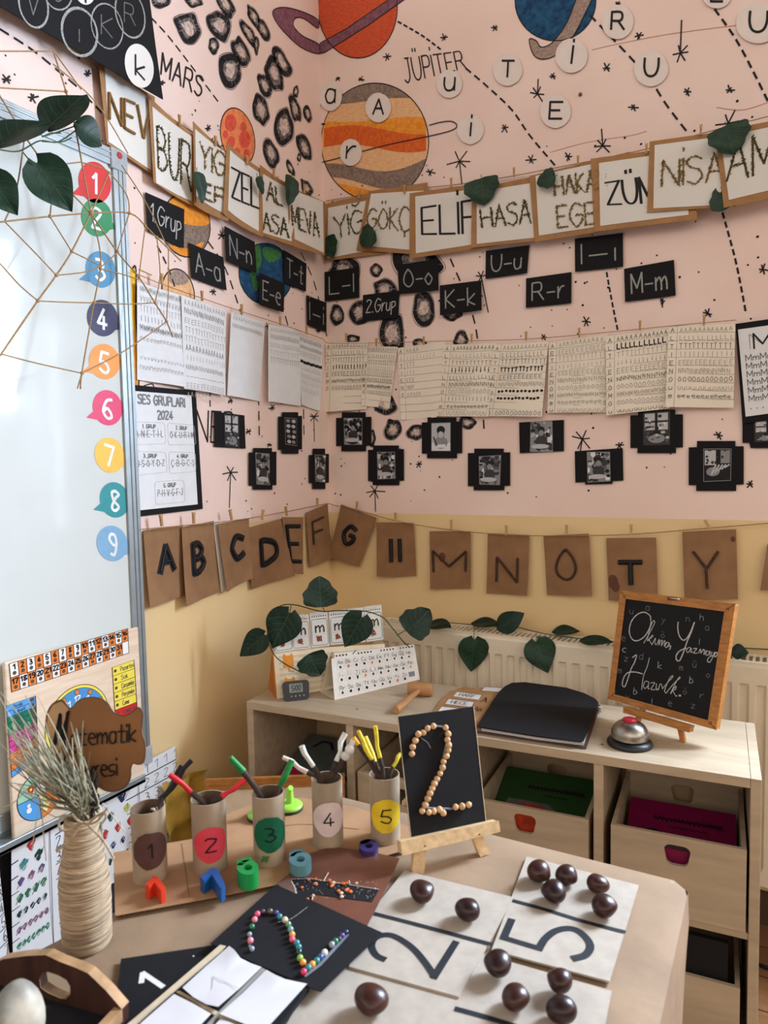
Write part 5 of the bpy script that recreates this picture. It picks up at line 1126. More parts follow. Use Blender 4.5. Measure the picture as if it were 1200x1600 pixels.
# ---- alphabet desk calendar
A, B = onz(523, 1094, ST), onz(655, 1063, ST); cp = Plane(A, B, math.radians(20))
root = thing('alphabet_calendar', 'white tent card alphabet calendar with three rows of letters on the shelf', 'desk calendar', (A+B)/2)
Q = cp.quad([(517, 1022), (647, 1007), (656, 1062), (523, 1094)]); mb = MB(); sheet(mb, Q, WHITE, .002); th = math.radians(20)
al = ['Aa', 'Bb', 'Cc', 'Çç', 'Dd', 'Ee', 'Ff', 'Gg', 'Ğğ', 'Hh', 'Iı', 'İi', 'Jj', 'Kk', 'Ll', 'Mm', 'Nn', 'Oo', 'Öö', 'Pp', 'Rr', 'Ss', 'Şş', 'Tt', 'Uu', 'Üü', 'Vv', 'Yy', 'Zz', '']
r = random.Random(8)
for i, t_ in enumerate(al):
    c_, rw = i % 10, i//10; a0 = .055+c_*.091; b1 = .86-rw*.285; b0 = b1-.235
    if not t_: flat(mb, Q, [(a0, b0+.08), (a0+.074, b0+.08), (a0+.074, b1-.02), (a0, b1-.02)], GREYT, .0006); continue
    ribbon(mb, Q, [(a0+.008, b0), (a0+.066, b0), (a0+.074, b0+.03), (a0+.074, b1-.03), (a0+.066, b1), (a0+.008, b1), (a0, b1-.03), (a0, b0+.03)], .0007, LG_, .0006, closed=True)
    text(mb, Q, t_, a0+.012, a0+.062, b0+.13, b0+.21, .0011, PRN, .0008)
    M = [INK, INK, mat('icon_orange', (214, 130, 70)), INK, PRN][r.randrange(5)] if i not in (1, 19) else mat('icon_orange', (214, 130, 70))
    flat(mb, Q, [(a0+.037+.016*r.uniform(.6, 1.2)*math.cos(k*1.05), b0+.06+.045*r.uniform(.5, 1.1)*math.sin(k*1.05)) for k in range(6)], M, .0008)
for g0, n in [(.06, 4), (.31, 5), (.58, 5), (.82, 5)]:
    for k in range(n): disc(mb, Q, g0+k*.037, .945, .0026, INK, .0008, 8)
obj('front_card', mb, root)
mb = MB(); tl, tr, br, bl = Q.c; dp = -cp.nf*.078; mb.mesh([tl, tr, br+dp, bl+dp, tl-cp.nf*.003, tr-cp.nf*.003, br+dp*1.02, bl+dp*1.02], [(0, 1, 2, 3), (4, 5, 6, 7), (0, 3, 7, 4), (1, 2, 6, 5), (0, 1, 5, 4), (2, 3, 7, 6)], IV); obj('rear_card', mb, root)
mb = MB(); mb.mesh([bl, br, br+dp, bl+dp, bl+V((0, 0, .0015)), br+V((0, 0, .0015)), br+dp+V((0, 0, .0015)), bl+dp+V((0, 0, .0015))], [(0, 1, 2, 3), (4, 5, 6, 7), (0, 1, 5, 4), (2, 3, 7, 6)], IV); obj('base_card', mb, root)
mb = MB(); e = tl+cp.n*.004; mb.tube(cr([e+V((0, 0, .004)), e+cp.n*.004-V((0, 0, .012)), e+cp.h*.008-V((0, 0, .006)), e+cp.h*.002+V((0, 0, .003)), e-cp.h*.004-V((0, 0, .022))], 5), .0012, TWINE, n=5); obj('string_bow', mb, root)

# ---- kitchen timer
A, B = onz(446, 1097, ST), onz(482, 1093, ST); tp = Plane(A, B, math.radians(16)); c = (A+B)/2
root = thing('kitchen_timer', 'small black digital timer in front of the flip book stand', 'timer', c); w_ = (B-A).length*1.12; h_ = .052
mb = MB(); pr = rrect(0, .5*h_, w_, h_, .010, 1.03, 5); mb.poly([c+tp.h*x+tp.up*y for x, y in pr], mat('black_plastic', (20, 21, 24), rough=.35, var=.05, spec=.5), -tp.n*.014)
obj('body', mb, root, bevel=.002)
F_ = Patch(*[c+tp.h*x+tp.up*y+tp.n*.0012 for x, y in [(-.27*w_, .86*h_), (.25*w_, .86*h_), (.25*w_, .42*h_), (-.27*w_, .42*h_)]]); mb = MB(); sheet(mb, F_, mat('lcd_grey', (128, 134, 122), rough=.3), .0012); text(mb, F_, '5:00', .18, .86, .2, .8, .0022, PRN, .0004); obj('screen', mb, root, 'grey display reading 5:00')
for k in range(4):
    mb = MB(); q = c+tp.h*((-.2+.16*k)*w_)+tp.up*.24*h_; mb.lathe([(.0022, 0), (.0018, .0012)], q, mat('button_grey', (150, 150, 150), rough=.4), 10, ax=tp.n); obj('button', mb, root)

# ---- wooden mallet
rH, rh = .0175, .0105; a = onz(638, 1086, ST)+V((0, 0, rH)); b = onz(676, 1088, ST)+V((0, 0, rH)); ax = (b-a).normalized(); c = (a+b)/2; MW = mat('beech', (182, 132, 86), rough=.5, var=.1, scale=30, stretch=(1, 1, 6))
root = thing('mallet', 'small turned wooden mallet lying between calendar and kraft tag sheet', 'mallet', V((c.x, c.y, ST)))
mb = MB(); L = (b-a).length; mb.lathe([(rH*.9, -L/2), (rH, -L/2+.003), (rH*1.03, 0), (rH, L/2-.003), (rH*.9, L/2)], c, MW, 24, ax=ax); obj('head', mb, root)
mb = MB(); e = onz(619, 1117, ST)+V((0, 0, rh*1.1)); st_ = c-V((0, 0, .0)); d = (e-st_); mb.tube([st_+d*t for t in (.08, .3, .6, .8, .97, 1)], [rh*.62, rh*.7, rh*.85, rh, rh*1.02, rh*.8], MW, n=14); obj('handle', mb, root)

# ---- kraft sheet with word tags
def on_s(px, py, dz=0.0): return onz(px, py, ST+dz)
root = thing('tag_sheet', 'curved brown kraft sheet with white word tags beside the black folder', 'kraft sheet', on_s(745, 1100))
mb = MB(); mb.poly([on_s(*p, .006) for p in [(672, 1118), (690, 1092), (704, 1080), (722, 1074), (835, 1077), (800, 1110), (766, 1142), (700, 1140)]], KRAFT, V((0, 0, -.0015))); obj('kraft_sheet', mb, root)
for t_, q in [('HARF', [(714, 1081), (753, 1086), (748, 1094), (708, 1088)]), ('HECE', [(701, 1092), (741, 1097), (737, 1105), (695, 1100)]), ('', [(690, 1104), (735, 1109), (730, 1118), (684, 1112)]), ('', [(758, 1073.5), (790, 1075.5), (783, 1081.5), (752, 1079)])]:
    P = Patch(*[on_s(*p, .0072) for p in q]); mb = MB(); sheet(mb, P, WHITE, .0006); ribbon(mb, P, [(0, 0), (1, 0), (1, 1), (0, 1)], .0012, INK, .0004, closed=True)
    if t_: text(mb, P, t_, .18, .78, .25, .8, .0020, PRN, .0005)
    obj('word_tag', mb, root, 'white word tag'+(' reading '+t_ if t_ else ''))
mb = MB(); P = Patch(*[on_s(*p, .0068) for p in [(752, 1089), (770, 1091), (764, 1098), (748, 1096)]]); text(mb, P, 'A', .2, .7, 0, 1, .0022, SCR, .0003); P = Patch(*[on_s(*p, .0068) for p in [(742, 1104), (758, 1106), (754, 1112), (738, 1110)]]); text(mb, P, 'An', .1, .8, 0, 1, .0018, SCR, .0003); obj('lettering', mb, root)

# ---- black folder
root = thing('black_folder', 'rounded black folder lying on the shelf beside the bell', 'folder', on_s(840, 1120))
ol = [(745, 1136), (771, 1093), (780, 1080), (789, 1073), (800, 1069), (820, 1068.5), (885, 1076), (913, 1083), (930, 1091), (935, 1098), (931, 1117), (912, 1160), (905, 1161), (830, 1149)]
mb = MB(); mb.poly([on_s(*p, .004) for p in [(743, 1143), (775, 1092), (905, 1085), (938, 1102), (916, 1168), (910, 1168), (840, 1157)]], mat('brown_folder', (92, 64, 52), rough=.6, var=.1), V((0, 0, -.003))); obj('lower_cover', mb, root)
mb = MB(); mb.poly([on_s(*p, .011) for p in [(752, 1138), (790, 1082), (905, 1085), (930, 1101), (912, 1161), (840, 1152)]], mat('page_stack', (206, 204, 204), rough=.7), V((0, 0, -.006))); obj('pages', mb, root, 'pale paper pages')
mb = MB(); up = [on_s(*p, .0155+.003*math.sin(i)) for i, p in enumerate(ol)]; mb.poly([V((p.x, p.y, ST+.0175)) for p in up], BLACK, V((0, 0, -.0022))); obj('upper_cover', mb, root, bevel=.0006)
mb = MB(); mb.tube([on_s(931, 1101, .012), on_s(938, 1108, .010), on_s(936, 1116, .006)], .0014, ALU, n=6); mb.box(on_s(935, 1112, .001), on_s(941, 1104, .012), mat('clear_plastic', (196, 196, 190), rough=.2)); obj('clasp', mb, root)

# ---- service bell
c = on_s(984, 1163); dep = depth_of(c); R_ = 34.5*dep/FPX
root = thing('service_bell', 'steel service bell with red button on a black base', 'bell', c)
mb = MB(); mb.lathe([(R_*.97, 0), (R_, .002), (R_, .006), (R_*.93, .011), (R_*.80, .014), (R_*.5, .015)], c, mat('black_bell_base', (22, 23, 27), rough=.4, spec=.5), 48); obj('base', mb, root)
mb = MB(); rd = R_*.82; hh = R_*.66; mb.lathe([(rd*.98, .016), (rd, .018), (rd*.99, .022)]+[(rd*math.cos(a)**.8, .022+hh*math.sin(a)) for a in [i*math.pi/2/9 for i in range(1, 9)]]+[(.006, .022+hh), (.001, .0225+hh)], c, mat('brushed_steel', (176, 170, 160), rough=.32, metal=1.0, var=.12, scale=60, col2=(140, 132, 122)), 48); obj('dome', mb, root, 'worn steel dome')
mb = MB(); z0 = .020+hh; mb.lathe([(R_*.30, z0), (R_*.32, z0+.002), (R_*.30, z0+.005), (R_*.18, z0+.0075), (.0005, z0+.0082)], c, mat('red_button', (186, 36, 56), rough=.45), 28); obj('button', mb, root, 'red push button')

# ---- chalkboard easel
bn = Plane(V((1.15, -.44, ST)), V((1.15+.094, -.44-.034, ST)), math.radians(13))
g = [bn.on(*p) for p in [(970, 923), (1148, 944), (1118, 1139.5), (950, 1091)]]; E_ = Patch(*g)
root = thing('chalkboard', 'wood framed chalkboard on a small easel with white script lettering', 'chalkboard', V(((g[2]+g[3])/2).to_tuple()[:2]+(ST,)))
mb = MB(); fr = .09; N_ = bn.n; ins = [(.052, .048), (.932, .048), (.932, .935), (.052, .935)]; T4 = [(0, 0), (1, 0), (1, 1), (0, 1)]; SIDE = mat('sunlit_pine_side', (226, 200, 160), rough=.5, var=.08, scale=12, stretch=(3, 3, 12))
for k in range(4):
    a, b, c_, d = T4[k], T4[(k+1) % 4], ins[(k+1) % 4], ins[k]
    vs = [E_.pt(*p, .0) for p in (a, b, c_, d)]+[E_.pt(*p, -.022) for p in (a, b, c_, d)]
    mb.mesh(vs, [(0, 1, 2, 3), (4, 5, 6, 7), (0, 1, 5, 4), (1, 2, 6, 5), (2, 3, 7, 6), (3, 0, 4, 7)], HONEY if k % 2 == 0 else HONEY)
obj('frame', mb, root, bevel=.0012)
I_ = Patch(*[E_.pt(*p, -.004) for p in (ins[3], ins[2], ins[1], ins[0])]); mb = MB(); sheet(mb, I_, mat('chalkboard_black', (13, 13, 17), rough=.7, var=.12, scale=20), .006)
bp_ = lambda px, py: bn.on(px, py, -.0036)
def chalk(pts, wd, M=CHALK, sm=True):
    q3 = [bp_(950+x/5.4545, 910+y/5.4545) for x, y in pts]; tl, tr, br, bl = I_.c; ex = (br-bl); ey = (tl-bl); q = []
    for p in q3:
        e = p-bl; A_ = ex.dot(ex); B_ = ex.dot(ey); D_ = ey.dot(ey); u, v = e.dot(ex), e.dot(ey); dt = A_*D_-B_*B_; q.append(((u*D_-v*B_)/dt, (v*A_-u*B_)/dt))
    if sm: q = [(v.x, v.y) for v in cr([V(p) for p in q], 5)]
    ribbon(mb, I_, q, wd, M, .0005)
C_ = [[(355, 330), (350, 290), (300, 258), (240, 280), (195, 340), (180, 420), (200, 480), (240, 500), (300, 470), (345, 400), (360, 340)], [(300, 520), (345, 440), (385, 360), (388, 340), (375, 335), (350, 400), (330, 500), (360, 465), (375, 455), (365, 475), (345, 490), (368, 535)],
      [(368, 535), (395, 480), (392, 520), (405, 535), (428, 490), (424, 535)], [(424, 540), (440, 505), (452, 500), (446, 545), (466, 508), (476, 508), (470, 550), (490, 520)], [(505, 520), (488, 518), (475, 545), (490, 560), (512, 525), (508, 555), (522, 545), (520, 570), (510, 578)],
      [(580, 350), (578, 400), (590, 460), (620, 500), (650, 490), (680, 440), (712, 355)], [(712, 355), (690, 430), (655, 520), (630, 600), (600, 670), (575, 668), (570, 630), (600, 590), (650, 570)],
      [(690, 570), (668, 565), (652, 590), (668, 605), (692, 572), (690, 605), (705, 600)], [(708, 575), (738, 575), (712, 610), (742, 612)], [(752, 612), (768, 580), (772, 615), (790, 585), (800, 588), (798, 625), (815, 590)], [(845, 600), (822, 600), (812, 625), (828, 632), (848, 603), (846, 632)], [(862, 605), (860, 635), (878, 630), (884, 606), (870, 650), (848, 690), (828, 680), (840, 650), (870, 635)], [(915, 615), (892, 612), (882, 635), (895, 645), (915, 618), (915, 642)],
      [(208, 640), (240, 622), (225, 680), (195, 740), (160, 850), (140, 890), (122, 870), (135, 810), (170, 770), (230, 765), (290, 780)], [(348, 645), (330, 720), (300, 800), (285, 915)], [(345, 850), (315, 845), (300, 885), (315, 905), (340, 880), (346, 852), (340, 905), (352, 905)], [(360, 860), (395, 858), (365, 910), (398, 915)], [(410, 865), (408, 915), (425, 905)], [(425, 920), (440, 870), (455, 880), (460, 905)],
      [(460, 910), (500, 860), (545, 810), (540, 800), (515, 830), (480, 920), (492, 945)], [(492, 945), (560, 860), (605, 820), (598, 815), (570, 860), (530, 950), (560, 900), (575, 890), (570, 915), (548, 920), (575, 970), (585, 965)]]
for i, p in enumerate(C_): chalk(p, .0026 if i in (0, 5, 6, 12, 13) else .0017)
chalk([(603, 966), (614, 966)], .004, sm=False)
SMALL = [('u', 205, 235), ('a', 343, 205), ('y', 480, 310), ('n', 685, 300), ('h', 803, 290), ('a', 850, 375), ('ö', 472, 440), ('l', 783, 500), ('e', 137, 465), ('c', 143, 560), ('z', 160, 640), ('d', 288, 622), ('k', 445, 700), ('m', 628, 715), ('ü', 742, 690), ('o', 858, 778), ('m', 105, 740), ('b', 715, 825), ('b', 238, 920), ('ö', 660, 920), ('r', 805, 955), ('y', 170, 965), ('l', 378, 1010), ('e', 535, 1020), ('z', 730, 1040), ('k', 55, 930)]
for ch, x, y in SMALL:
    p = [bp_(950+(x+dx)/5.4545, 910+(y+dy)/5.4545) for dx, dy in [(-18, -30), (18, -24), (12, 36), (-24, 30)]]
    text(mb, Patch(*p), ch, .1, .9, 0, .9, .0011 if ch not in 'bkc' else .0016, CHALKG if ch in 'bkchl' else mat('faint_chalk', (120, 122, 122), rough=.95), .0006)
obj('writing_surface', mb, root, 'black writing surface with chalk lettering')
mb = MB(); q = [bn.on(*p, .012) for p in [(974.5, 1104), (1079, 1134), (1076.5, 1144), (974, 1113)]]; mb.mesh(q+[p-N_*.020 for p in q], [(0, 1, 2, 3), (4, 5, 6, 7), (0, 1, 5, 4), (1, 2, 6, 5), (2, 3, 7, 6), (3, 0, 4, 7)], HONEY); obj('ledge', mb, root, bevel=.001)
for tp_, ft in [((1006, 1100), (989, 1139)), ((1060, 1130), (1066, 1160))]:
    a, b = bn.on(*tp_, -.004), onz(ft[0], ft[1], ST); b = b+V((0, 0, .001)); d = bn.h*.0055; e = N_*.010
    mb = MB(); mb.mesh([a-d, a+d, b+d, b-d, a-d-e, a+d-e, b+d-e, b-d-e], [(0, 1, 2, 3), (4, 5, 6, 7), (0, 1, 5, 4), (1, 2, 6, 5), (2, 3, 7, 6), (3, 0, 4, 7)], HONEY); obj('leg', mb, root)
mb = MB(); a = E_.pt(.5, .7, -.018); b = V((a.x, a.y, ST))-bn.nf*.11; d = bn.h*.006; mb.mesh([a-d, a+d, b+d, b-d]+[p-bn.nf*.008 for p in (a-d, a+d, b+d, b-d)], [(0, 1, 2, 3), (4, 5, 6, 7), (0, 1, 5, 4), (1, 2, 6, 5), (2, 3, 7, 6), (3, 0, 4, 7)], HONEY); obj('rear_leg', mb, root)
mb = MB(); c = E_.pt(.50, .985, .0); mb.tube([c-bn.h*.012, c-bn.h*.010+N_*.004, c+bn.h*.010+N_*.004, c+bn.h*.012], .0022, mat('steel_clip', (196, 190, 180), rough=.3, metal=1.0), n=8); mb.box(c-V((.014, .003, .003)), c+V((.014, .002, .003)), mat('brass_plate', (110, 84, 50), rough=.4, metal=.6)); obj('hanger', mb, root, 'metal hanger')
for k, (s_, t_) in enumerate([(.04, .96), (.96, .96), (.96, .03), (.04, .03)]):
    mb = MB(); p = E_.pt(s_, t_, .0004); ex = bn.h*(.006 if s_ < .5 else -.006); ey = bn.up*(.006 if t_ < .5 else -.006); mb.tube([p+ex, p, p+ey], .0008, mat('corner_staple', (96, 66, 36), rough=.5), n=4); obj('corner_staple', mb, root)

# ---- ivy trailing over the flip books and the radiator
c = at(520, 1000, 1.95); root = thing('ivy_garland', 'trailing artificial ivy over the flip books and along the radiator top', 'ivy', c)
g0 = depth_of(fp.on(470, 1010))-.045
def G_(px, py, d=0.0): return at(px, py, g0+d)
def Rt(px, py, y=-.08, z=.752): return onz(px, py, z)
def rr_(px, py, y=-.128): return ony(px, py, -y)
mb = MB(); stem(mb, [G_(470, 1050), G_(450, 1040), G_(430, 1025), G_(419, 1000), G_(420, 970), G_(436, 948), G_(460, 945), G_(500, 955), G_(530, 954), G_(570, 955), G_(597, 964), G_(612, 980), G_(628, 1000), G_(640, 1012, .1)], .0016)
stem(mb, [G_(452, 961), G_(455, 946)], .0012); stem(mb, [G_(504, 948), G_(508, 957)], .0012); stem(mb, [G_(418, 995), G_(402, 998)], .0012); stem(mb, [G_(468, 1043), G_(482, 1036)], .0012); stem(mb, [G_(556, 1016), G_(551, 1022)], .0012); stem(mb, [G_(620, 993), G_(635, 984)], .0012)
obj('stem', mb, root)
mb = MB(); stem(mb, [Rt(652, 970), Rt(690, 972), Rt(740, 976), Rt(790, 976), Rt(850, 990), Rt(930, 1000), Rt(1000, 1004), Rt(1150, 1012), Rt(1210, 1015)], .0014)
stem(mb, [Rt(741, 976), rr_(741, 985, -.13), rr_(740, 1002, -.134)], .0010); stem(mb, [Rt(838, 990), rr_(838, 995, -.13), rr_(838, 1006, -.134)], .0010); obj('stem', mb, root)
for b, t, wd, k, d in [((501, 949), (499, 900), 46, 'ivy', 0), ((452, 958), (424, 1014), 52, 'heart', -.01), ((413, 992), (374, 1026), 36, 'heart', 0), ((482, 1022), (500, 1056), 42, 'ivy', -.02), ((566, 964), (538, 1012), 46, 'heart', -.03), ((636, 988), (672, 952), 44, 'ivy', .12)]:
    p0, p1 = G_(*b, d), G_(*t, d+.01); mb = MB(); leaf_mesh(mb, p0, p1, wd*1.2*(g0+d)/FPX, CN+V((.1, 0, .25)), LEAFD, k, fold=.10, droop=.05); obj('leaf', mb, root)
for b, t, wd in [((741, 1000), (736, 1050), 42), ((838, 1003), (856, 1052), 44)]:
    p0, p1 = rr_(*b, -.140), rr_(*t, -.138); mb = MB(); leaf_mesh(mb, p0, p1, wd*1.25*depth_of(p0)/FPX, CN, LEAF, 'heart', fold=.10, droop=.0); obj('leaf', mb, root)
for b, t, wd, nz in [((668, 974), (704, 978), 20, 1), ((736, 973), (782, 974), 18, 1), ((776, 984), (818, 958), 34, .1), ((862, 987), (906, 984), 18, 1), ((905, 1000), (958, 1002), 18, 1), ((1156, 996), (1215, 996), 32, .5), ((1142, 1018), (1170, 1020), 26, .5)]:
    p0, p1 = Rt(*b, z=.756), Rt(*t, z=.766) if nz == 1 else ony(t[0], t[1], -Rt(*b, z=.756).y); mb = MB(); leaf_mesh(mb, p0, p1, wd*depth_of(p0)/FPX*(1.6 if nz == 1 else 1), V((0, -.4, 1)) if nz == 1 else CN+V((0, 0, .4)), LEAFD, 'lance', fold=.1, droop=.1); obj('leaf', mb, root)

# ================================================================== TABLE AND WHAT LIES ON IT
TZ = .74
def T(px, py, dz=0.0): return onz(px, py, TZ+dz)
XR, YB = 1.300, -1.187
root = thing('table', 'small table wrapped in kraft paper in the foreground', 'table', (1.0, -1.75, 0))
TT = [V((.80, YB-.004, 0)), V((XR-.02, YB-.004, 0)), V((XR-.004, YB-.02, 0)), V((XR-.004, -2.45, 0)), V((.50, -2.45, 0))]
mb = MB(); mb.poly([p+V((0, 0, TZ-.004)) for p in TT], WOODL, V((0, 0, -.022))); obj('table_top', mb, root)
for x, y in [(.86, -1.25), (1.25, -1.25), (1.25, -2.36), (.58, -2.36)]:
    mb = MB(); mb.lathe([(.018, 0), (.018, TZ-.027)], (x, y, 0), mat('grey_steel', (150, 152, 154), rough=.4, metal=.7), 20); obj('leg', mb, root)
mb = MB()
def wob(x, y): return .0012*math.sin(23*x+9*y)+.0009*math.sin(-17*x+31*y)+.0006*math.sin(61*x+13*y)
def tt(u, v):
    y = YB+(-2.47-YB)*v; x0 = .795+(.495-.795)*v; x1 = XR-.018*max(0, 1-v/.014)
    x = x0+(x1-x0)*u; e = min(u, 1-u, v*2.2)*30; return V((x, y, TZ-.003+min(1, max(0, e))*.003+min(1, e)*.35*wob(x, y)-(.0012)))
mb.grid(tt, 44, 90, KRAFTD)
def side(a, b, n=30, drop=.30, lean=.03):
    d = (b-a).normalized(); nrm = V((d.y, -d.x, 0)) if V((d.y, -d.x, 0)).dot(a-V((1, -1.7, 0))) > 0 else V((-d.y, d.x, 0))
    mb.grid(lambda u, v: a+(b-a)*u+V((0, 0, TZ-.0042-drop*v))+nrm*(.004*min(1, v*8)+.008*v*math.sin(u*14+v*2)*v-lean*v), n, 8, KRAFTD)
side(V((.795, YB, 0)), V((XR-.018, YB, 0)), lean=.03); side(V((XR-.018, YB, 0)), V((XR, YB-.018, 0)), 3, lean=.025); side(V((XR, YB-.018, 0)), V((XR, -2.47, 0)), lean=.02); side(V((.795, YB, 0)), V((.495, -2.47, 0)), lean=0.02)
tag(obj('table_cover', mb), 'creased brown kraft paper cover folded over the foreground table', 'table cover')

def plate(name, pts, z, thick, M, label, cat, extra=None, group=None, parent=None, edge=None):
    mb = MB(); P3 = [T(px, py, z) for px, py in pts]; mb.poly(P3, M, V((0, 0, -thick)))
    if extra: extra(mb)
    o = obj(name, mb, parent, label if parent else None)
    return o if parent else tag(o, label, cat, group)
class TopPlane:
    W = H = 1.0
    def __init__(s, z): s.z = z
    def pt(s, a, b, h=0.0): return V((a, b, TZ+s.z+h))
def tl_(mb, pts, z, wd, M, sm=True, h=.0004):
    q = [T(px, py, z) for px, py in pts]; q = [(p.x, p.y) for p in q]
    if sm: q = [(v.x, v.y) for v in cr([V(p) for p in q], 5)]
    ribbon(mb, TopPlane(z), q, wd, M, h)

# ---- corrugated cardboard strip under the tubes
CBD = mat('corrugated_board', (176, 134, 96), rough=.85, var=.1, scale=18, bump=.1); CBE = mat('corrugation', (84, 60, 44), rough=.9, var=.3, scale=300)
cpts = [(177, 1332), (240, 1321), (299, 1311), (330, 1290), (356, 1272), (395, 1256), (470, 1246), (560, 1262), (640, 1292), (652, 1322), (560, 1350), (460, 1377), (320, 1405), (180, 1431)]
mb = MB(); mb.poly([T(*p, .005) for p in cpts], CBD, V((0, 0, -.0006))); mb.poly([T(*p, .0012) for p in cpts], CBD, V((0, 0, -.0006)))
e = [T(*p, .003) for p in [(181, 1431), (320, 1405), (460, 1377), (560, 1350)]]
for a, b in zip(e[:-1], e[1:]):
    n = int((b-a).length/.0028)
    mb.tube([a.lerp(b, i/n)+V((0, 0, .0016*(1 if i % 2 else -1))) for i in range(n+1)], .0007, CBE, n=4)
    d = (b-a).normalized(); nn = V((d.y, -d.x, 0))*-.004; mb.mesh([a+nn+V((0, 0, -.002)), b+nn+V((0, 0, -.002)), b+nn+V((0, 0, .0016)), a+nn+V((0, 0, .0016))], [(0, 1, 2, 3)], CBE)
tl_(mb, [(284, 1318), (296, 1402)], .005, .0012, mat('fold_line', (150, 110, 76), rough=.9)); tl_(mb, [(398, 1300), (470, 1288), (560, 1296)], .005, .0012, mat('fold_line', (150, 110, 76)))
tag(obj('cardboard_strip', mb), 'corrugated cardboard strip under the five numbered tubes', 'cardboard')

# ---- numbered tubes
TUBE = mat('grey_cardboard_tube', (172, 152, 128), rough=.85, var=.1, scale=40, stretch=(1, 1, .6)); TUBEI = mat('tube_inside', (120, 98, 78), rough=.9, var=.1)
class Cyl:
    def __init__(s, c, r, ang, z, W, H): s.c, s.r, s.a, s.z, s.W, s.H = V(c), r, ang, z, W, H
    def pt(s, a, b, h=0.0):
        an = s.a+(a-.5)*s.W/s.r; rr = s.r+h
        return s.c+V((math.cos(an)*rr, math.sin(an)*rr, s.z+(b-.5)*s.H))
TUBES = {}; TH = .091
for n_, cx, by, wpx, col, sy, cn in [('1', 235.5, 1369, 55, (92, 62, 58), 1326, 'brown'), ('2', 329, 1353, 54, (222, 70, 86), 1317, 'coral red'), ('3', 422, 1342, 53, (18, 96, 66), 1301, 'dark green'), ('4', 513, 1316, 52, (226, 204, 200), 1277, 'pale pink'), ('5', 602.5, 1309, 49, (238, 204, 48), 1273, 'yellow')]:
    c = T(cx, by, .0052); dep = depth_of(c); r = wpx/2*.94*dep/FPX; TUBES[n_] = (c, r)
    root = thing('paper_tube', 'cardboard tube with %s sticker numbered %s' % (cn, n_), 'tube', c, 'numbered cardboard tubes')
    mb = MB(); rr = random.Random(int(n_)); e_ = (1+rr.uniform(-.04, .04), 1+rr.uniform(-.04, .04))
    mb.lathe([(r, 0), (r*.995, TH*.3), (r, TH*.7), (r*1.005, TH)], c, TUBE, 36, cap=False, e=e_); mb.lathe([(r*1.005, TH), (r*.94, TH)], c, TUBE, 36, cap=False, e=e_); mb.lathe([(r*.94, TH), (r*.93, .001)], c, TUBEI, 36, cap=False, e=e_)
    obj('tube_wall', mb, root); to = CAM-c; ang = math.atan2(to.y, to.x)+.06
    zc = (by-sy)*dep/FPX*1.0+.009; C = Cyl(c, r*1.02, ang, zc, .049, .051); mb = MB(); M = mat('tube_sticker_'+n_, col, rough=.55, var=.05, scale=60); k = 28; rim = []
    for i in range(k): a = 2*math.pi*i/k; q = .46*(1+rr.uniform(-.03, .03)); rim.append((.5+q*math.cos(a), .5+q*math.sin(a)))
    ctr = [(.5+(a-.5)*.5, .5+(b-.5)*.5) for a, b in rim]
    mb.mesh([C.pt(a, b, .0012) for a, b in rim+ctr]+[C.pt(.5, .5, .0012)], [(i, (i+1) % k, k+(i+1) % k, k+i) for i in range(k)]+[(k+i, k+(i+1) % k, 2*k) for i in range(k)], M, True)
    text(mb, C, n_, .42 if n_ == '1' else .37, .55 if n_ == '1' else .63, .34, .68, .0018, INK, .0018)
    obj('number_sticker', mb, root, 'round %s sticker with number %s' % (cn, n_))
    if n_ == '3':
        C = Cyl(c, r*1.03, ang-.35, .012, .012, .010); mb = MB()
        for k in range(5): ribbon(mb, C, [(.1+.15*k, .1+.1*(k % 3)), (.3+.15*k, .9-.1*(k % 2))], .0016, mat('green_smudge', (70, 118, 58), rough=.8), .0006)
        obj('paint_smudge', mb, root, 'green paint smudge')
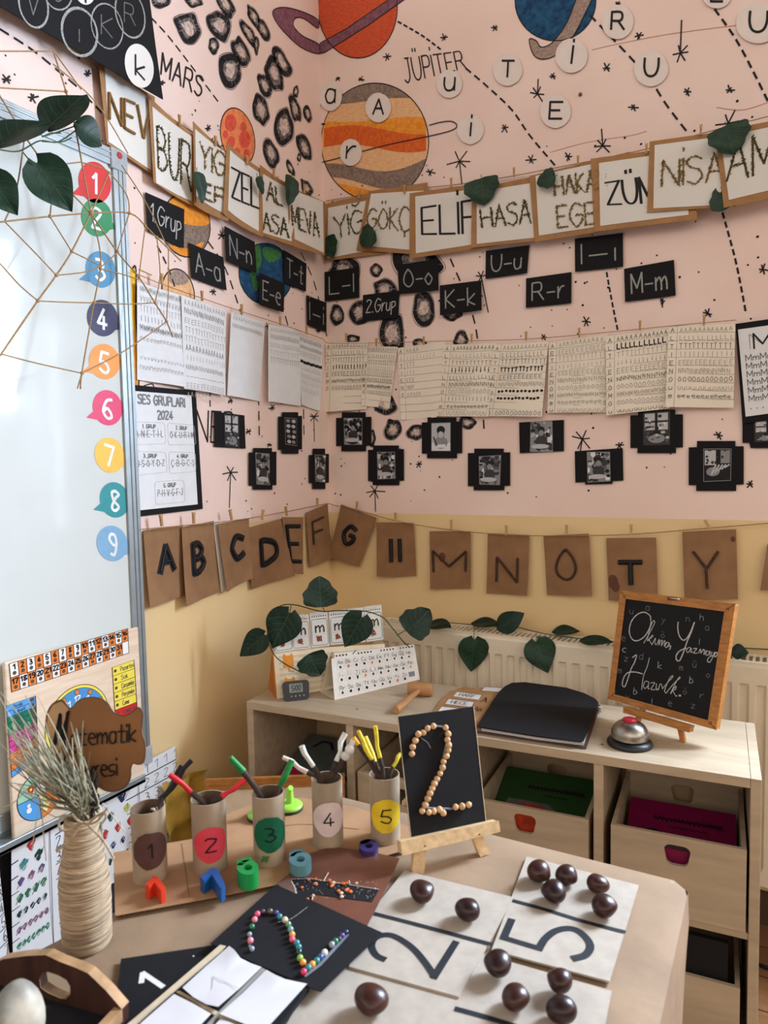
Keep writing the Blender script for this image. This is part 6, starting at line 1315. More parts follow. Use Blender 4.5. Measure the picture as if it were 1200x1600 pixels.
# ---- painted twigs in the tubes
BARK = mat('twig_bark', (70, 54, 46), rough=.75, var=.25, scale=120, bump=.2)
PAINT = {k: mat('twig_paint_'+k, v, rough=.45, var=.12, scale=120) for k, v in dict(black=(24, 22, 24), red=(206, 34, 40), green=(24, 128, 58), white=(226, 222, 214), cream=(236, 214, 196), yellow=(236, 210, 62), orange=(240, 178, 44)).items()}
def twig(tube, tip, rim, rad, colr, frac, label, seed, knob=False):
    r_ = random.Random(seed); c, r = TUBES[tube]; n = (CAM-c); n.z = 0; n.normalize(); mid = c+n*r_.uniform(-.35, .35)*r
    pr = onz(rim[0], rim[1], c.z+TH+.001); pt_ = onp(tip[0], tip[1], mid+n*r_.uniform(-.004, .008), n); d = (pt_-pr)
    h = V((pr.x-c.x, pr.y-c.y, 0)); lim = r*.84-rad
    if h.length > lim: h *= lim/h.length; pr = V((c.x+h.x, c.y+h.y, pr.z)); d = pt_-pr
    L1 = d.length; base = V((c.x, c.y, 0))-h*.2; base.z = c.z+.003+rad
    pts = []; N = 10
    for i in range(N+1):
        t = i/N
        p = base.lerp(pr, t*2) if t < .5 else pr.lerp(pt_, (t-.5)*2)
        if t > .55: p = p+V((r_.uniform(-1, 1), r_.uniform(-1, 1), r_.uniform(-1, 1)))*.0017
        pts.append(p)
    rad_ = [rad*(.95+.2*r_.uniform(-1, 1)) for _ in pts]; k = max(6, int(round(N*(1-frac*.5))))
    root = thing('painted_twig', label, 'twig', (base.x, base.y, base.z-rad), 'painted twigs in the numbered tubes')
    mb = MB(); mb.tube(pts[:k+1], rad_[:k+1], BARK, n=8); obj('bark', mb, root)
    mb = MB(); q = [pts[k].lerp(pts[k-1], .06)]+pts[k+1:]; rr = [rad_[k]*1.08]+[x*1.04 for x in rad_[k+1:]]
    if len(q) < 2: q = [pts[-2], pts[-1]]; rr = [rad, rad]
    mb.tube(q, rr, PAINT[colr], n=8)
    if knob: mb.sphere(pts[-2], rad*1.6, PAINT[colr], 8); mb.sphere(pts[-3], rad*1.5, PAINT[colr], 8)
    obj('painted_tip', mb, root, colr+' painted tip')
for a in [('1', (298, 1188), (262, 1262), .0036, 'black', .95, 'black painted twig, the longer one in tube 1'), ('1', (284, 1197), (257, 1263), .0033, 'black', .7, 'black painted twig, the shorter one in tube 1'),
          ('1', (244, 1264), (243, 1276), .0020, 'cream', .9, 'short cream stick end just showing at the rim of tube 1'), ('1', (253, 1262), (252, 1274), .0018, 'cream', .9, 'second short cream stick at the rim of tube 1, nearer the twigs'),
          ('2', (266, 1208), (308, 1263), .0036, 'red', .62, 'red tipped twig leaning left in tube 2'), ('2', (387, 1218), (348, 1262), .0034, 'red', .70, 'red tipped twig leaning right in tube 2'),
          ('3', (361, 1182), (402, 1244), .0042, 'green', .30, 'green tipped twig leaning left in tube 3'), ('3', (458, 1187), (441, 1240), .0042, 'green', .80, 'thick green twig leaning right in tube 3'),
          ('4', (444, 1184), (490, 1234), .0032, 'cream', .55, 'cream tipped twig leaning far left in tube 4'), ('4', (472, 1166), (489, 1228), .0036, 'white', .55, 'white tipped twig leaning slightly left in tube 4'), ('4', (538, 1145), (521, 1228), .0036, 'white', .55, 'slim white tipped twig leaning right in tube 4'), ('4', (553, 1157), (530, 1229), .0044, 'white', .50, 'knobby white tipped twig at the right of tube 4'),
          ('5', (558, 1143), (586, 1222), .0032, 'yellow', .62, 'yellow tipped twig leaning left in tube 5'), ('5', (551, 1152), (583, 1223), .0032, 'orange', .18, 'twig with orange yellow tip, leftmost in tube 5'), ('5', (570, 1152), (590, 1224), .0034, 'yellow', .55, 'yellow tipped twig in the middle of tube 5'), ('5', (586, 1135), (596, 1222), .0032, 'yellow', .52, 'tall yellow tipped twig nearly upright in tube 5'), ('5', (624, 1176), (615, 1219), .0028, 'yellow', .6, 'short yellow tipped twig at the right of tube 5')]:
    twig(*a, seed=int(a[1][0]), knob='knobby' in a[-1])

# ---- green suction hooks
LIME = mat('lime_plastic', (156, 214, 74), rough=.35, var=.03, spec=.5)
for px, py, lab in [(408, 1277, 'lime green suction hook behind the left of tube 3'), (452, 1264, 'lime green suction hook to the right behind tube 3')]:
    c = T(px, py, .0052); R_ = 21*depth_of(c)/FPX; root = thing('suction_hook', lab, 'hook', c, 'lime green hooks on the cardboard')
    mb = MB(); mb.lathe([(R_*1.02, 0), (R_*1.04, .002), (R_*.98, .004)], c, mat('dark_rubber', (40, 46, 44), rough=.6), 36); obj('suction_cup', mb, root)
    mb = MB(); mb.lathe([(R_*.99, .004), (R_, .006), (R_*.9, .0085), (R_*.45, .0095), (R_*.3, .0098)], c, LIME, 36); obj('plate', mb, root)
    mb = MB(); a = c+V((0, .002, .0095)); mb.tube([a, a+V((0, 0, .012)), a+V((0, 0, .020)), a+V((.004, -.002, .024))], [.006, .0055, .005, .004], LIME, n=12); obj('hook_peg', mb, root)

# ---- chunky plastic digits
def digit(name, polys, h, M, label, z0=.0053, holes=None):
    mb = MB()
    for i, pts in enumerate(polys):
        P3 = [T(px, py, z0+h) for px, py in pts]
        if holes and holes[i]: mb.plate_hole(P3, [T(px, py, z0+h) for px, py in holes[i]], M, V((0, 0, -h)))
        else: mb.poly(P3, M, V((0, 0, -h)))
    tag(obj(name, mb, bevel=.0012), label, 'number block', 'plastic number blocks')
PL = lambda n, c: mat(n, c, rough=.4, var=.05, spec=.45)
digit('number_block', [[(226.5, 1382), (240, 1368.5), (246, 1370), (259, 1387), (251, 1391), (241, 1378), (233, 1385)]], .017, PL('red_plastic', (222, 62, 36)), 'red plastic number block in front of tube 1')
digit('number_block', [[(312, 1369), (330, 1357), (339, 1356), (345, 1368), (352, 1383), (345, 1388), (337, 1376), (331, 1366), (318, 1375)]], .018, PL('blue_plastic', (28, 84, 146)), 'blue plastic number block in front of tube 2')
def six(cx, cy, r, tail): return [ell(cx, cy, r, r*.68, 0, 24), tail], [ell(cx+r*.02, cy, r*.42, r*.27, 0, 14), None]
p, h_ = six(387, 1355, 17, [(371, 1352), (370, 1345), (378, 1342), (391, 1337), (394, 1342), (384, 1347), (379, 1352)]); digit('number_block', p, .021, PL('green_plastic', (26, 150, 72)), 'green plastic number six in front of tube 3', holes=h_)
p, h_ = six(469, 1342, 17.5, [(452, 1338), (452, 1332), (460, 1327), (472, 1326), (474, 1331), (464, 1333), (459, 1338)]); digit('number_block', p, .017, PL('teal_plastic', (92, 138, 146)), 'greyish teal plastic number six beside the brown card', holes=h_)
p, h_ = six(576, 1321, 15, [(562, 1318), (563, 1314), (572, 1311), (580, 1312), (576, 1316), (568, 1319)]); digit('number_block', p, .010, PL('purple_plastic', (52, 40, 96)), 'dark purple plastic number block behind the brown card', holes=h_, z0=.0053)

# ---- sorting cards with chestnuts
CARD = mat('grey_beige_board', (178, 165, 150), rough=.85, var=.06, scale=60); BR = mat('brush_black', (30, 34, 40), rough=.7, var=.15, scale=100)
GC = 'thick number cards for chestnuts'
def e5(mb):
    tl_(mb, [(803, 1408), (850, 1421), (915, 1441), (975, 1456.5)], .0034, .0060, BR); tl_(mb, [(799, 1438), (787, 1466)], .0034, .0085, BR, False); tl_(mb, [(785, 1465), (815, 1474), (842, 1482)], .0034, .0075, BR, False)
    tl_(mb, [(842, 1483), (852, 1467), (868, 1455), (888, 1451), (905, 1456), (919, 1470), (922, 1482), (914, 1493), (897, 1498)], .0034, .0085, BR)
plate('number_card', [(823, 1338), (998, 1383), (952, 1533), (768, 1484)], .0034, .0022, CARD, 'beige card with black brushed 5 and five chestnuts', 'number card', e5, GC)
def e2(mb):
    tl_(mb, [(585, 1428), (640, 1442), (700, 1458), (767, 1476)], .0032, .0060, BR); tl_(mb, [(600, 1499), (588, 1493), (581, 1480), (586, 1467), (602, 1461), (620, 1465), (645, 1482), (664, 1504), (679, 1526)], .0032, .0075, BR); tl_(mb, [(678, 1527), (712, 1473)], .0032, .0080, BR, False)
plate('number_card', [(632, 1360), (803, 1402), (717, 1557), (545, 1510), (575, 1430)], .0032, .0022, CARD, 'beige card with black brushed 2 and two chestnuts', 'number card', e2, GC)
def e4(mb): tl_(mb, [(713, 1577), (760, 1590), (830, 1612)], .0008, .0060, BR)
plate('number_card', [(752, 1490), (956, 1548), (930, 1680), (652, 1668), (716, 1555)], .0008, .0020-.0013, CARD, 'beige card with four chestnuts at the bottom edge', 'number card', e4, GC)
plate('number_card', [(520, 1503), (716, 1558), (655, 1668), (420, 1650), (470, 1560)], .00095, .0008, CARD, 'beige card with a single chestnut at the bottom edge', 'number card', None, GC)

CHN = [mat('chestnut_%d' % i, c, rough=.33, var=.2, scale=14, stretch=(1, 1, 5), spec=.38, coat=.06) for i, c in enumerate([(62, 30, 24), (50, 25, 22), (70, 35, 27)])]
def chestnut(px, py, rp, label, i, z0):
    R = random.Random(i*7+1); c0 = T(px, py, z0+.012); r = rp*depth_of(c0)/FPX; c = T(px, py, z0+r*.86)
    ta = R.uniform(0, 2*math.pi); tp_ = V((math.cos(ta), math.sin(ta), R.uniform(-.35, .35))).normalized(); fl_ = V((R.uniform(-.5, .5), R.uniform(-.5, .5), 1)).normalized(); flat_ = R.choice((.05, .22, .12))
    def fn(p):
        k = max(0, p.dot(tp_)); q = p*(1+.17*k**9-.05*k**2); s = p.dot(-tp_); q = q*(1-.12*max(0, s)**2)
        u = p.dot(fl_); q = q-fl_*(flat_*max(0, u)); sd_ = tp_.cross(V((0, 0, 1))).normalized(); q = q+sd_*q.dot(sd_)*.05; return V((q.x, q.y, q.z*.86))
    mb = MB(); mb.sphere(c, r, CHN[i % 3], 28, fn=fn); lo = min(v.z for v in mb.v); d = TZ+z0-lo
    for v in mb.v: v.z += d
    tag(obj('chestnut', mb, merge=True), label, 'chestnut', 'chestnuts on the number cards')
for i, a in enumerate([(658, 1392, 19.5, 'chestnut on the card with 2, the left one nearer the easel', .0034), (730, 1421, 19.5, 'chestnut on the card with 2, the right one', .0034), (841, 1360, 18.5, 'chestnut on the card with 5, back left corner', .0036), (884, 1366, 17.5, 'chestnut on the card with 5, middle of the back three', .0036),
                       (867, 1392, 19.5, 'chestnut on the card with 5, just above the black line, left of centre', .0036), (935, 1380, 17.5, 'chestnut on the card with 5, back right', .0036), (942, 1414, 20, 'chestnut on the card with 5, front right beside the black line', .0036), (779, 1504, 22, 'chestnut overlapping the corner between the 2 card and the 5 card', .0036),
                       (803, 1556, 22.5, 'chestnut on the four-chestnut card, left pointed one', .0010), (876, 1532, 20, 'chestnut touching the lower edge of the 5 card', .0036), (877, 1577, 23.5, 'big shiny chestnut nearest the bottom edge of the photo', .0010), (581, 1558, 26.5, 'lone chestnut on the card at the bottom centre', .0012)]):
    chestnut(a[0], a[1], a[2], a[3], i, a[4])

# ---- brown card with lentils
LEATH = mat('brown_glossy_card', (110, 66, 50), rough=.42, var=.08, scale=30, spec=.5); LENT = mat('red_lentil', (232, 118, 58), rough=.6, var=.15); RICE = mat('pale_grain', (220, 186, 160), rough=.7, var=.1)
bpts = [(434, 1381), (455, 1362), (485, 1333), (510, 1325.5), (535, 1325), (557, 1328), (590, 1333), (624, 1341), (615, 1362), (603, 1388), (588, 1418), (573, 1447), (530, 1450), (470, 1430)]
c = T(530, 1385, .006); root = thing('textured_number_card', 'glossy brown card with black strip of glued lentils beside the teal six', 'card', c, None)
plate('card', bpts, .0085, .001, LEATH, None, None, parent=root)
mb = MB(); mb.poly([T(*p, .0091) for p in [(455, 1375), (472, 1371), (486, 1374), (592, 1390), (581, 1409), (490, 1397), (486, 1415), (463, 1404)]], BLACK, V((0, 0, -.0006))); obj('black_strip', mb, root)
mb = MB(); mb.poly([T(*p, .0093) for p in [(434, 1381), (452, 1369), (458, 1378), (463, 1392), (464, 1403), (445, 1394)]], mat('glue_film', (120, 88, 80), rough=.3), V((0, 0, -.0006))); tl_(mb, [(455, 1377), (461, 1388), (463, 1403)], .0093, .0008, WHITE); tl_(mb, [(455, 1374), (486, 1373), (592, 1390)], .0091, .0005, WHITE, False); obj('glue_film', mb, root)
r = random.Random(4)
for x, y, M in [(565, 120, LENT), (610, 210, LENT), (602, 198, LENT), (610, 68, LENT), (655, 62, LENT), (655, 95, RICE), (748, 72, LENT), (768, 105, LENT), (775, 88, RICE), (762, 112, LENT), (810, 143, LENT), (845, 95, LENT), (865, 90, LENT), (835, 92, LENT), (872, 130, LENT), (890, 148, LENT), (862, 138, LENT), (832, 182, RICE), (828, 158, RICE), (640, 175, RICE), (930, 92, RICE), (660, 100, LENT)]:
    p = T(340+x*.2333, 1360+y*.2333, .0092); mb = MB(); mb.sphere(p+V((0, 0, .0012)), .0019+r.random()*.0008, M, 8, (1, 1, .6)); obj('lentil' if M is LENT else 'grain', mb, root)
mb = MB()
for x, y, x2, y2 in [(710, 70, 742, 15), (880, 70, 884, 92), (640, 160, 632, 200)]: a, b = T(340+x*.2333, 1360+y*.2333, .0095), T(340+x2*.2333, 1360+y2*.2333, .0105); mb.tube([a, b], .0008, RICE, n=5)
for _ in range(70): a = T(r.uniform(458, 588), r.uniform(1376, 1404), .0092); mb.sphere(a, .0005, WHITE, 4)
tag(obj('glue_crumbs', mb, root), kind='stuff')

# ---- black card with bead 2
c = T(460, 1465, .009); root = thing('bead_number_card', 'black card with a number two made of coloured beads', 'card', c)
plate('card', [(431, 1382), (514, 1419), (597, 1457), (548, 1503), (502, 1549), (490, 1545), (329, 1474), (380, 1428)], .0115, .0010, BLACK, None, None, parent=root)
BEAD = {k: mat('bead_'+k, v, rough=.2, var=.05, spec=.6, coat=.4) for k, v in dict(pink=(232, 92, 122), lpink=(236, 140, 156), green=(24, 112, 72), clear=(150, 160, 168), plum=(70, 58, 84), bronze=(84, 72, 50), violet=(82, 70, 160), teal=(46, 132, 134), cream=(232, 208, 178), sage=(110, 150, 110), aqua=(120, 160, 164), orange=(240, 160, 62), dark=(28, 52, 60), lime=(136, 182, 72), crimson=(206, 52, 92), blue=(52, 84, 140), white=(228, 222, 218), grey=(140, 148, 152), navy=(42, 46, 86)).items()}
mb = MB(); tl_(mb, [(477, 1525), (500, 1508), (543, 1461)], .0116, .0035, mat('dried_glue', (120, 124, 130), rough=.25), False); tl_(mb, [(391, 1458), (389, 1472), (394, 1487)], .0116, .003, mat('dried_glue', (120, 124, 130))); tl_(mb, [(434, 1441), (455, 1436), (480, 1418)], .0116, .0006, PENLT); obj('glue_trail', mb, root)
for x, y, k in [(267, 292, 'pink'), (248, 330, 'lpink'), (230, 378, 'green'), (214, 425, 'clear'), (220, 470, 'lpink'), (230, 522, 'clear'), (303, 272, 'plum'), (352, 275, 'bronze'), (395, 280, 'violet'), (415, 310, 'teal'), (452, 332, 'cream'), (474, 362, 'sage'), (488, 396, 'aqua'), (499, 430, 'orange'), (500, 462, 'pink'), (530, 487, 'teal'), (543, 515, 'teal'), (545, 548, 'dark'), (552, 587, 'lime'), (572, 617, 'orange'), (577, 680, 'crimson'), (608, 652, 'teal'), (635, 630, 'orange'), (665, 605, 'teal'), (690, 580, 'blue'), (717, 551, 'white'), (765, 498, 'grey'), (790, 475, 'green'), (815, 455, 'plum'), (836, 432, 'violet'), (862, 410, 'navy')]:
    p = T(340+x*.2333, 1360+y*.2333, .0145); mb = MB(); rb = .0034 if k not in ('plum', 'clear', 'navy', 'violet') else .0027; mb.sphere(V((p.x, p.y, TZ+.0115+rb*.92)), rb, BEAD[k], 12); obj('bead', mb, root)

# ---- black card with chalk 1, white grid board
c = T(250, 1540, .003)
def e1(mb): tl_(mb, [(221, 1535), (223, 1521), (254, 1542)], .0030, .0055, WHITE, False); tl_(mb, [(302, 1494), (302.8, 1494.6)], .0030, .0015, WHITE, False)
plate('number_card', [(189, 1498), (345, 1475), (350, 1600), (330, 1690), (176, 1660), (182, 1560)], .0030, .0012, BLACK, 'black card with white 1 beside the wooden tray', 'number card', e1)
c = T(360, 1560, .010); root = thing('grid_board', 'black board with cardboard rim holding white paper squares at the bottom', 'grid board', c)
EDGE = mat('board_rim', (206, 186, 156), rough=.8, var=.08, scale=60)
plate('board', [(347, 1477), (354, 1479), (483, 1541), (430, 1612), (330, 1720), (170, 1640), (199, 1601)], .0105, .005, BLACK, None, None, parent=root)
mb = MB(); mb.poly([T(*p, .0125) for p in [(344, 1476), (353, 1478), (240, 1574), (150, 1656), (140, 1650), (232, 1572)]], EDGE, V((0, 0, -.003))); obj('rim', mb, root)
mb = MB(); mb.poly([T(*p, .0122) for p in [(276, 1549), (281, 1548), (343, 1582), (400, 1612), (395, 1616), (338, 1587)]], EDGE, V((0, 0, -.003))); mb.poly([T(*p, .0124) for p in [(409, 1512), (414, 1514), (345, 1585), (310, 1622), (304, 1620), (338, 1584)]], mat('grey_rim', (150, 146, 138), rough=.8), V((0, 0, -.003))); obj('divider_strip', mb, root)
for pts, lab in [([(358, 1478), (366, 1484), (376, 1497), (392, 1505), (409, 1511), (376, 1543), (341, 1573), (322, 1569), (302, 1558), (285, 1543), (318, 1513)], 'white paper square with a faint pencil one'), ([(416, 1515), (430, 1523), (446, 1530), (480, 1537), (452, 1568), (412, 1612), (343, 1584), (380, 1551)], None), ([(272, 1553), (300, 1567), (330, 1584), (300, 1616), (262, 1660), (195, 1622), (225, 1594)], None), ([(345, 1591), (405, 1617), (370, 1660), (310, 1630)], None)]:
    mb = MB(); q = [T(*p, .0135+.003*math.sin(i*1.3)**2) for i, p in enumerate(pts)]; ct = sum(q, V((0, 0, 0)))/len(q); ct.z = TZ+.0145; n = len(q)
    mid = [p.lerp(ct, .4)+V((0, 0, .0008)) for p in q]
    mb.mesh(q+mid+[ct], [(i, (i+1) % n, n+(i+1) % n, n+i) for i in range(n)]+[(n+i, n+(i+1) % n, 2*n) for i in range(n)], mat('thin_paper', (206, 202, 202), rough=.8, var=.02), True)
    if lab: tl_(mb, [(331, 1545), (333, 1526), (372, 1545)], .0155, .0008, PENLT, False)
    obj('paper_square', mb, root, lab)

# ---- wooden display easel with chickpea 2
A, B = T(655, 1362), T(750, 1337); ep = Plane(A, B, math.radians(16))
root = thing('display_easel', 'small pine easel standing behind the chestnut card', 'easel', (A+B)/2)
def barq(name, q, th, M=PINE, back=True):
    mb = MB(); n = ep.n*th; mb.mesh(q+[p-n for p in q], [(0, 1, 2, 3), (4, 5, 6, 7), (0, 1, 5, 4), (1, 2, 6, 5), (2, 3, 7, 6), (3, 0, 4, 7)], M); return obj(name, mb, root, bevel=.0008)
q = [ep.on(*p, .014) for p in [(627, 1316), (779, 1283), (781, 1299), (629, 1336)]]; barq('ledge', q, .016)
for p in [(664, 1322), (749, 1304)]: mb = MB(); mb.lathe([(.0010, 0), (.0008, .0012)], ep.on(*p, .014), mat('nail', (70, 56, 44), rough=.4, metal=.8), 8, ax=ep.n); obj('nail', mb, root)
barq('leg', [ep.on(648, 1330, .002), ep.on(665, 1327, .002), ep.on(662, 1364, .002), ep.on(645, 1364, .002)], .010); barq('leg', [ep.on(737, 1302, .002), ep.on(750, 1299, .002), ep.on(765, 1333, .002), ep.on(751, 1338, .002)], .010)
mb = MB(); a = ep.on(694, 1200, -.006); b = V((a.x, a.y, TZ))-ep.nf*.13; d = ep.h*.006; mb.mesh([a-d, a+d, b+d, b-d]+[p+V((0, 0, .008)) for p in (a-d, a+d, b+d, b-d)], [(0, 1, 2, 3), (4, 5, 6, 7), (0, 1, 5, 4), (1, 2, 6, 5), (2, 3, 7, 6), (3, 0, 4, 7)], PINE); obj('rear_leg', mb, root)
K = ep.quad([(621, 1120), (740, 1104), (760, 1291), (643, 1318)], .0005)
root = thing('chickpea_number_card', 'upright black card with number two made of chickpeas on the pine easel', 'card', K.pt(.5, 0))
mb = MB(); sheet(mb, K, BLACK, .002); ribbon(mb, K, [(0, 0), (0, 1)], .0010, EDGE, .0004); ribbon(mb, K, [(1, 0), (1, 1)], .0010, EDGE, .0004)
for a, b in [((812, 170), (873, 178)), ((758, 575), (890, 580)), ((890, 582), (1000, 552)), ((880, 240), (860, 330))]: mb.tube([ep.on(420+a[0]*.3167, 1080+a[1]*.3167, .0012), ep.on(420+b[0]*.3167, 1080+b[1]*.3167, .0012)], .0014, mat('dried_glue', (120, 124, 130)), n=5)
mb.tube([ep.on(658, 1153, .001), ep.on(668, 1160, .004), ep.on(673, 1169, .003)], .0003, PENLT, n=4)
obj('card', mb, root)
PEA = mat('chickpea', (218, 174, 128), rough=.7, var=.14, scale=90, bump=.3); r = random.Random(6)
for x, y in [(705, 309), (710, 275), (723, 243), (737, 212), (763, 205), (783, 184), (812, 173), (873, 180), (884, 210), (881, 240), (887, 268), (886, 291), (877, 319), (862, 347), (857, 376), (845, 405), (830, 433), (817, 455), (807, 480), (795, 504), (783, 530), (771, 560), (757, 590), (790, 597), (815, 592), (842, 583), (860, 600), (922, 571), (953, 568), (986, 560)]:
    p = ep.on(420+x*.3167, 1080+y*.3167, .0040); mb = MB(); d = V((r.uniform(-1, 1), r.uniform(-1, 1), r.uniform(-1, 1))).normalized()
    mb.sphere(p, .0043*r.uniform(.92, 1.08), PEA, 12, fn=lambda q: q*(1+.18*max(0, q.dot(d))**8-.05*max(0, -q.dot(d)))); obj('chickpea', mb, root)

# ---- twine wrapped bottle with dried grass and the sign
c = T(137, 1474, 0); dep = depth_of(c); k = dep/FPX
JUTE = mat('jute_wrap', (190, 166, 136), rough=.95, var=.24, scale=30, stretch=(1, 1, 14), bump=.5)
root = thing('twine_bottle', 'bottle wrapped in jute twine holding dried grass', 'vase', c)
prof = [(36, 0), (39, 6), (40, 40), (41, 75), (40.5, 105), (37, 130), (32, 152), (28, 172), (26, 186), (27, 198), (28.5, 204)]
mb = MB(); k0 = k; k = k*.87; mb.lathe([(a*k, b*k0) for a, b in prof]+[(20*k, 204*k0), (19*k, 150*k0)], c, JUTE, 40)
obj('wrapped_bottle', mb, root); r = random.Random(9)
mb = MB()
def rad_at(y):
    for (a, b), (a2, b2) in zip(prof[:-1], prof[1:]):
        if b <= y <= b2: return a+(a2-a)*(y-b)/(b2-b)
    return prof[-1][0]
y = 3
while y < 200:
    sl = r.uniform(-5, 5) if y > 70 else r.uniform(-1.5, 1.5); pts = []
    for i in range(33): a = 2*math.pi*i/32; yy = min(203, max(1, y+sl*math.cos(a+r.uniform(-.05, .05)))); rr = (rad_at(yy)+1.0)*k; pts.append(c+V((rr*math.cos(a), rr*math.sin(a), yy*k0)))
    mb.tube(pts, r.uniform(.0009, .0014), JUTE, n=5, cap=False); y += r.uniform(2.2, 3.4)
obj('twine_winding', mb, root)
mb = MB(); f_ = lambda px, py, d=.0: at(px, py, dep-.035+d)
for pts in [[(112, 1272), (128, 1286), (150, 1284), (168, 1262)], [(128, 1284), (110, 1312), (88, 1330)], [(132, 1284), (160, 1312), (178, 1342)], [(128, 1284), (104, 1298), (92, 1290), (96, 1276), (112, 1274)], [(140, 1284), (160, 1270), (166, 1276), (158, 1288)]]: mb.tube(cr([f_(*p) for p in pts], 5), .0013, JUTE, n=5)
obj('twine_bow', mb, root)
GR = [mat('dried_grass_%d' % i, c_, rough=.9, var=.12) for i, c_ in enumerate([(168, 164, 138), (142, 142, 116), (196, 188, 162), (110, 112, 92)])]
mb = MB(); r = random.Random(12); neck = at(138, 1272, dep)
for i in range(150):
    L = r.random(); tx, ty = (8+125*r.random()**1.2, 1125+120*r.random()) if i % 3 else (70+75*r.random(), 1165+70*r.random())
    if i % 9 == 0: tx, ty = r.uniform(-10, 60), r.uniform(1080, 1160)
    tip = at(tx, ty, dep-.03+r.uniform(-.05, .05)); st_ = neck+V((r.uniform(-.009, .009), r.uniform(-.009, .009), -.03)); md = st_.lerp(tip, .5)+V((0, 0, r.uniform(.0, .022)))+V((r.uniform(-.006, .006), r.uniform(-.006, .006), 0))
    nk = neck+V((r.uniform(-.010, .010), r.uniform(-.010, .010), .004)); q = cr([st_, nk, md, tip], 4); n = len(q); w0 = r.uniform(.0009, .0019)
    mb.tube(q, [w0*(1-.75*j/(n-1)) for j in range(n)], GR[r.choice((0, 0, 1, 2, 3))], n=4, cap=False)
for pts in [[(130, 1250), (90, 1222), (62, 1260), (50, 1330)], [(128, 1252), (80, 1230), (66, 1262), (72, 1345)], [(120, 1262), (70, 1215), (20, 1255), (-5, 1262)], [(160, 1255), (180, 1280), (196, 1300)]]: mb.tube(cr([at(*p, dep-.03) for p in pts], 6), .0006, GR[2], n=4)
PLUME = mat('dark_plume', (70, 56, 48), rough=.95, var=.2)
for i in range(60):
    a = at(150+r.uniform(-6, 6), 1200+70*r.random(), dep-.012+r.uniform(-.008, .008)); mb.tube([neck+V((r.uniform(-.006, .006), r.uniform(-.006, .006), -.02)), a.lerp(neck, .4), a], .0007, PLUME, n=4, cap=False)
tag(obj('dried_grass', mb), 'tuft of pale dried grass fanning out of the twine bottle', 'dried grass')
sd = dep+.015; SG = mat('brown_leather_sign', (146, 98, 56), rough=.55, var=.18, scale=9, spec=.4)
sp = [(255, 600), (262, 545), (290, 495), (340, 474), (362, 495), (384, 520), (410, 505), (430, 480), (480, 461), (540, 462), (590, 490), (615, 530), (640, 550), (690, 560), (740, 532), (765, 515), (785, 545), (781, 610), (781, 660), (795, 700), (800, 760), (790, 815), (760, 825), (735, 820), (720, 850), (718, 900), (695, 945), (640, 972), (590, 972), (555, 955), (520, 935), (470, 930), (440, 945), (400, 988), (330, 985), (280, 960), (258, 915), (270, 870), (288, 800), (280, 700), (262, 650)]
sx = lambda x, y, d=0.0: at(x*.28333, 960+y*.28333, sd+d)
root = thing('name_sign', 'brown cloud shaped sign reading Matematik Çevresi on a stick in the bottle', 'sign', sx(480, 1100))
q = cr([V((x, y, 0)) for x, y in sp], 4, True); mb = MB(); mb.poly([sx(p.x, p.y) for p in q], SG, -_f*-.003)
mb.tube([sx(p.x, p.y, .0008) for p in q]+[sx(q[0].x, q[0].y, .0008)], .0010, mat('sign_edge', (84, 54, 34), rough=.7), n=5, cap=False)
flatq = [sx(*p, -.0006) for p in [(258, 610), (266, 548), (292, 500), (338, 480), (360, 500), (378, 522), (372, 600), (350, 700), (320, 760), (292, 790), (284, 700), (266, 650)]]; mb.poly(flatq, mat('pale_tan', (186, 150, 112), rough=.6, var=.1)); obj('sign_board', mb, root)  # paler tan patch over the left end of the sign
mb = MB(); Z = -.0012
def sq(pts): return Patch(*[sx(*p, Z) for p in pts])
for pts, wd in [([(300, 720), (332, 545)], .005), ([(332, 550), (335, 700)], .004), ([(338, 700), (378, 532)], .005), ([(372, 540), (356, 730)], .0035)]:
    a, b = sx(*pts[0], Z), sx(*pts[1], Z); d = (b-a).cross(_f).normalized()*wd/2; mb.mesh([a-d, b-d*.6, b+d*.6, a+d], [(0, 1, 2, 3)], INK)
text(mb, sq([(392, 632), (748, 602), (748, 700), (392, 724)]), 'atematik', 0, 1, 0, 1, .0019, INK, .0002, gap=1.4)
text(mb, sq([(352, 760), (420, 745), (425, 880), (352, 905)]), 'Ç', 0, 1, 0, 1, .0022, INK, .0002); text(mb, sq([(436, 808), (642, 792), (645, 885), (436, 902)]), 'evresi', 0, 1, 0, 1, .0019, INK, .0002, gap=1.4)
obj('lettering', mb, root)
mb = MB(); mb.tube(cr([at(150, 1290, dep), sx(520, 1060, .004), sx(500, 900, .004)], 5), .0028, TW, n=8); obj('stick', mb, root)

# ---- wooden tray and painted stone
STAIN = mat('dark_stained_wood', (74, 46, 38), rough=.5, var=.25, scale=16, stretch=(5, 5, 1)); TR = mat('worn_tray_wood', (190, 148, 104), rough=.6, var=.25, scale=30)
P0 = T(190, 1606); hx = V((-.985, -.17, 0)).normalized(); nn = V((.17, -.985, 0)).normalized()
TP = lambda px, py: onp(px, py, P0, nn)
root = thing('wooden_tray', 'dark stained wooden tray with an oval grip hole at the lower left', 'tray', (P0.x-.12, P0.y-.1, TZ))
oc = [TP(*p) for p in [(191, 1606), (191, 1577), (166, 1548), (138, 1521), (118, 1512), (94, 1503), (72, 1492.5), (40, 1494), (5, 1499), (-20, 1512), (-50, 1545), (-70, 1580), (-70, 1640), (60, 1625)]]
for q_ in oc: q_.z = max(q_.z, TZ+.0012)
ho = [TP(*p) for p in [(62, 1530), (66, 1521), (74, 1518), (90, 1523), (104, 1531), (110, 1541), (110, 1553), (104, 1561), (94, 1559), (76, 1551), (64, 1543)]]
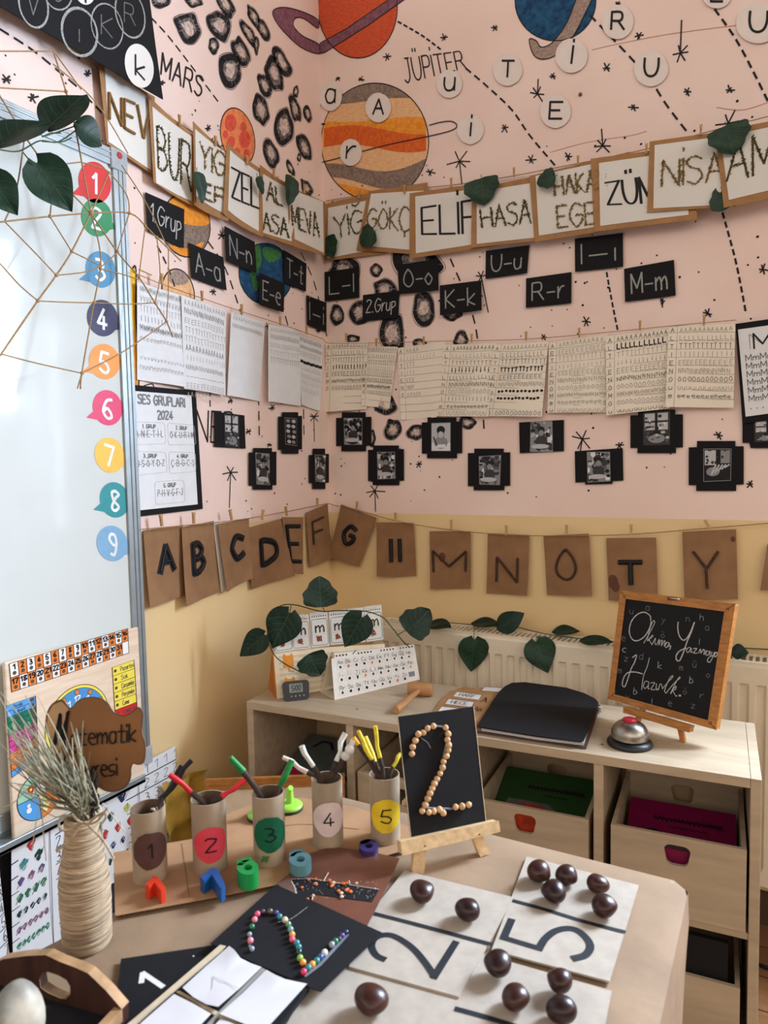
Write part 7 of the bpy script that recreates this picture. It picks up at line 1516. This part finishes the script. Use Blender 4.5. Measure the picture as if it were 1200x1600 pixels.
fr_ = MB(); fr_.plate_hole(oc, ho, STAIN, nn*-.009)
top = oc[1:11]
for a, b in zip(top[:-1], top[1:]): fr_.mesh([a+nn*.0005+V((0, 0, .0005)), b+nn*.0005+V((0, 0, .0005)), b-nn*.0095+V((0, 0, .0005)), a-nn*.0095+V((0, 0, .0005))], [(0, 1, 2, 3)], TR)
n = len(ho); fr_.mesh([p+nn*.0004 for p in ho]+[p-nn*.0094 for p in ho], [(i, (i+1) % n, n+(i+1) % n, n+i) for i in range(n)], TR)
lo = min(v.z for v in fr_.v)
obj('end_panel', fr_, root, 'end panel with an oval grip hole')
a = TP(191, 1577); a2 = V((a.x, a.y, TZ)); dirn = nn
mb = MB(); L = .30; th = hx*.009; mb.mesh([a2, a2+dirn*L, V((a2.x, a2.y, a.z))+dirn*L, V((a.x, a.y, a.z))]+[p+th for p in (a2, a2+dirn*L, V((a2.x, a2.y, a.z))+dirn*L, V((a.x, a.y, a.z)))], [(0, 1, 2, 3), (4, 5, 6, 7), (0, 1, 5, 4), (1, 2, 6, 5), (2, 3, 7, 6), (3, 0, 4, 7)], TR); obj('side_panel', mb, root, 'paler worn side panel')
mb = MB(); b0 = a2+V((0, 0, .002)); mb.mesh([b0, b0+hx*.20, b0+hx*.20+dirn*L, b0+dirn*L]+[p+V((0, 0, .005)) for p in (b0, b0+hx*.20, b0+hx*.20+dirn*L, b0+dirn*L)], [(0, 1, 2, 3), (4, 5, 6, 7), (0, 1, 5, 4), (1, 2, 6, 5), (2, 3, 7, 6), (3, 0, 4, 7)], mat('tray_floor_black', (26, 25, 29), rough=.7)); obj('floor_panel', mb, root, 'black tray floor')
ST_ = mat('mottled_stone', (196, 184, 164), rough=.5, var=.3, scale=22, col2=(120, 118, 108))
p = at(22, 1578, .62); rs = .026; p.z = TZ+.007+rs*1.2; mb = MB(); mb.sphere(p, rs, ST_, 24, (.85, .95, 1.25), fn=lambda q: q*(1+.06*math.sin(3*q.x+2*q.z)+.04*math.sin(5*q.y))); lo = min(v.z for v in mb.v)
for v in mb.v: v.z += TZ+.0072-lo
tag(obj('painted_stone', mb), 'mottled pale stone lying in the wooden tray', 'stone')
